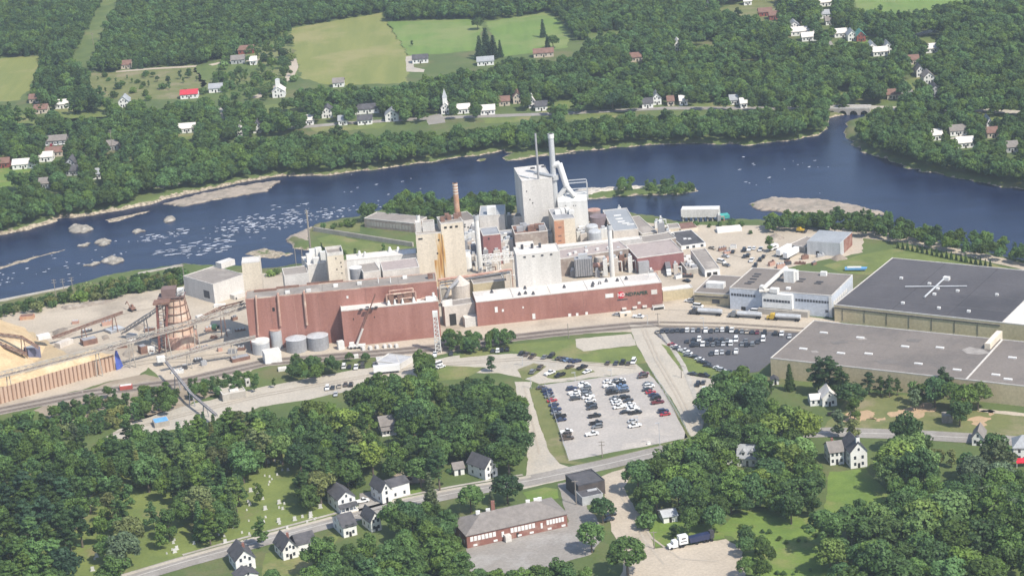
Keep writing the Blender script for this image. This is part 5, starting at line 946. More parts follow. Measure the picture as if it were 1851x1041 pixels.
    xa, ya = P(A_); xb, yb = P(Bq); xt, yt = P(r0+Zv(ridge)); xt2, yt2 = P(r1+Zv(ridge))
    keep(min(xa, xb, xt, xt2), min(yt, yt2), max(xa, xb, xt, xt2), max(ya, yb), max(ya, yb)); return t
house('white two storey house with black roof and glazed front porch by the main road', (613, 927), (644, 919), 12, 5.6, 8.4, porch=True, nf=2, lm='the glazed porch house')
house('white house with a steep front gable and a white roofed wing', (692, 911), (709, 906), 10, 5.6, 8.8, nf=1, lm='the white winged house', wing=(9, 8, 5.6, 7.2, 'R'))
house('white gabled house with grey roof at the bottom left', (428, 1034), (463, 1026), 11, 4.6, 8.2, roof=shingle, lm='the white gable at the bottom edge', chim=True)
house('grey roofed low extension in front of the bottom left house', (433, 1058), (468, 1048), 6, 2.8, 4.4, nf=1, floors=1)
house('white house with dark crossed gables beside a hedge below the main road', (513, 1013), (540, 1006), 10, 4.2, 8, nf=2, lm='the dark cross gabled house', wing=(8, 8, 4.2, 7, 'R'), chim=True)
house('white house under a broad black roof half hidden by trees below the road', (622, 972), (646, 966), 12, 4.5, 7.4, gable='side', lm='the half hidden black roof')
house('small dark gabled house on the lower side of the main road', (672, 962), (690, 957), 9, 4.6, 8, roof=shingle, lm='the small dark gabled house')
house('white gabled house with dark roof by the street corner', (878, 868), (900, 859), 11, 5.2, 8.6, nf=2, lm='the street corner house')
house('grey roofed house hidden deep in the wood', (690, 786), (716, 782), 10, 4, 6.6, gable='side', roof=greyshingle, porch=True, lm='the grey roofed house in the wood')
house('small grey shed between trees left of the corner house', (822, 860), (840, 857), 6, 3, 4.6, gable='side', roof=greyshingle, nf=1, floors=1, lm='the small grey shed')
t = house('long brick school with a hipped grey roof and rows of white windows', (845, 991), (1026, 951), 17, 5.4, 9.2, gable='side', wall=brick, roof=greyshingle, nf=0, ns=3, floors=1, hip=9, name='school', cat='school', lm='the brick school', win=blind)
A_, Bq = G(845, 991), G(1026, 951); u = (Bq-A_); L = u.length; u.normalize(); n = Vector((-u.y, u.x, 0)); n = n if n.y > 0 else -n
for s0, s1, c in ((.03, .29, 7), (.34, .37, 1), (.43, .68, 7), (.73, .755, 1), (.79, .97, 6)):
    for i in range(c):
        w = (s1-s0)*L/c; k = MB(); k.box(A_+u*(s0*L+i*w+w*.1)+Vector((0, 0, 2.5 if c > 1 else 1.6))-n*.1, u*w*.8, n*.098, (0, 0, 1.9 if c > 1 else 2.2)); x_ = k.build('window', blind, t)
for s in (.06, .26, .5, .62, .8, .94): k = MB(); k.box(A_+u*s*L+Vector((0, 0, .4))-n*.1, u*1.6, n*.098, (0, 0, .8)); k.build('basement_window', blind, t)
k = MB(); k.box(A_+u*.36*L-n*2.4, u*2.4, n*2.39, (0, 0, 2.6)); k.build('entrance', trim, t); k = MB(); k.box(A_-u*.3-n*.3+Vector((0, 0, 5.1)), u*(L+.6), n*.25, (0, 0, .35)); k.build('eave_board', trim, t)
p = A_+u*L*.36+n*10; k = MB(); k.bx(p.x-.7, p.x+.7, p.y-.7, p.y+.7, 8, 12.4); k.build('chimney', brick, t)
for s in (.2, .3, .7, .78, .82): p = A_+u*L*s+n*9; k = MB(); k.bx(p.x-.8, p.x+.8, p.y-.6, p.y+.6, 8.9, 10.2); k.build('roof_vent', whitemetal, t)
bk = block('corner_building', 'dark flat roofed corner building beside the gravel lane', 'building', (1045, 879), (1093, 868), (1036, 856), base=(1048, 903), wall=mat('dark_brown_boards', (.10, .085, .08), None, .3), roof=shingle, cop=darksteel, lm='the dark corner building')
bk2 = block('corner_building', 'lower black roofed annex in front of the corner building', 'building', (1052, 899), (1090, 891), (1047, 884), h=3.6, wall=hgrey, roof=shingle, cop=None)
rvent(bk2, 'roof_unit', 1070, 886, 4, 1, .5, galv)
house('white house with pale roof below the big warehouse', (1487, 735), (1513, 733), 9, 4, 7, roof=whiteroof, lm='the house below the warehouse', wing=(5, 7, 3, 4.4, 'L'))
house('white cottage with grey metal roof and two gabled dormers', (1333, 842), (1369, 843), 9, 3.6, 7.6, gable='side', roof=metalroof, dormers=2, nf=3, floors=1, lm='the dormered cottage', wing=(6, 7, 3, 5, 'L'))
house('white two storey house with grey roof beside the white barn', (1501, 841), (1526, 838), 9, 5.6, 8.4, gable='side', roof=greyshingle, nf=3, lm='the white house beside the barn', chim=True)
house('tall white barn with small roof cupola', (1538, 847), (1568, 843), 12, 7, 11, nf=2, lm='the white barn', cupola=True, name='barn', cat='barn')
house('grey hip roofed house with a red awning at the right edge', (1832, 834), (1872, 834), 10, 6, 9.2, gable='side', roof=metalroof, hip=3.5, lm='the grey hip roofed house', porch=False)
A1 = G(1838, 846); k = MB(); k.add([A1+Vector(v) for v in ((0, 0, 2.2), (6, 0, 2.2), (6, 3, 3), (0, 3, 3))], [(0, 1, 2, 3)]); k.add([A1+Vector(v) for v in ((0, 0, 1.9), (6, 0, 1.9), (6, 0, 2.2), (0, 0, 2.2))], [(0, 1, 2, 3)]); aw = ground_thing('awning', 'red awning in front of the grey hip roofed house', 'awning', A1); k.build('canopy', rednose, aw)
k = MB()
for dx in (0, 5.8): k.bx(A1.x+dx, A1.x+dx+.15, A1.y, A1.y+.15, 0, 1.9)
k.build('post', whitemetal, aw)
house('small grey gabled house beside the main road at the right', (1757, 805), (1778, 806), 9, 3.4, 6.4, roof=greyshingle, lm='the small grey gabled house')
house('small white garden shed at the left end of the big warehouse', (1396, 696), (1408, 695), 4, 2.2, 3.2, nf=1, floors=1, name='garden_shed', cat='shed')
house('overgrown pale shed behind the dump truck', (1200, 946), (1225, 942), 7, 2.6, 3.8, gable='side', roof=galv, nf=1, floors=1, name='shed', cat='shed')
# far bank and upper slopes: (x, y base centre, width px, kind, label)
Kd = {'w': (hwhite, shingle), 'g': (hwhite, greyshingle), 'p': (hwhite, whiteroof), 't': (htan, brownroof), 'r': (hwhite, redroof), 'G': (hgrey, greyshingle), 'b': (hgrey, shingle), 'R': (hred, greenroof), 'B': (hred, brownroof), 'm': (hwhite, metalroof)}
FAR = [(342, 179, 31, 'r', 'side', 'white house with a bright red roof by the wide driveway'), (504, 177, 22, 'p', 'church', 'white church with a square belfry beside the farm lane'), (806, 207, 16, 'p', 'steeple', 'white village church with a tall pointed steeple'), (612, 158, 20, 'g', 'side', 'white house with grey roof at the lower edge of the hay field'),
       (592, 214, 20, 'w', 'front', 'white gabled house among dark trees left of the long white house'), (664, 206, 44, 'w', 'side', 'long white house with dark roof in the village'), (709, 220, 24, 'm', 'front', 'tall white house with pale gable in the village'), (660, 226, 26, 'w', 'side', 'low white house with dark roof below the long white house'), (838, 206, 24, 'p', 'side', 'pale house right of the village church'), (882, 208, 26, 'p', 'side', 'white flat looking house right of the village church'), (912, 192, 20, 't', 'side', 'pinkish roofed house behind the village road'), (936, 188, 16, 't', 'front', 'smaller pinkish roofed house behind the village road'), (979, 201, 22, 'w', 'side', 'white house with black roof by the round tree'), (962, 196, 12, 'p', 'front', 'little white house beside the black roofed one'), (1171, 196, 20, 'w', 'side', 'white house with dark roof on the right village green'), (1188, 190, 16, 'm', 'front', 'white gabled house on the right village green'), (1213, 192, 12, 't', 'side', 'tan cottage on the right village green'), (1236, 191, 14, 'p', 'side', 'white cottage at the right end of the village road'), (1329, 190, 18, 'm', 'side', 'pale house among river trees left of the bridge'), (1345, 196, 12, 'p', 'side', 'small white house nearest the bridge on the left'),
       (760, 115, 28, 'w', 'side', 'long dark roofed shed beside the gravel farm yard'), (878, 119, 30, 'm', 'side', 'pale blue roofed house below the dark spruces'), (983, 104, 36, 't', 'side', 'long low tan roofed house at the green field'), (1152, 112, 24, 't', 'side', 'brown roofed house deep in the upper woods'), (1226, 92, 14, 'p', 'front', 'white gabled house alone in the upper woods'), (228, 125, 18, 't', 'side', 'tan farmhouse by the forest edge lane'), (445, 98, 28, 'B', 'side', 'red brown farm building with brown roof'), (430, 116, 24, 'G', 'side', 'grey farmhouse below the red brown one'), (458, 118, 12, 'p', 'side', 'small white shed beside the grey farmhouse'), (390, 168, 24, 'm', 'side', 'low pale shed right of the red roofed house'), (180, 542, 0, 'w', 'side', ''),
       (224, 195, 18, 'm', 'front', 'white house with pale gable in the left bank trees'), (112, 197, 24, 'p', 'side', 'white cottage with pale roof on the left bank lawn'), (74, 206, 24, 't', 'side', 'tan roofed white ranch house at the left'), (62, 187, 18, 't', 'side', 'brown house at the far left field edge'), (338, 241, 30, 'p', 'side', 'white mobile home among the left bank trees'), (465, 241, 14, 'w', 'front', 'small white gabled house near the driveway end'), (434, 246, 10, 'p', 'front', 'tiny white shed near the driveway end'), (620, 227, 16, 'm', 'side', 'pale trailer by the village road left end'), (560, 226, 14, 'p', 'side', 'pale cottage at the far left of the village road'),
       (100, 263, 40, 'G', 'side', 'long grey apartment row with cars in front'), (98, 284, 30, 't', 'side', 'tan roofed building below the apartment row'), (83, 293, 24, 'p', 'side', 'white house below the tan roofed building'), (6, 304, 22, 'B', 'side', 'white walled brown roofed house at the left edge'), (42, 306, 38, 'p', 'side', 'long low white building on the left bank'), (128, 308, 18, 'b', 'front', 'grey gabled house beside the dark round tree'), (132, 318, 26, 'b', 'side', 'dark roofed house below the grey gabled house'), (80, 341, 18, 'G', 'side', 'grey house near the left bank shrubs'), (204, 272, 22, 'G', 'side', 'grey roofed shed at the pole'), (176, 324, 16, 'm', 'side', 'pale grey house at the left bank edge of the trees'),
       (1447, 65, 34, 'p', 'side', 'big white house with white barn on the upper street'), (1437, 58, 20, 'm', 'front', 'white gabled barn behind the big white house'), (1463, 75, 26, 'p', 'side', 'long white annex in front of the big white house'), (1524, 68, 30, 'p', 'side', 'white farmhouse with long ell left of the green roofed barn'), (1541, 75, 16, 'm', 'front', 'white gable end house beside the farmhouse'), (1557, 76, 16, 'R', 'front', 'red barn with green roof and white side'), (1578, 98, 18, 'm', 'front', 'white gabled house below the green roofed barn'), (1592, 102, 26, 'p', 'side', 'low white house right of the gabled one'), (1606, 97, 16, 'm', 'front', 'second white gabled house on the upper right'), (1688, 96, 28, 'p', 'side', 'long pale roofed barn in the upper right woods'), (1494, 12, 24, 'p', 'side', 'white long house at the top right'), (1490, 34, 20, 'm', 'side', 'grey white house on the upper street bend'), (1500, 46, 14, 'g', 'side', 'little house by the upper street bend'), (1384, 30, 24, 'B', 'side', 'rusty roofed building in the dry clearing'), (1400, 36, 18, 'B', 'side', 'second rusty roofed building in the dry clearing'), (1352, 10, 14, 'p', 'side', 'small white building at the top edge'), (1280, 12, 10, 'p', 'front', 'tiny white house at the top edge'),
       (1653, 117, 18, 't', 'side', 'brown walled house above the side street'), (1664, 140, 14, 'g', 'front', 'grey roofed house on the side street'), (1680, 152, 20, 'g', 'front', 'white gabled house on the side street with grey roof'), (1692, 176, 20, 'b', 'front', 'white house with dark roof by the shore road'), (1616, 180, 24, 't', 'side', 'tan brick house left of the side street'), (1733, 246, 30, 'g', 'side', 'grey roofed house on the right shore'), (1694, 254, 20, 'p', 'side', 'low white roofed shed on the right shore'), (1746, 268, 30, 'p', 'side', 'pale roofed long house on the right shore'), (1789, 236, 10, 'm', 'front', 'small white gabled cottage on the right shore'), (1795, 250, 20, 't', 'side', 'brown roofed house behind the shore trees'), (1830, 276, 22, 'G', 'side', 'grey house at the right edge among shore trees')]
for x, y, w, kd, gb, lb in FAR:
    if not w: continue
    wl, rf = Kd[kd]; sl = .075*w/2
    gab = 'front' if gb in ('church', 'steeple', 'front') else 'side'; ev = 4.6 if gab == 'front' else 3.4
    house(lb, (x-w/2, y+sl), (x+w/2, y-sl), 9 if gab == 'side' else 11, ev, ev+3.4 if gab == 'front' else ev+2.6, gab, wl, rf, nf=2 if w < 25 else 4, ns=1, floors=1 if gab == 'side' else 2, steeple=8 if gb == 'steeple' else (5 if gb == 'church' else 0), name='church' if gb in ('church', 'steeple') else ('barn' if 'barn' in lb.split(' with ')[0] else 'house'), cat='church' if gb in ('church', 'steeple') else ('barn' if 'barn' in lb.split(' with ')[0] else 'house'))
# --- bridge at the stream mouth
p0, p1 = G(1494, 203, 0), G(1572, 203, 0); u = p1-p0; L = u.length; u.normalize(); n = Vector((-u.y, u.x, 0)); t = ground_thing('road_bridge', 'old concrete arch bridge over the stream mouth', 'bridge', (p0+p1)/2)
k = MB(); k.box(p0+Vector((0, 0, 1.6)), u*L, n*8, (0, 0, .6)); k.build('deck', conc, t)
k = MB(); k.box(p0+Vector((0, 0, 2.2)), u*L, n*.35, (0, 0, .8)); k.box(p0+n*7.65+Vector((0, 0, 2.2)), u*L, n*.35, (0, 0, .8)); k.build('parapet', trim, t)
N = 4; w = L/N
for i in range(N):
    k = MB(); o_ = p0+u*i*w; pts = [(0, -3), (.13, -3)]+[(.5-.37*math.cos(math.pi*j/10), -1.8+2.7*math.sin(math.pi*j/10)) for j in range(11)]+[(.87, -3), (1, -3), (1, 1.6), (0, 1.6)]
    vs = [o_+u*a*w+Vector((0, 0, z)) for a, z in pts]; m_ = len(pts); vs += [v+n*7.9 for v in vs]
    k.add(vs, [tuple(range(m_)), tuple(range(2*m_-1, m_-1, -1))]+[((i_+1) % m_, i_, m_+i_, m_+(i_+1) % m_) for i_ in range(m_)]); k.build('arch', conc, t)
keep(1496, 190, 1570, 216, 216)
# ------------------------------------------------------------ vehicles
PAINT = {'white': (.78, .78, .77), 'black': (.02, .02, .022), 'grey': (.20, .21, .22), 'silver': (.48, .49, .50), 'navy': (.025, .035, .09), 'red': (.42, .03, .04), 'maroon': (.14, .025, .035), 'tan': (.38, .33, .26), 'brown': (.10, .075, .06), 'blue': (.16, .24, .38), 'charcoal': (.055, .058, .065)}
PM = {k_: mat('car_paint_'+k_, v, tuple(x*.93 for x in v), 1.5, .28, spec=.6) for k_, v in PAINT.items()}
carglass = mat('car_glass', (.02, .024, .03), None, 1, .08, spec=.8)
def car_proto(kind):
    t = bpy.data.objects.new(kind, None); COL.objects.link(t); k = MB()
    if kind == 'pickup': Lh, w, hood, belt, top = 2.85, .98, 1.12, 1.15, 1.85; cab = (-.35, .0, 1.1, 1.75)
    elif kind == 'suv': Lh, w, hood, belt, top = 2.4, .95, 1.08, 1.12, 1.74; cab = (-2.3, -2.05, .55, 1.2)
    elif kind == 'van': Lh, w, hood, belt, top = 2.6, 1.0, 1.2, 1.25, 2.1; cab = (-2.5, -2.4, 1.2, 1.9)
    else: Lh, w, hood, belt, top = 2.35, .9, .86, .92, 1.43; cab = (-1.75, -1.0, .35, 1.15)
    tr = belt if kind in ('suv', 'van') else belt+.02
    if kind == 'pickup':
        k.prismY([(-2.85, .45), (2.7, .35), (2.85, .6), (2.8, .98), (1.75, hood), (1.1, belt), (-.4, belt), (-.4, .75), (-2.85, .75)], w)
        k.bx(-2.85, -.4, -w, -w+.1, .75, belt); k.bx(-2.85, -.4, w-.1, w, .75, belt); k.bx(-2.85, -2.75, -w+.1, w-.1, .75, belt)
    else: k.prismY([(-Lh, .5), (-Lh+.1, .32), (Lh-.15, .32), (Lh, .55), (Lh-.05, hood-.18), (cab[3], hood), (cab[3]-.1, belt), (cab[0], tr), (-Lh+.02, tr-.1)], w)
    k.prismY([(cab[1], top-.06), (cab[2], top-.06), (cab[2]-.08, top+.02), (cab[1]+.08, top+.02)], w*.8); b = k.build('body', PM['white']); b.parent = t
    k = MB(); k.prismY([(cab[0]+.05, belt+.003), (cab[3]-.12, belt+.003), (cab[2]+.02, top-.063), (cab[1]-.02, top-.063)], 0, [w*.96, w*.96, w*.8, w*.8]); g_ = k.build('window', carglass); g_.parent = t
    for x in (-Lh*.62, Lh*.62):
        for e in (-1, 1): k = MB(); k.cyl((x, e*(w-.2), .34), (x, e*(w+.02), .34), .34, .34, 12); wh = k.build('wheel', tire); wh.parent = t
    KIDS[kind] = list(t.children); return t
PROTO = {k_: car_proto(k_) for k_ in ('sedan', 'suv', 'pickup', 'van')}
for p in PROTO.values():
    p.location = (0, -50, 0)
FIRST = set(); BODY = {}
def car(x, y, hd, kind, col, label, group):
    src = PROTO[kind]; q = G(x, y); f = G(x+hd[0], y+hd[1])-q; rz = math.atan2(f.y, f.x); z = .13
    if kind not in FIRST: FIRST.add(kind); o = src; o.location = (q.x, q.y, z); o.rotation_euler = (0, 0, rz); kids = KIDS[kind]
    else: o = copy_tree(src, (q.x, q.y, z), rz); kids = list(o.children)
    o.name = {'sedan': 'parked_car', 'suv': 'parked_suv', 'pickup': 'pickup_truck', 'van': 'parked_van'}[kind]
    tag(o, label, {'sedan': 'car', 'suv': 'car', 'pickup': 'pickup truck', 'van': 'van'}[kind], group)
    for c in kids:
        if c.name.startswith('body'): c.material_slots[0].link = 'OBJECT'; c.material_slots[0].material = PM[col]
    FOOT.append([(q.x-3, q.y-3), (q.x+3, q.y-3), (q.x+3, q.y+3), (q.x-3, q.y+3)])
CC = {'w': 'white', 'k': 'black', 'g': 'grey', 's': 'silver', 'n': 'navy', 'r': 'red', 'm': 'maroon', 't': 'tan', 'b': 'brown', 'B': 'blue', 'c': 'charcoal'}
KK = {'s': 'sedan', 'u': 'suv', 'p': 'pickup', 'v': 'van'}
NTH = ['first', 'second', 'third', 'fourth', 'fifth', 'sixth', 'seventh', 'eighth', 'ninth', 'tenth', 'eleventh', 'twelfth', 'thirteenth', 'fourteenth', 'fifteenth', 'sixteenth', 'seventeenth', 'eighteenth', 'nineteenth', 'twentieth', 'twenty first', 'twenty second', 'twenty third', 'twenty fourth']
def row(sc, ox, oy, hd, items, where, group, flip=True):
    for i, (x, y, c) in enumerate(items):
        s = (1 if (i*7+len(items)) % 3 else -1) if flip else 1; kd = KK[c[1]]
        wd = {'sedan': 'car', 'suv': 'tall car', 'pickup': 'pickup truck', 'van': 'van'}[kd]
        car(ox+x/sc, oy+y/sc, (hd[0]*s, hd[1]*s), kd, CC[c[0]], f'{CC[c[0]]} {wd}, {NTH[i]} {where}', group)
LOTX = (5.48, 960, 640); lh = (10, -1.6)
g_ = 'cars parked in the gravel parking lot'
row(*LOTX, lh, [(105, 345, 'bs'), (155, 372, 'nu'), (170, 400, 'ns'), (185, 430, 'gs'), (208, 470, 'rs'), (225, 514, 'ns'), (248, 560, 'nu'), (250, 595, 'gs'), (285, 630, 'kp'), (300, 662, 'ns'), (350, 782, 'wp'), (345, 810, 'bu'), (360, 848, 'bp')], 'from the far end of the left column in the gravel lot', g_)
row(*LOTX, lh, [(405, 355, 'nu'), (430, 395, 'wp'), (440, 418, 'ws'), (440, 452, 'cu')], 'from the far end of the left half of the second column', g_)
row(*LOTX, lh, [(520, 305, 'ws'), (530, 330, 'wp'), (545, 352, 'gu'), (548, 380, 'cs'), (555, 405, 'gu'), (568, 438, 'wp'), (590, 470, 'ws'), (600, 512, 'cu'), (605, 545, 'cu'), (630, 625, 'kp'), (645, 695, 'kp'), (658, 730, 'gu'), (605, 805, 'wp')], 'from the far end of the right half of the second column', g_)
row(*LOTX, lh, [(765, 282, 'ws'), (775, 325, 'wp'), (790, 350, 'gs'), (800, 372, 'cu'), (805, 397, 'kp'), (830, 445, 'gs'), (842, 472, 'ws'), (855, 498, 'ws'), (878, 535, 'wp'), (935, 585, 'ks')], 'from the far end of the left half of the third column', g_)
row(*LOTX, lh, [(850, 272, 'gs'), (888, 270, 'ws'), (880, 300, 'kp'), (895, 325, 'Bs'), (912, 350, 'Bu'), (925, 378, 'cs'), (930, 440, 'ku'), (962, 470, 'cs'), (985, 508, 'ws'), (1000, 535, 'ws'), (1012, 560, 'wp'), (1035, 592, 'kp'), (1010, 675, 'ss'), (1030, 722, 'wp')], 'from the far end of the right half of the third column', g_)
row(*LOTX, lh, [(1118, 205, 'ms'), (1105, 235, 'bu'), (1160, 305, 'gs'), (1172, 330, 'wu'), (1150, 362, 'cs'), (1185, 388, 'rs'), (1215, 415, 'ns'), (1235, 450, 'ku'), (1255, 490, 'mp'), (1310, 578, 'nu'), (1328, 608, 'rs')], 'from the far end of the right column in the gravel lot', g_)
Z4 = (3.857, 780, 560); g_ = 'cars along the access road'
row(*Z4, (1, -6), [(428, 293, 'cs'), (463, 293, 'wu'), (492, 287, 'ks'), (530, 283, 'ku')], 'from the left of the four cars by the railway trees', g_)
row(*Z4, (6, -5), [(632, 312, 'ku'), (665, 318, 'bs'), (705, 332, 'bp'), (790, 336, 'gs'), (838, 328, 'ku')], 'from the left of the diagonal cars below the lawn', g_)
row(*Z4, (8, -2), [(897, 345, 'bs'), (925, 352, 'cs'), (952, 358, 'Bs'), (985, 362, 'ns'), (1012, 366, 'ns')], 'from the left of the close row below the lawn', g_)
row(*Z4, (3, -6), [(1230, 377, 'bs'), (1287, 380, 'cs'), (1335, 374, 'kp'), (1372, 380, 'bs'), (1410, 370, 'wv')], 'from the left of the row at the lower lawn corner', g_)
row(*Z4, (8, -3), [(825, 450, 'wp'), (897, 464, 'kp'), (965, 404, 'bs'), (1052, 410, 'kp'), (1085, 438, 'ws')], 'from the left around the grass island', g_)
row(*Z4, (5, -6), [(705, 440, 'gu'), (757, 412, 'bp')], 'of two cars on the grass patch left of the island', g_)
row(*Z4, (1, -6), [(25, 322, 'wp'), (138, 312, 'cs')], 'of two cars beside the white lattice tower', g_)
row(*Z4, (6, -2), [(40, 392, 'wv'), (65, 405, 'ws'), (20, 400, 'ss')], 'of three pale vehicles at the wood edge on the access road', g_)
Z5 = (4.73, 1150, 560); g_ = 'cars parked in the black asphalt lot'
row(*Z5, (-1.5, 10), [(185, 195, 'ts'), (222, 192, 'cs'), (265, 190, 'cs'), (312, 188, 'cs'), (355, 185, 'cs'), (396, 187, 'ks'), (437, 184, 'wu'), (487, 186, 'ss'), (533, 184, 'cs'), (597, 188, 'wp'), (642, 190, 'cs'), (693, 184, 'gs'), (738, 182, 'wu'), (778, 182, 'ku'), (818, 186, 'wp'), (860, 192, 'cs'), (905, 195, 'gs'), (947, 198, 'ts'), (992, 200, 'cs'), (1035, 202, 'ms'), (1100, 208, 'ku'), (1192, 212, 'ku'), (1245, 215, 'wp'), (1312, 238, 'ss')], 'from the left in the top row of the asphalt lot', g_)
row(*Z5, (-1.5, 10), [(437, 278, 'cs'), (492, 268, 'ks'), (540, 264, 'wu'), (597, 270, 'cs'), (640, 265, 'ks'), (687, 270, 'cs'), (735, 270, 'ku'), (780, 275, 'gs'), (855, 268, 'wv'), (940, 274, 'gs'), (1040, 282, 'cs'), (1087, 265, 'wv')], 'from the left in the middle row of the asphalt lot', g_)
row(*Z5, (-1.5, 10), [(485, 310, 'ku'), (520, 305, 'cs'), (570, 305, 'wp'), (612, 305, 'cs'), (660, 305, 'gs'), (705, 300, 'cs'), (745, 303, 'ss'), (810, 300, 'wv'), (905, 305, 'gs'), (947, 308, 'ks'), (995, 302, 'gu')], 'from the left in the lower middle row of the asphalt lot', g_)
row(*Z5, (-1.5, 10), [(645, 383, 'cs'), (690, 377, 'wu'), (735, 373, 'ss'), (790, 375, 'ks'), (856, 368, 'wp')], 'from the left in the short row of the asphalt lot', g_)
row(*Z5, (9, 1.6), [(310, 310, 'rs'), (335, 326, 'ws'), (355, 345, 'cs'), (408, 362, 'wp'), (440, 378, 'ws'), (446, 402, 'gs'), (508, 414, 'cs'), (540, 433, 'ws'), (560, 456, 'cs'), (598, 466, 'ks'), (612, 488, 'cs'), (700, 508, 'ws'), (730, 528, 'su'), (788, 540, 'cs')], 'from the top of the diagonal edge row of the asphalt lot', g_)
row(*Z5, (9, 1.6), [(480, 556, 'cs'), (580, 572, 'kp'), (690, 588, 'ks')], 'from the left below the grass wedge', g_)
row(*Z5, (-3, 8), [(575, 630, 'cs'), (527, 648, 'ku'), (578, 700, 'wu')], 'from the top in the parking strip by the mill street', g_)
Z8 = (4.525, 1050, 330); g_ = 'cars on the upper gravel yard'
row(*Z8, (3, -6), [(1245, 574, 'ks'), (1335, 562, 'ku'), (1378, 556, 'wp'), (1418, 546, 'ws'), (1470, 556, 'wp'), (1340, 612, 'cs'), (1368, 606, 'ku'), (1398, 645, 'wp'), (1468, 640, 'ku'), (1494, 614, 'ks'), (1428, 690, 'ku')], 'from the left among the cars on the upper gravel yard', g_)
row(*Z8, (8, 2), [(1150, 660, 'wv'), (1190, 685, 'gs'), (1075, 545, 'ts'), (1185, 612, 'ss'), (865, 812, 'ks')], 'of the scattered vehicles by the grey garage shed', g_)
row(4.73, 1150, 560, (9, .6), [(1005, 26, 'wv'), (20, 68, 'wp'), (-160, 50, 'ss')], 'from the right of the vehicles at the mill gate', 'vehicles at the mill gate')
row(1, 0, 0, (8, .8), [(1262, 556, 'wv'), (1246, 546, 'wu')], 'of two white vehicles in front of the tan plant office', 'vehicles at the mill gate')
row(4.338, 380, 480, (-1, 6), [(920, 970, 'wu'), (962, 964, 'cs'), (1012, 954, 'ts'), (1062, 942, 'bs'), (1106, 942, 'ku')], 'from the left of the row on the lower access road', 'cars on the lower access road')
row(4.338, 380, 480, (-1, 6), [(1050, 802, 'wv'), (1092, 802, 'ks'), (1145, 806, 'wp'), (1197, 796, 'cv'), (1290, 784, 'gs'), (985, 1018, 'ss')], 'from the left of the upper row on the access road', 'cars on the lower access road')
row(1, 0, 0, (9, -2), [(655, 908, 'wp')], 'and only one in the grey driveway of the white houses', 'cars at the houses')
row(1, 0, 0, (9, -2), [(735, 868, 'ms'), (1225, 818, 'cu')], 'of the dark cars near the houses on the main road', 'cars at the houses')
row(1, 0, 0, (9, -2), [(1104, 932, 'ks'), (1100, 941, 'cs')], 'of two dark cars by the gravel lane', 'cars at the houses')
row(1, 0, 0, (-2, 8), [(84, 264, 'ws'), (93, 264, 'rs'), (101, 263, 'ws'), (110, 262, 'ws'), (117, 261, 'ws')], 'from the left in front of the grey apartment row', 'cars at the apartment row')
row(1, 0, 0, (9, -1), [(1508, 750, 'kp')], 'and only one below the white house under the warehouse', 'cars at the houses')
def big(name, label, cat, x, y, hd, parts, group=None):
    q = G(x, y); f = G(x+hd[0], y+hd[1])-q; t = bpy.data.objects.new(name, None); COL.objects.link(t); tag(t, label, cat, group)
    t.location = (q.x, q.y, .14); t.rotation_euler = (0, 0, math.atan2(f.y, f.x))
    for nm, m, fn in parts:
        k = MB(); fn(k); o = k.build(nm, m); o.parent = t
    FOOT.append([(q.x-9, q.y-4), (q.x+9, q.y-4), (q.x+9, q.y+4), (q.x-9, q.y+4)])
    return t
def wheels(xs_): return [('wheel', tire, (lambda k, x=x, e=e: k.cyl((x, e*.75, .52), (x, e*1.25, .52), .52, .52, 12))) for x in xs_ for e in (-1, 1)]
def cabf(k): k.prismY([(4.6, .6), (8.2, .55), (8.3, 1.6), (6.9, 1.85), (6.5, 3.0), (4.9, 3.2), (4.6, 3.1)], 1.15)
def cabw(k): k.prismY([(6.55, 2.0), (6.86, 2.0), (6.52, 2.85), (6.4, 2.85)], 1.17)
def tanker(label, x, y, hd, cabm, tm): big('tank_truck', label, 'tank truck', x, y, hd, [('cab', cabm, cabf), ('window', carglass, cabw), ('tank', tm, lambda k: k.cyl((-8.2, 0, 2.1), (3.8, 0, 2.1), 1.1, 1.1, 18)), ('chassis', darksteel, lambda k: k.bx(-8, 6.5, -.5, .5, .75, 1.0)), ('walkway', galv, lambda k: k.bx(-7, 3, -.3, .3, 3.21, 3.35))]+wheels((7.2, 4.4, 3.2, -6, -7.3)), 'tank trucks in front of the pale plant')
tanker('dark cabbed tank truck, leftmost of the three on the gravel', 1276, 569, (-10, -.6), PM['charcoal'], galv)
tanker('grey cabbed tank truck in the middle of the three', 1347, 574.5, (-10, -.6), PM['grey'], galv)
tanker('yellow cabbed tank truck at the right of the three', 1417, 579, (-10, -.6), yellow, galv)
def semi(label, x, y, hd, cabm, bm, cab=True): big('semi_trailer' if not cab else 'semi_truck', label, 'semi trailer' if not cab else 'semi truck', x, y, hd, ([('cab', cabm, cabf), ('window', carglass, cabw)] if cab else [])+[('trailer_box', bm, lambda k: k.bx(-8.2, 4, -1.28, 1.28, 1.2, 4.0)), ('chassis', darksteel, lambda k: k.bx(-8, 6 if cab else 3.9, -.5, .5, .8, 1.19))]+wheels((7.2, 4.4, 3.2, -6, -7.3) if cab else (-6, -7.3)))
semi('white semi truck backed up to the brick red hall', 1208, 492, (2, 10), PM['white'], PM['grey'])
semi('white box trailer, left one of two beside the lone grey warehouse', 1421, 458, (9, -5), PM['white'], PM['white'], False)
semi('white box trailer, right one of two beside the lone grey warehouse', 1434, 463, (9, -5), PM['white'], PM['white'], False)
semi('white box trailer parked at the pale grey office', 708, 674, (10, -1), PM['white'], PM['white'], False)
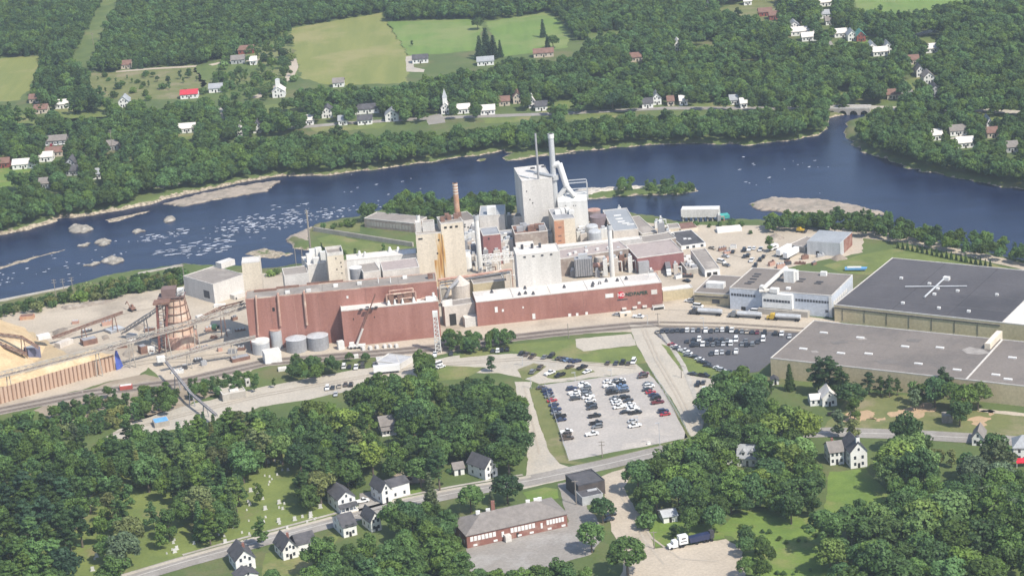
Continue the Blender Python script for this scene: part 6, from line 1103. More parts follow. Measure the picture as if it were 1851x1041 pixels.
big('dump_truck', 'white cabbed truck with a white container and a navy trailer on the truck yard', 'truck', 1245, 985, (-10, 2.1), [('cab', PM['white'], cabf), ('window', carglass, cabw), ('container', PM['white'], lambda k: k.bx(.6, 4.1, -1.25, 1.25, 1.3, 4.5)), ('container_mark', darklt, lambda k: (k.bx(1.5, 3.1, 1.252, 1.27, 3.3, 3.8), k.bx(1.1, 3.6, 1.252, 1.27, 2.2, 2.5))), ('trailer', PM['navy'], lambda k: k.prismY([(-8, 1.2), (-.4, 1.1), (.2, 3.1), (-8.2, 3.4)], 1.25)), ('chassis', darksteel, lambda k: k.bx(-9.8, 6, -.5, .5, .8, 1.09)), ('tail_unit', darksteel, lambda k: k.bx(-10, -8.4, -1, 1, 1.1, 4.0))]+wheels((7.2, 3.8, 2.6, -3, -6, -7.3, -9)))
big('farm_tractor', 'yellow loader at the far end of the upper yard road', 'loader', 1447, 420, (10, 1), [('body', yellow, lambda k: k.prismY([(-2, .8), (2, .8), (2.2, 1.6), (.5, 1.8), (.3, 2.9), (-1.2, 2.9), (-2, 1.8)], 1)), ('bucket', darksteel, lambda k: k.bx(2.3, 3.4, -1.2, 1.2, .2, 1.2))]+wheels((1.3, -1.3)))
big('motor_boat', 'teal topped boat trailer behind the pale plant', 'boat', 1546, 489.5, (10, 0), [('hull', ltblue, lambda k: k.prismY([(-5, .6), (5, .6), (6, 1.6), (-5.2, 1.6)], 1.1)), ('cover', whitemetal, lambda k: k.bx(-4, 3, -.9, .9, 1.61, 2)), ('chassis', darksteel, lambda k: k.bx(-4, 4, -.4, .4, .3, .59))])
big('excavator', 'small rusty excavator at the river edge of the chip yard', 'excavator', 239, 562, (-8, -3), [('body', rustm, lambda k: (k.bx(-1.6, 1.2, -1.2, 1.2, .9, 2.0), k.bx(-.2, 1.1, -1.1, 0, 2.0, 3.1))), ('track', tire, lambda k: (k.bx(-2, 2, -1.5, -.9, 0, .88), k.bx(-2, 2, .9, 1.5, 0, .88))), ('arm', rustm, lambda k: k.tube([Vector((1, .4, 1.8)), Vector((3.4, .4, 4.4)), Vector((5.4, .4, 2.6))], .25, 6))])
big('wheel_loader', 'small green loader left of the red hall shadow', 'loader', 389, 596, (6, -6), [('body', mat('dull_green_paint', (.05, .12, .07), None, .5), lambda k: k.prismY([(-2, .8), (2, .8), (2.2, 1.6), (.5, 1.8), (.3, 2.9), (-1.2, 2.9), (-2, 1.8)], 1)), ('bucket', darksteel, lambda k: k.bx(2.3, 3.4, -1.2, 1.2, .2, 1.2))]+wheels((1.3, -1.3)))
big('white_camper', 'white camper trailer in the arborvitae row yard', 'camper', 1398, 452, (8, -3), [('body', PM['white'], lambda k: k.prismY([(-3, .6), (3, .6), (3.3, 1.6), (2.6, 2.9), (-3, 2.9)], 1.15)), ('window', carglass, lambda k: k.bx(-1.5, 1.2, -1.17, -1.152, 1.7, 2.3))]+wheels((-.6, .6)))
# ------------------------------------------------------------ rocks, rapids, gravestones, fences
def rock(label, pts, hmax, seed, m=None, nm='rock_outcrop', kind=None, cat='rock'):
    w = poly(pts, WL); xa = min(p.x for p in w)-2; xb = max(p.x for p in w)+2; ya = min(p.y for p in w)-2; yb = max(p.y for p in w)+2; st = .8
    gx, gy = np.meshgrid(np.arange(xa, xb, st), np.arange(ya, yb, st)); d = -sdist(gx, gy, [(p.x, p.y) for p in w])+vnoise(gx, gy, 4, seed)*2.5+vnoise(gx, gy, 1.6, seed+1)*1.4
    z = WL+np.clip(d*.5, -.8, hmax)+np.where(d > 0, vnoise(gx, gy, 2.2, seed+2)*(.5 if nm == 'gravel_bar' else 1.4), 0); ix = np.arange(gx.size).reshape(gx.shape)
    Q = np.stack([ix[:-1, :-1], ix[:-1, 1:], ix[1:, 1:], ix[1:, :-1]], -1).reshape(-1, 4); Q = Q[(z.ravel()[Q] > WL-.7).any(1)]
    o = bpy.data.objects.new(nm, npmesh(nm, np.stack([gx, gy, z], -1).reshape(-1, 3), Q, [m or stone])); COL.objects.link(o); tag(o, label, cat, None, kind)
for i, (lb, p) in enumerate([('flat pale rock ledge near the left far bank', [(122, 414), (132, 407), (158, 408), (168, 413), (158, 421), (132, 421)]), ('pale rock with a peak, right one of a pair in the left river', [(168, 440), (182, 431), (198, 434), (199, 441), (182, 446)]), ('long low rock, left one of a pair in the left river', [(137, 446), (158, 439), (168, 441), (160, 447)]),
                             ('peaked rock standing nearest the near left bank', [(185, 470), (200, 463), (214, 466), (224, 472), (205, 479), (186, 477)]), ('low rock slab left of the peaked rock', [(148, 480), (175, 473), (184, 476), (165, 482)]), ('rounded pale shoal rock upstream of the rapids', [(293, 397), (302, 391), (316, 392), (318, 399), (300, 403)]), ('low rock between the rapids and the far bank', [(236, 420), (250, 414), (262, 418), (245, 423)])]): rock(lb, p, 1.4, 50+i*5)
sand = mat('shoal_gravel', (.38, .32, .26), (.30, .25, .20), .12, c3=(.24, .21, .17), s3=.1, bump=.3, wet=True)
rock('pale gravel bar in the river below the tree line', [(1350, 369), (1395, 358), (1480, 360), (1560, 375), (1616, 389), (1540, 393), (1440, 387), (1378, 381)], 1.2, 90, sand, 'gravel_bar', 'structure', 'gravel bar')
rock('pale gravel shoal along the left far bank', [(298, 369), (360, 351), (430, 337), (507, 327), (480, 347), (400, 360), (330, 374)], .6, 95, sand, 'gravel_bar', 'structure', 'gravel bar')
rock('pale rubble breakwater reaching out right of the boiler tower', [(1022, 352), (1047, 345), (1100, 343), (1160, 338), (1172, 338), (1172, 350), (1110, 353), (1060, 359)], 2.6, 99, mat('pale_rubble', (.55, .50, .43), (.36, .32, .27), .5, c3=(.62, .57, .5), s3=.4, bump=.8), 'breakwater', None, 'breakwater')
rock('rocky pale tip of the peninsula behind the mill', [(516, 434), (522, 427), (551, 416), (566, 412), (574, 432), (572, 444), (540, 444)], 2.2, 103, sand, 'gravel_bar', 'structure', 'gravel bar')
rock('boulder heap at the far bank by the shingle', [(254, 340), (270, 331), (300, 325), (336, 327), (338, 338), (300, 347), (262, 349)], 3.5, 107, stone)
foam = mat('white_water_foam', (.52, .54, .58), (.28, .31, .38), .6)
k = MB(); rf = random.Random(9)
FZ = [((280, 425), (420, 470), 60, 14), ((225, 415), (340, 440), 40, 9), ((400, 370), (560, 430), 90, 8), ((520, 365), (690, 400), 60, 6), ((440, 385), (600, 420), 80, 7), ((0, 440), (230, 520), 50, 5), ((1330, 290), (1500, 350), 22, 5), ((620, 320), (800, 350), 10, 5), ((360, 385), (480, 425), 40, 7), ((340, 440), (440, 465), 20, 11)]
for (xa, ya), (xb, yb), cnt, ln in FZ:
    for _ in range(int(cnt*.9)):
        x = rf.uniform(xa, xb); y = ya+(yb-ya)*(.15+.7*((xb-x)/(xb-xa)) if xa < 620 else rf.random())+rf.gauss(0, (yb-ya)*.16); c = G(x, y, WL+.12)
        L = ln*rf.uniform(.25, 1.3)*.22; Wd = min(L*.2, rf.uniform(.12, .42)); a = rf.gauss(.12, .22); ca, sa = math.cos(a), math.sin(a); m_ = 9; base = []
        for i in range(m_):
            th = 6.283*i/m_; r_ = rf.uniform(.55, 1.2); dx, dy = L*r_*math.cos(th), Wd*r_*math.sin(th)*2.2; base.append((c.x+dx*ca-dy*sa, c.y+dx*sa+dy*ca, WL+.12+rf.uniform(0, .1)))
        k.add([c+Vector((0, 0, .25))]+base, [(0, 1+i, 1+(i+1) % m_) for i in range(m_)])
o = k.build('white_water', foam); tag(o, 'white water streaks on the river rapids', 'rapids', kind='stuff')
gs = MB(); gs.bx(-.4, .4, -.12, .12, -.1, .95); gs.bx(-.55, .55, -.22, .22, -.1, .12); g0 = gs.build('gravestone', gstone)
rg = random.Random(4); GZ = [[(470, 828), (520, 820), (530, 850), (480, 880)], [(480, 905), (590, 915), (600, 935), (470, 970), (430, 965)], [(130, 905), (160, 895), (180, 930), (150, 950)], [(290, 975), (430, 950), (440, 975), (300, 1005)], [(180, 990), (230, 985), (190, 1030), (150, 1035)], [(185, 960), (220, 950), (215, 1000)], [(440, 930), (480, 900), (470, 880), (440, 880)], [(90, 1020), (120, 1010), (110, 1035)]]
def pip(x, y, pl):
    c = False; n_ = len(pl)
    for i in range(n_):
        x0, y0 = pl[i][:2]; x1, y1 = pl[(i+1) % n_][:2]
        if (y0 > y) != (y1 > y) and x < (x1-x0)*(y-y0)/(y1-y0)+x0: c = not c
    return c
first = True; GSP = []
for pl, cnt in zip(GZ, (14, 26, 9, 12, 8, 7, 9, 4)):
    m_ = 0
    while m_ < cnt:
        x = rg.uniform(min(p[0] for p in pl), max(p[0] for p in pl)); y = rg.uniform(min(p[1] for p in pl), max(p[1] for p in pl))
        if not pip(x, y, pl): continue
        q = G(x, y); GSP.append(q); m_ += 1; s = rg.choice((.8, 1, 1, 1.3, 1.9))
        o = g0 if first else g0.copy()
        if not first: COL.objects.link(o)
        first = False; o.location = (q.x, q.y, 0.06); o.rotation_euler = (0, 0, rg.gauss(.2, .15)); o.scale = (s*.85, s*.8, s*.95); tag(o, 'pale gravestone standing in the sunny cemetery grass' if s < 1.5 else 'taller pale monument standing in the sunny cemetery grass', 'gravestone', 'gravestones in the cemetery' if s < 1.5 else 'tall monuments in the cemetery')
def rail_fence(label, pts, cat='fence', m=galv, name='chain_fence'):
    w = [G(*p) for p in pts]; t = ground_thing(name, label, cat, w[0]); k = MB()
    for a, e in zip(w, w[1:]):
        for z in (.7, 1.5): k.cyl(a+Vector((0, 0, z)), e+Vector((0, 0, z)), .06, .06, 5)
    k.build('wire_rail', m, t); k = MB()
    for a, e in zip(w, w[1:]):
        c = int((e-a).length/3)+1
        for i in range(c): p = a+(e-a)*i/c; k.cyl(p, p+Vector((0, 0, 1.6)), .07, .07, 5)
    k.build('post_row', m, t)
rail_fence('low wire fence along the left edge of the gravel lot', [(985, 699), (1012, 782), (1028, 832)])
rail_fence('low wire fence along the right edge of the gravel lot', [(1180, 676), (1200, 706), (1248, 790)])
rail_fence('wire fence around the asphalt lot beside the mill street', [(1186, 603), (1213, 628), (1250, 646)])
b_ = block('boat_sign', 'small white sign board at the front edge of the gravel lot', 'sign', (1170, 799), (1176, 798), None, base=(1170, 804), D=.2, wall=hwhite, roof=hwhite, cop=None)
b_ = block('stone_pile', 'low pale rubble wall in the dry lawn by the main road', 'rubble wall', (1702, 752), (1722, 752), None, base=(1702, 765), D=5, wall=stone, roof=stone, cop=None)
# ------------------------------------------------------------ trees
leafm = bpy.data.materials.new('leaves'); leafm.use_nodes = True; n = leafm.node_tree.nodes; l = leafm.node_tree.links; b = n['Principled BSDF']
b.inputs['Roughness'].default_value = .6; b.inputs['Specular IOR Level'].default_value = .25
oi = n.new('ShaderNodeObjectInfo'); tc = n.new('ShaderNodeTexCoord')
nz = n.new('ShaderNodeTexNoise'); nz.inputs['Scale'].default_value = .45; nz.inputs['Detail'].default_value = 3; l.new(tc.outputs['Object'], nz.inputs['Vector'])
hs = n.new('ShaderNodeHueSaturation'); l.new(oi.outputs['Color'], hs.inputs['Color'])
def mrng(src, a, e, c, d):
    q = n.new('ShaderNodeMapRange'); q.inputs[1].default_value = a; q.inputs[2].default_value = e; q.inputs[3].default_value = c; q.inputs[4].default_value = d; l.new(src, q.inputs[0]); return q.outputs[0]
ml = n.new('ShaderNodeMath'); ml.operation = 'MULTIPLY'; l.new(mrng(oi.outputs['Random'], 0, 1, .62, 1.42), ml.inputs[0]); l.new(mrng(nz.outputs['Fac'], .3, .7, .7, 1.35), ml.inputs[1])
l.new(ml.outputs[0], hs.inputs['Value'])
ml2 = n.new('ShaderNodeMath'); ml2.operation = 'MULTIPLY_ADD'; l.new(oi.outputs['Random'], ml2.inputs[0]); ml2.inputs[1].default_value = 7.31; ml2.inputs[2].default_value = .1
fr = n.new('ShaderNodeMath'); fr.operation = 'FRACT'; l.new(ml2.outputs[0], fr.inputs[0]); l.new(mrng(fr.outputs[0], 0, 1, .47, .515), hs.inputs['Hue']); l.new(mrng(fr.outputs[0], 0, 1, 1.14, .92), hs.inputs['Saturation'])
l.new(hs.outputs[0], b.inputs['Base Color'])
tl = n.new('ShaderNodeBsdfTranslucent'); l.new(hs.outputs[0], tl.inputs[0]); ms = n.new('ShaderNodeMixShader'); ms.inputs[0].default_value = .22; l.new(b.outputs[0], ms.inputs[1]); l.new(tl.outputs[0], ms.inputs[2]); l.new(ms.outputs[0], n['Material Output'].inputs[0])
bark = mat('bark', (.16, .13, .10), (.10, .08, .06), .6)
def leaves(cen, rad, cnt, size, rs, up=.25, flat=1.0):
    V = []; tot = 0
    for c, r, k_ in zip(cen, rad, cnt):
        d = rs.normal(size=(k_, 3)); d[:, 2] += up; d /= np.linalg.norm(d, axis=1)[:, None]
        p = c+d*r*np.array([1, 1, flat])*rs.uniform(.75, 1.08, (k_, 1))
        nn = d+rs.normal(size=(k_, 3))*.42; nn /= np.linalg.norm(nn, axis=1)[:, None]
        a = np.cross(nn, rs.normal(size=(k_, 3))); a /= np.linalg.norm(a, axis=1)[:, None]; bb = np.cross(nn, a)
        s = size*rs.uniform(.6, 1.3, (k_, 1)); V.append(np.stack([p-a*s, p-bb*s*.75, p+a*s, p+bb*s*.75], 1)); tot += k_
    V = np.concatenate(V).reshape(-1, 3); return V, np.arange(len(V)).reshape(-1, 4)
def crown(kind, seed):
    rs = np.random.RandomState(seed); C = []; R = []; N = []
    if kind == 'broad':                       # unit: height 14, radius 5
        for i in range(40):
            d = rs.normal(size=3); d /= np.linalg.norm(d); f = rs.uniform(.42, 1.03)
            wz = 1.0 if d[2] > 0 else .75
            C.append(np.array([d[0]*4.6*f, d[1]*4.6*f, 8.4+d[2]*5.0*f*wz])); r = rs.uniform(.75, 1.95); R.append(r); N.append(int(64*r*r/2.1)+10)
        C.append(np.array([0, 0, 8.6])); R.append(3.6); N.append(190)
        return leaves(C, R, N, .44, rs, .35, .85)
    if kind == 'round':
        for i in range(46):
            d = rs.normal(size=3); d /= np.linalg.norm(d); d[2] = abs(d[2])*1.0-.25; f = rs.uniform(.72, .9)
            C.append(np.array([d[0]*5*f, d[1]*5*f, 7.2+d[2]*6.3*f])); r = rs.uniform(.9, 1.5); R.append(r); N.append(int(70*r*r/2)+8)
        C.append(np.array([0, 0, 8.4])); R.append(4.0); N.append(240)
        return leaves(C, R, N, .42, rs, .35, .9)
    if kind == 'pine':                        # white pine: loose layered plates
        for i in range(34):
            z = rs.uniform(4, 15.5); m = 4.2*(1-(z-4)/12.5)**.7+.5; a = rs.uniform(0, 6.28); q = rs.uniform(.35, 1)*m
            C.append(np.array([q*math.cos(a), q*math.sin(a), z])); r = rs.uniform(.9, 1.6)*(.55+.45*m/4.2); R.append(r); N.append(int(58*r*r)+10)
        for z in np.arange(5, 16, 1.2): C.append(np.array([0, 0, z])); R.append(1.1); N.append(40)
        return leaves(C, R, N, .36, rs, .55, .45)
    if kind == 'spruce':
        for j, z in enumerate(np.arange(1.4, 15.6, .85)):
            m = 2.7*(1-(z-1.0)/15.4)+.15
            for a in np.arange(0, 6.28, 6.28/max(4, int(m*3.2))):
                a += rs.uniform(-.4, .4); q = m*rs.uniform(.55, .85); C.append(np.array([q*math.cos(a), q*math.sin(a), z-.25*q])); r = .32+.26*m; R.append(r); N.append(int(30*r*r)+12)
            C.append(np.array([0, 0, z])); R.append(.35+m*.35); N.append(18)
        return leaves(C, R, N, .3, rs, .3, .5)
    if kind == 'slim':                        # half grown birch or poplar
        for i in range(30):
            z = rs.uniform(3, 12.5); m = 2.6*math.sin(math.pi*min(1, (z-1)/12.5))**.6; a = rs.uniform(0, 6.28); q = rs.uniform(.3, .95)*m
            C.append(np.array([q*math.cos(a), q*math.sin(a), z])); r = rs.uniform(.7, 1.3); R.append(r); N.append(int(44*r*r)+8)
        return leaves(C, R, N, .36, rs, .3, .9)
    for i in range(16):                        # shrub: unit height 3
        a = rs.uniform(0, 6.28); q = rs.uniform(0, 1.3); C.append(np.array([q*math.cos(a), q*math.sin(a), rs.uniform(.5, 2.0)*(1-.2*q)])); r = rs.uniform(.6, 1.0); R.append(r); N.append(int(40*r*r)+10)
    return leaves(C, R, N, .27, rs, .4, .85)
TP = {}
SPEC = {'broad': (14, 5.4, 'broadleaf_tree', 6), 'round': (14, 5.4, 'broadleaf_tree', 3), 'pine': (16, 4.6, 'pine_tree', 3), 'spruce': (16, 2.8, 'spruce_tree', 2), 'slim': (13, 3, 'young_broadleaf_tree', 2), 'shrub': (3, 2, 'shrub', 3)}
for kd, (h, r, nm, cnt) in SPEC.items():
    for i in range(cnt):
        V, Q = crown(kd, 100+i*13+len(kd)); me = npmesh('crown', V, Q, [leafm], False)
        k = MB(); tr = .26 if kd not in ('shrub', 'slim', 'spruce') else .12; rs = random.Random(i)
        if kd != 'shrub':
            k.cyl((0, 0, -.5), (0, 0, h*.5), tr*1.5, tr*.8, 8); k.cyl((0, 0, h*.5), (0, 0, h*.85), tr*.8, tr*.2, 6)
            for j in range(6): a = 6.28*j/6+rs.random(); z = h*rs.uniform(.3, .6); k.cyl((0, 0, z), (r*.6*math.cos(a), r*.6*math.sin(a), z+h*.14), tr*.45, tr*.12, 5)
        else:
            for j in range(5): a = 6.28*j/5; k.cyl((0, 0, -.3), (math.cos(a)*.8, math.sin(a)*.8, 1.6), .06, .03, 4)
        tm = k.build('trunk', bark); TP.setdefault(kd, []).append((me, tm.data)); bpy.data.objects.remove(tm)
GRN = {'deep': (.056, .108, .034), 'mid': (.080, .145, .040), 'light': (.120, .185, .050), 'olive': (.130, .155, .056), 'dark': (.036, .076, .036), 'grey': (.100, .140, .070)}
TREES = []; HASH = {}
PXB = [[(p.x, p.y) for p in pl] for pl in []]
def blocked(q, r):
    for pl in AREAS:
        if pip(q.x, q.y, pl): return True
    for pl in FOOT:
        if pip(q.x, q.y, pl): return True
    return pip(q.x, q.y, RIVP)
RIVP = [(p.x, p.y) for p in RIV]
def free(q, r):
    c = 8; gx, gy = int(q.x//c), int(q.y//c)
    for i in range(gx-2, gx+3):
        for j in range(gy-2, gy+3):
            for p, pr in HASH.get((i, j), ()):
                if (p-q.xy).length < (r+pr)*.5*SPK[0]: return False
    return True
SPK = [1.35]
def addtree(q, kd, h, tone, zone, force=False):
    r = SPEC[kd][1]*h/SPEC[kd][0]
    HASH.setdefault((int(q.x//8), int(q.y//8)), []).append((q.xy, r)); TREES.append((q, kd, h, tone, zone))
def wood(pts, mix, hr, tones, zone, tries=1.0, spk=1.35, blk=True, clear=.5):
    SPK[0] = spk; hm = (hr[0]+hr[1])/2; w = poly(pts, hm*.6); xa = min(p.x for p in w); xb = max(p.x for p in w); ya = min(p.y for p in w); yb = max(p.y for p in w); pl = [(p.x, p.y) for p in w]
    r = random.Random(int(xa*3+ya)); kinds = [k_ for k_, c in mix for _ in range(c)]
    for _ in range(int((xb-xa)*(yb-ya)/22*tries)):
        x, y = r.uniform(xa, xb), r.uniform(ya, yb)
        if not pip(x, y, pl): continue
        kd = r.choice(kinds); h = r.uniform(*hr)*(1.1 if kd in ('pine', 'spruce') else 1); q = Vector((x, y, 0)); rr = SPEC[kd][1]*h/SPEC[kd][0]
        if not free(q, rr) or (blk and blocked(q, rr)): continue
        cx, cy = P((x, y, h*.6)); s = pxm((x, y, h*.6)); rp = rr*s; by = P(q)[1]; top = P((x, y, h))[1]; bad = False
        for x0, y0, x1, y1, yb_ in CLEAR:
            if by > yb_-2 and x0-rp*clear < cx < x1+rp*clear and top < y1-1 and by-h*.2*s > y0-rp*.2: bad = True; break
        if bad: continue
        addtree(q, kd, h, r.choice(tones), zone)
D_ = [('broad', 5), ('round', 3)]; MX = [('broad', 5), ('round', 2), ('pine', 3), ('spruce', 1)]
def one(x, y, kd, h, tone, zone='z'): q = G(x, y); addtree(q, kd, h, tone, zone)
# single trees of the photo (base pixel)
for a in [(780, 922, 'spruce', 17, 'grey'), (852, 926, 'round', 13, 'mid'), (918, 910, 'round', 14, 'deep'), (890, 928, 'spruce', 10, 'grey'), (1070, 998, 'round', 14, 'mid'), (1090, 945, 'round', 12, 'deep'), (1135, 1040, 'round', 17, 'deep'), (889, 672, 'slim', 8, 'deep'), (880, 105, 'spruce', 24, 'dark'), (868, 108, 'spruce', 19, 'dark'), (893, 107, 'spruce', 19, 'dark'), (905, 104, 'spruce', 14, 'dark'), (982, 68, 'spruce', 15, 'dark'), (990, 90, 'spruce', 12, 'dark'), (1000, 88, 'round', 12, 'deep'), (864, 54, 'round', 11, 'deep'), (1391, 456, 'slim', 9, 'mid'), (1571, 712, 'pine', 10, 'deep'), (1592, 716, 'pine', 9, 'mid'), (1608, 718, 'pine', 10, 'deep'), (1622, 715, 'pine', 8, 'mid'), (1480, 712, 'pine', 17, 'deep'), (1500, 716, 'pine', 18, 'deep'), (1520, 722, 'pine', 15, 'deep'), (1540, 740, 'round', 14, 'deep'), (1545, 762, 'slim', 11, 'mid'), (1428, 706, 'spruce', 13, 'deep'), (1395, 712, 'slim', 7, 'deep'), (1650, 728, 'slim', 11, 'mid'), (1668, 735, 'slim', 12, 'mid'), (1655, 742, 'slim', 10, 'grey'), (1690, 735, 'round', 15, 'deep'), (1720, 742, 'round', 14, 'deep'), (1745, 748, 'round', 15, 'mid'), (1768, 740, 'round', 14, 'light'), (1735, 770, 'broad', 12, 'mid'), (1705, 720, 'pine', 14, 'deep'), (1515, 790, 'slim', 12, 'grey'), (1545, 800, 'slim', 12, 'olive'), (1700, 842, 'slim', 8, 'olive'), (1720, 845, 'slim', 8, 'olive'), (1690, 838, 'slim', 7, 'olive'), (1355, 858, 'shrub', 4, 'deep'), (722, 916, 'shrub', 4, 'deep'), (742, 916, 'shrub', 3, 'mid'), (285, 148, 'round', 5, 'deep'), (277, 140, 'round', 5, 'deep'), (305, 156, 'slim', 8, 'deep'), (327, 144, 'slim', 8, 'dark'), (343, 142, 'slim', 8, 'deep'), (745, 84, 'slim', 5, 'deep'), (1087, 198, 'round', 14, 'deep'), (1052, 202, 'round', 14, 'deep'), (1108, 200, 'round', 14, 'dark'), (1200, 178, 'round', 9, 'deep'), (1135, 186, 'slim', 8, 'mid')]: one(*a)
for i in range(20): one(1623+i*(1790-1623)/19, 449+i*(484-449)/19+.03*(i % 3), 'spruce', 4.2+(i % 3)*.4, 'deep', 'row')
# woods of the near side
NEAR = 'near'
wood([(650, 690), (690, 680), (745, 668), (770, 692), (830, 690), (880, 688), (925, 700), (948, 740), (955, 800), (935, 838), (880, 850), (812, 862), (760, 850), (700, 850), (640, 820), (620, 770), (640, 720)], [('broad', 5), ('round', 4), ('pine', 2)], (9, 17), ['deep', 'mid', 'deep', 'light'], NEAR, 2, 1.2)
wood([(733, 608), (765, 606), (780, 630), (776, 690), (740, 690), (728, 640)], D_, (10, 13), ['deep', 'mid'], NEAR, 3, 1.1, blk=False)
wood([(200, 800), (330, 775), (430, 752), (560, 745), (640, 740), (650, 800), (640, 858), (585, 895), (540, 895), (552, 830), (480, 815), (440, 850), (430, 925), (380, 960), (330, 930), (300, 850), (230, 870), (150, 870)], MX, (11, 16), ['deep', 'mid', 'mid', 'olive', 'light'], NEAR, 1.8, 1.25)
wood([(-30, 790), (150, 790), (300, 770), (300, 830), (160, 880), (60, 890), (-30, 890)], [('broad', 4), ('slim', 2), ('pine', 2)], (7, 14), ['deep', 'olive', 'mid', 'grey', 'light'], NEAR, 1.5, 1.3)
wood([(-30, 880), (120, 880), (150, 960), (110, 1060), (-30, 1060)], [('pine', 5), ('broad', 2)], (13, 17), ['deep', 'mid', 'dark'], NEAR, 1.5)
wood([(150, 860), (300, 860), (420, 880), (480, 880), (470, 960), (330, 985), (270, 1000), (230, 1040), (130, 1041), (170, 950)], [('pine', 4), ('broad', 2), ('slim', 2)], (11, 16), ['deep', 'mid', 'olive', 'grey'], NEAR, .32, 1.9)
wood([(560, 990), (600, 965), (660, 945), (720, 925), (760, 912), (815, 935), (835, 975), (840, 1060), (545, 1060)], D_, (11, 15), ['mid', 'deep', 'mid'], NEAR, 2)
wood([(850, 1050), (880, 1030), (960, 1035), (1060, 1030), (1100, 1060), (850, 1080)], D_, (8, 12), ['mid', 'deep', 'light'], NEAR, 2)
wood([(480, 1020), (560, 1000), (560, 1060), (470, 1060)], [('shrub', 1), ('round', 1)], (5, 9), ['mid', 'deep'], NEAR, 1)
wood([(1140, 870), (1180, 830), (1250, 808), (1262, 790), (1275, 720), (1290, 685), (1345, 678), (1400, 690), (1440, 705), (1460, 730), (1462, 770), (1462, 800), (1464, 860), (1480, 900), (1450, 922), (1400, 900), (1330, 905), (1280, 940), (1200, 925), (1150, 905)], D_, (9, 17), ['deep', 'mid', 'mid', 'light'], NEAR, 2, 1.2)
wood([(1604, 776), (1630, 768), (1660, 790), (1690, 850), (1720, 890), (1760, 930), (1870, 930), (1870, 1060), (1530, 1060), (1492, 985), (1500, 935), (1580, 915), (1622, 930), (1618, 880), (1606, 840)], D_, (11, 21), ['deep', 'mid', 'mid', 'light'], NEAR, 2, 1.2)
wood([(1745, 830), (1800, 800), (1830, 850), (1870, 860), (1870, 950), (1750, 930), (1728, 880)], D_, (12, 16), ['deep', 'grey', 'mid'], NEAR, 2)
wood([(1345, 965), (1380, 955), (1400, 1000), (1385, 1041), (1345, 1030), (1335, 990)], D_, (8, 10), ['mid', 'deep'], NEAR, 2)
wood([(1160, 930), (1230, 925), (1250, 960), (1190, 970)], [('shrub', 2), ('slim', 2)], (5, 8), ['mid', 'deep'], NEAR, 2)
wood([(805, 600), (860, 595), (935, 588), (942, 604), (860, 625), (808, 622)], [('round', 2), ('slim', 1)], (6.5, 9), ['deep', 'dark'], NEAR, 4, 1.0, blk=False)
wood([(340, 690), (430, 675), (505, 688), (420, 706), (340, 715)], [('broad', 1), ('slim', 1)], (5, 7), ['deep', 'mid'], NEAR, 2, blk=False)
wood([(515, 655), (560, 640), (610, 640), (612, 665), (530, 682)], D_, (7, 10), ['deep', 'mid'], NEAR, 2, blk=False)
wood([(625, 640), (665, 632), (665, 648), (630, 652)], [('round', 1)], (5, 7), ['deep'], NEAR, 2, blk=False)
wood([(240, 715), (300, 698), (322, 712), (300, 735), (245, 748)], [('slim', 1), ('broad', 1)], (6, 9), ['deep', 'mid'], NEAR, 3, 1.1, blk=False)
wood([(-30, 765), (60, 745), (200, 705), (235, 712), (240, 750), (150, 780), (-30, 800)], [('shrub', 3), ('slim', 2), ('broad', 1)], (4, 7), ['olive', 'mid', 'deep'], NEAR, 2.5, 1.25, blk=False)
# river edge bushes on the mill side
RV = 'bank'
wood([(-30, 562), (60, 540), (130, 524), (200, 507), (330, 488), (335, 505), (200, 530), (120, 540), (-30, 575)], [('shrub', 2), ('slim', 1)], (4, 7), ['deep', 'mid', 'olive'], RV, 3, 1.0, blk=False)
wood([(470, 486), (556, 482), (556, 488), (470, 494)], [('shrub', 1)], (3, 5), ['light', 'mid'], RV, 1, 1.2, blk=False)
wood([(650, 385), (700, 370), (760, 345), (800, 372), (830, 362), (900, 350), (935, 365), (930, 378), (830, 392), (700, 382)], D_, (8, 12), ['deep', 'mid', 'light'], RV, 1.8, blk=False)
wood([(580, 404), (640, 394), (655, 402), (600, 412)], [('shrub', 1)], (3, 4), ['light', 'mid'], RV, 1, 1.3, blk=False)
wood([(600, 450), (740, 446), (742, 456), (610, 460)], [('shrub', 2), ('slim', 1)], (3, 5), ['deep', 'mid'], RV, .5, 2, blk=False)
wood([(1115, 328), (1143, 324), (1143, 340), (1115, 342)], [('round', 1)], (5, 8), ['deep', 'mid'], RV, 2, blk=False)
wood([(1168, 330), (1222, 322), (1258, 337), (1225, 346), (1175, 347)], [('round', 2), ('slim', 1)], (5, 8), ['deep', 'mid', 'light'], RV, 2, blk=False)
wood([(1380, 396), (1480, 385), (1600, 392), (1690, 420), (1870, 445), (1870, 472), (1700, 440), (1580, 418), (1480, 404), (1390, 406)], D_+[('slim', 3)], (6, 10), ['deep', 'mid', 'grey'], RV, 2, 1.2, blk=False)
wood([(1205, 398), (1240, 404), (1330, 398), (1370, 398), (1370, 402), (1240, 412)], [('shrub', 1)], (2, 4), ['deep', 'mid'], RV, 1, 1.2, blk=False)
wood([(1290, 420), (1370, 412), (1372, 418), (1292, 428)], [('shrub', 1)], (2, 3), ['deep', 'mid'], RV, .6, 1.6, blk=False)
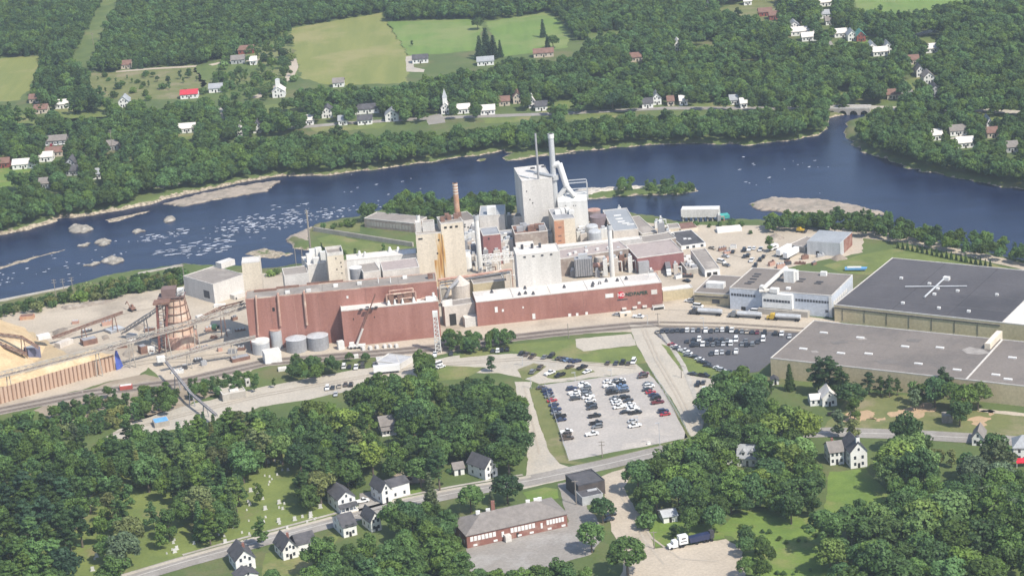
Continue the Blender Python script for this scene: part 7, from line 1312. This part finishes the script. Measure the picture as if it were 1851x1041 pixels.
# far bank
FB = 'far'
wood([(-40, 420), (-40, 345), (60, 345), (110, 350), (190, 340), (240, 300), (250, 262), (430, 258), (640, 246), (820, 242), (1000, 222), (1240, 210), (1400, 200), (1494, 205), (1494, 232), (1440, 248), (1240, 252), (1094, 262), (910, 264), (800, 278), (660, 298), (510, 308), (430, 318), (340, 325), (250, 338), (220, 365), (120, 385), (40, 408)], D_, (6, 14), ['mid', 'light', 'deep', 'grey', 'mid'], FB, 3, 1.0)
wood([(-40, 200), (60, 190), (130, 158), (210, 190), (340, 186), (420, 186), (480, 180), (560, 162), (740, 157), (860, 132), (930, 112), (1030, 108), (1100, 62), (1240, 62), (1400, 82), (1500, 105), (1600, 120), (1614, 185), (1560, 165), (1545, 195), (1495, 172), (1495, 190), (1240, 180), (1000, 200), (800, 205), (640, 212), (430, 240), (240, 262), (190, 330), (80, 340), (-40, 310)], D_+[('pine', 1)], (9, 14), ['deep', 'mid', 'deep', 'dark', 'grey'], FB, 3, 1.12, clear=.4)
wood([(-40, -30), (192, -30), (128, 112), (84, 104), (-40, 104)], [('broad', 5), ('spruce', 2), ('slim', 2)], (6, 13), ['deep', 'mid', 'grey'], FB, 3, .95)
wood([(230, -30), (690, -30), (690, 14), (528, 42), (400, 100), (300, 112), (210, 122), (158, 132)], [('broad', 5), ('spruce', 1), ('slim', 2)], (6, 12.5), ['deep', 'mid', 'grey', 'mid'], FB, 3, .95)
wood([(400, 100), (528, 50), (524, 120), (540, 148), (470, 178), (380, 172)], [('shrub', 2), ('slim', 2), ('round', 1)], (4, 9), ['deep', 'mid', 'light'], FB, .5, 1.8, blk=False)
wood([(690, -30), (1260, -30), (1300, 62), (1100, 60), (1040, 60), (1010, 20), (850, 26), (700, 30)], [('broad', 6), ('spruce', 1)], (6.5, 13), ['deep', 'mid', 'grey'], FB, 3, .95)
wood([(1240, -30), (1520, -30), (1540, 20), (1640, 28), (1760, 10), (1870, -10), (1870, 210), (1720, 195), (1620, 200), (1600, 130), (1500, 108), (1400, 85), (1300, 62)], D_+[('pine', 1)], (10, 15), ['deep', 'mid', 'grey', 'deep'], FB, 2.5, 1.08, clear=.32)
wood([(1545, 240), (1580, 205), (1640, 200), (1700, 205), (1770, 208), (1870, 235), (1870, 330), (1760, 315), (1650, 290), (1580, 265)], D_, (7, 14), ['mid', 'light', 'deep'], FB, 3, 1.0)
wood([(80, 106), (128, 114), (165, 132), (150, 160), (212, 186), (130, 192), (50, 185)], [('broad', 4), ('pine', 2), ('spruce', 1)], (9, 14), ['deep', 'mid', 'dark'], FB, 1.5, 1.3, blk=False, clear=.2)
wood([(1300, 960), (1400, 930), (1480, 945), (1480, 1041), (1400, 1041)], [('shrub', 1)], (1.2, 2.4), ['light', 'mid'], NEAR, .5, 1.6, blk=False)
wood([(160, 134), (420, 125), (520, 100), (520, 150), (210, 182)], [('shrub', 2), ('slim', 1)], (3, 6), ['mid', 'deep', 'light'], FB, .12, 3, blk=False)
# largest 300 become individuals, the rest one mass per kind
TREES.sort(key=lambda t: -pxm(t[0])*t[2]*(1.0 if 0 < P(t[0])[0] < 1851 and P((t[0].x, t[0].y, t[2]))[1] < 1041 else .2))
shr = [t for t in TREES if t[1] == 'shrub']; tre = [t for t in TREES if t[1] != 'shrub']
rowt = [t for t in tre if t[4] in ('row', 'z')]; oth = [t for t in tre if t[4] not in ('row', 'z')]
ind = rowt+oth[:295-len(rowt)]; rest = oth[295-len(rowt):]; inds = shr[:110]; rests = shr[110:]
TW = {'deep': 'deep green', 'mid': 'mid green', 'light': 'light green', 'olive': 'olive green', 'dark': 'very dark green', 'grey': 'greyish green'}
NW = {'broad': 'broadleaf tree', 'round': 'round crowned tree', 'pine': 'pine tree', 'spruce': 'pointed spruce', 'slim': 'slender young tree', 'shrub': 'shrub'}
rt = random.Random(77)
LM.append(('the sunny cemetery graves', G(520, 930))); LM.append(('the gravel parking lot', G(1090, 750))); LM.append(('the dump truck', G(1245, 985))); LM.append(('the bright meadow', G(1430, 980))); LM.append(('the bare dirt patches', G(1650, 745))); LM.append(('the blue tarped roof', G(293, 768))); LM.append(('the sheet pile wall', G(110, 700)))
order = sorted(ind+inds, key=lambda t: (nearlm(t[0])[1].xy-t[0].xy).length)
def leafcol(o, tone, r):
    c = GRN[tone]; f = r.uniform(.85, 1.2); o.color = (c[0]*f, c[1]*f, c[2]*f, 1)
for q, kd, h, tone, zone in order:
    h0, r0_, nm, cnt = SPEC[kd]; cm, tm = rt.choice(TP[kd]); t = bpy.data.objects.new(nm, None); COL.objects.link(t); s = h/h0
    t.location = q; t.rotation_euler = (0, 0, rt.uniform(0, 6.28)); w = s*rt.uniform(1.0, 1.3); t.scale = (w, w, s)
    o = bpy.data.objects.new('trunk' if kd != 'shrub' else 'stem', tm); COL.objects.link(o); o.parent = t
    o = bpy.data.objects.new('crown', cm); COL.objects.link(o); o.parent = t; leafcol(o, tone, rt)
    if zone == 'row':
        i = uniq('row'); tag(t, f'small clipped evergreen, {NTH[i]} from the end of the row behind the black roof' if i < len(NTH) else 'small clipped evergreen', 'evergreen', 'clipped evergreens in a row'); t.name = 'clipped_evergreen'; continue
    sd, a, _ = place(q); sz = 'tall' if h > 12.5 else ('low' if h < 6 else 'medium'); key = (sz, tone, kd, sd, a); i = uniq(key)
    sz = sz if len(a.split())+len(sd.split())+len(TW[tone].split())+len(NW[kd].split()) < 12 else ''
    tag(t, (f'{sz} {TW[tone]} {NW[kd]}, {ordl(i)} {sd} {a}' if i < 12 else f'{sz} {TW[tone]} {NW[kd]} in the wood {sd} {a}').strip(), 'shrub' if kd == 'shrub' else 'tree', f'{NW[kd]}s {sd} {a}')
def mass(name, label, items, kinds, cat, tone):
    items = [t for t in items if t[1] in kinds]
    if not items: return
    pr = [(kd, cm) for kd in kinds for cm, _ in TP[kd]]; r = random.Random(5); ki = []
    me = bpy.data.meshes.new(name); me.from_pydata([tuple(t[0]) for t in items], [], []); n_ = len(items)
    sc = np.zeros((n_, 3), np.float32); rz = np.zeros(n_, np.float32); kk = np.zeros(n_, np.int32); offs = {}
    for i, (kd, cm) in enumerate(pr): offs.setdefault(kd, []).append(i)
    for i, (q, kd, h, tn, z) in enumerate(items):
        s = h/SPEC[kd][0]; w = s*r.uniform(.9, 1.15); sc[i] = (w, w, s); rz[i] = r.uniform(0, 6.28); kk[i] = r.choice(offs[kd])
    a = me.attributes.new('sc', 'FLOAT_VECTOR', 'POINT'); a.data.foreach_set('vector', sc.ravel())
    a = me.attributes.new('rz', 'FLOAT', 'POINT'); a.data.foreach_set('value', rz)
    a = me.attributes.new('kk', 'INT', 'POINT'); a.data.foreach_set('value', kk)
    o = bpy.data.objects.new(name, me); COL.objects.link(o); me.materials.append(leafm); tag(o, label, cat, kind='stuff'); o.color = (*GRN[tone], 1)
    ng = bpy.data.node_groups.new(name, 'GeometryNodeTree'); ng.interface.new_socket('Geometry', in_out='INPUT', socket_type='NodeSocketGeometry'); ng.interface.new_socket('Geometry', in_out='OUTPUT', socket_type='NodeSocketGeometry')
    N = ng.nodes; Lk = ng.links; gi = N.new('NodeGroupInput'); gout = N.new('NodeGroupOutput'); jn = N.new('GeometryNodeJoinGeometry')
    def attr(nm_, ty):
        x = N.new('GeometryNodeInputNamedAttribute'); x.data_type = ty; x.inputs['Name'].default_value = nm_; return x.outputs['Attribute']
    asc, arz, akk = attr('sc', 'FLOAT_VECTOR'), attr('rz', 'FLOAT'), attr('kk', 'INT'); cx = N.new('ShaderNodeCombineXYZ'); Lk.new(arz, cx.inputs[2])
    for i, (kd, cm) in enumerate(pr):
        src = next((x for x in bpy.data.objects if x.data is cm), None)
        if src is None: continue
        oi_ = N.new('GeometryNodeObjectInfo'); oi_.transform_space = 'ORIGINAL'; oi_.inputs['Object'].default_value = src
        cp = N.new('FunctionNodeCompare'); cp.data_type = 'INT'; cp.operation = 'EQUAL'; Lk.new(akk, cp.inputs[2]); cp.inputs[3].default_value = i
        ip = N.new('GeometryNodeInstanceOnPoints'); Lk.new(gi.outputs[0], ip.inputs['Points']); Lk.new(cp.outputs[0], ip.inputs['Selection']); Lk.new(oi_.outputs['Geometry'], ip.inputs['Instance']); Lk.new(cx.outputs[0], ip.inputs['Rotation']); Lk.new(asc, ip.inputs['Scale']); Lk.new(ip.outputs[0], jn.inputs[0])
    Lk.new(jn.outputs[0], gout.inputs[0]); md = o.modifiers.new('scatter', 'NODES'); md.node_group = ng; print(name, n_)
mass('broadleaf_woods', 'dense broadleaf woods across the river and behind the near trees', rest, ['broad', 'round', 'slim'], 'woods', 'mid')
mass('evergreen_woods', 'dark evergreens mixed into the far woods', rest, ['pine', 'spruce'], 'woods', 'deep')
mass('shrub_thicket', 'low shrub thickets along banks and clearings', rests, ['shrub'], 'thicket', 'mid')
# ------------------------------------------------------------ air
k = MB(); k.bx(-8300, 8300, -7300, 9300, -6, 356); hz = bpy.data.materials.new('haze'); hz.use_nodes = True; n = hz.node_tree.nodes
for x in list(n):
    if x.type == 'BSDF_PRINCIPLED': n.remove(x)
pv = n.new('ShaderNodeVolumePrincipled'); pv.inputs['Color'].default_value = (.80, .90, 1, 1); pv.inputs['Density'].default_value = .000095; pv.inputs['Anisotropy'].default_value = .2
hz.node_tree.links.new(pv.outputs[0], n['Material Output'].inputs['Volume'])
o = k.build('haze', hz); tag(o, 'thin bluish summer haze', 'haze', kind='stuff')
for o in bpy.data.objects:
    if '_o' in o: del o['_o']
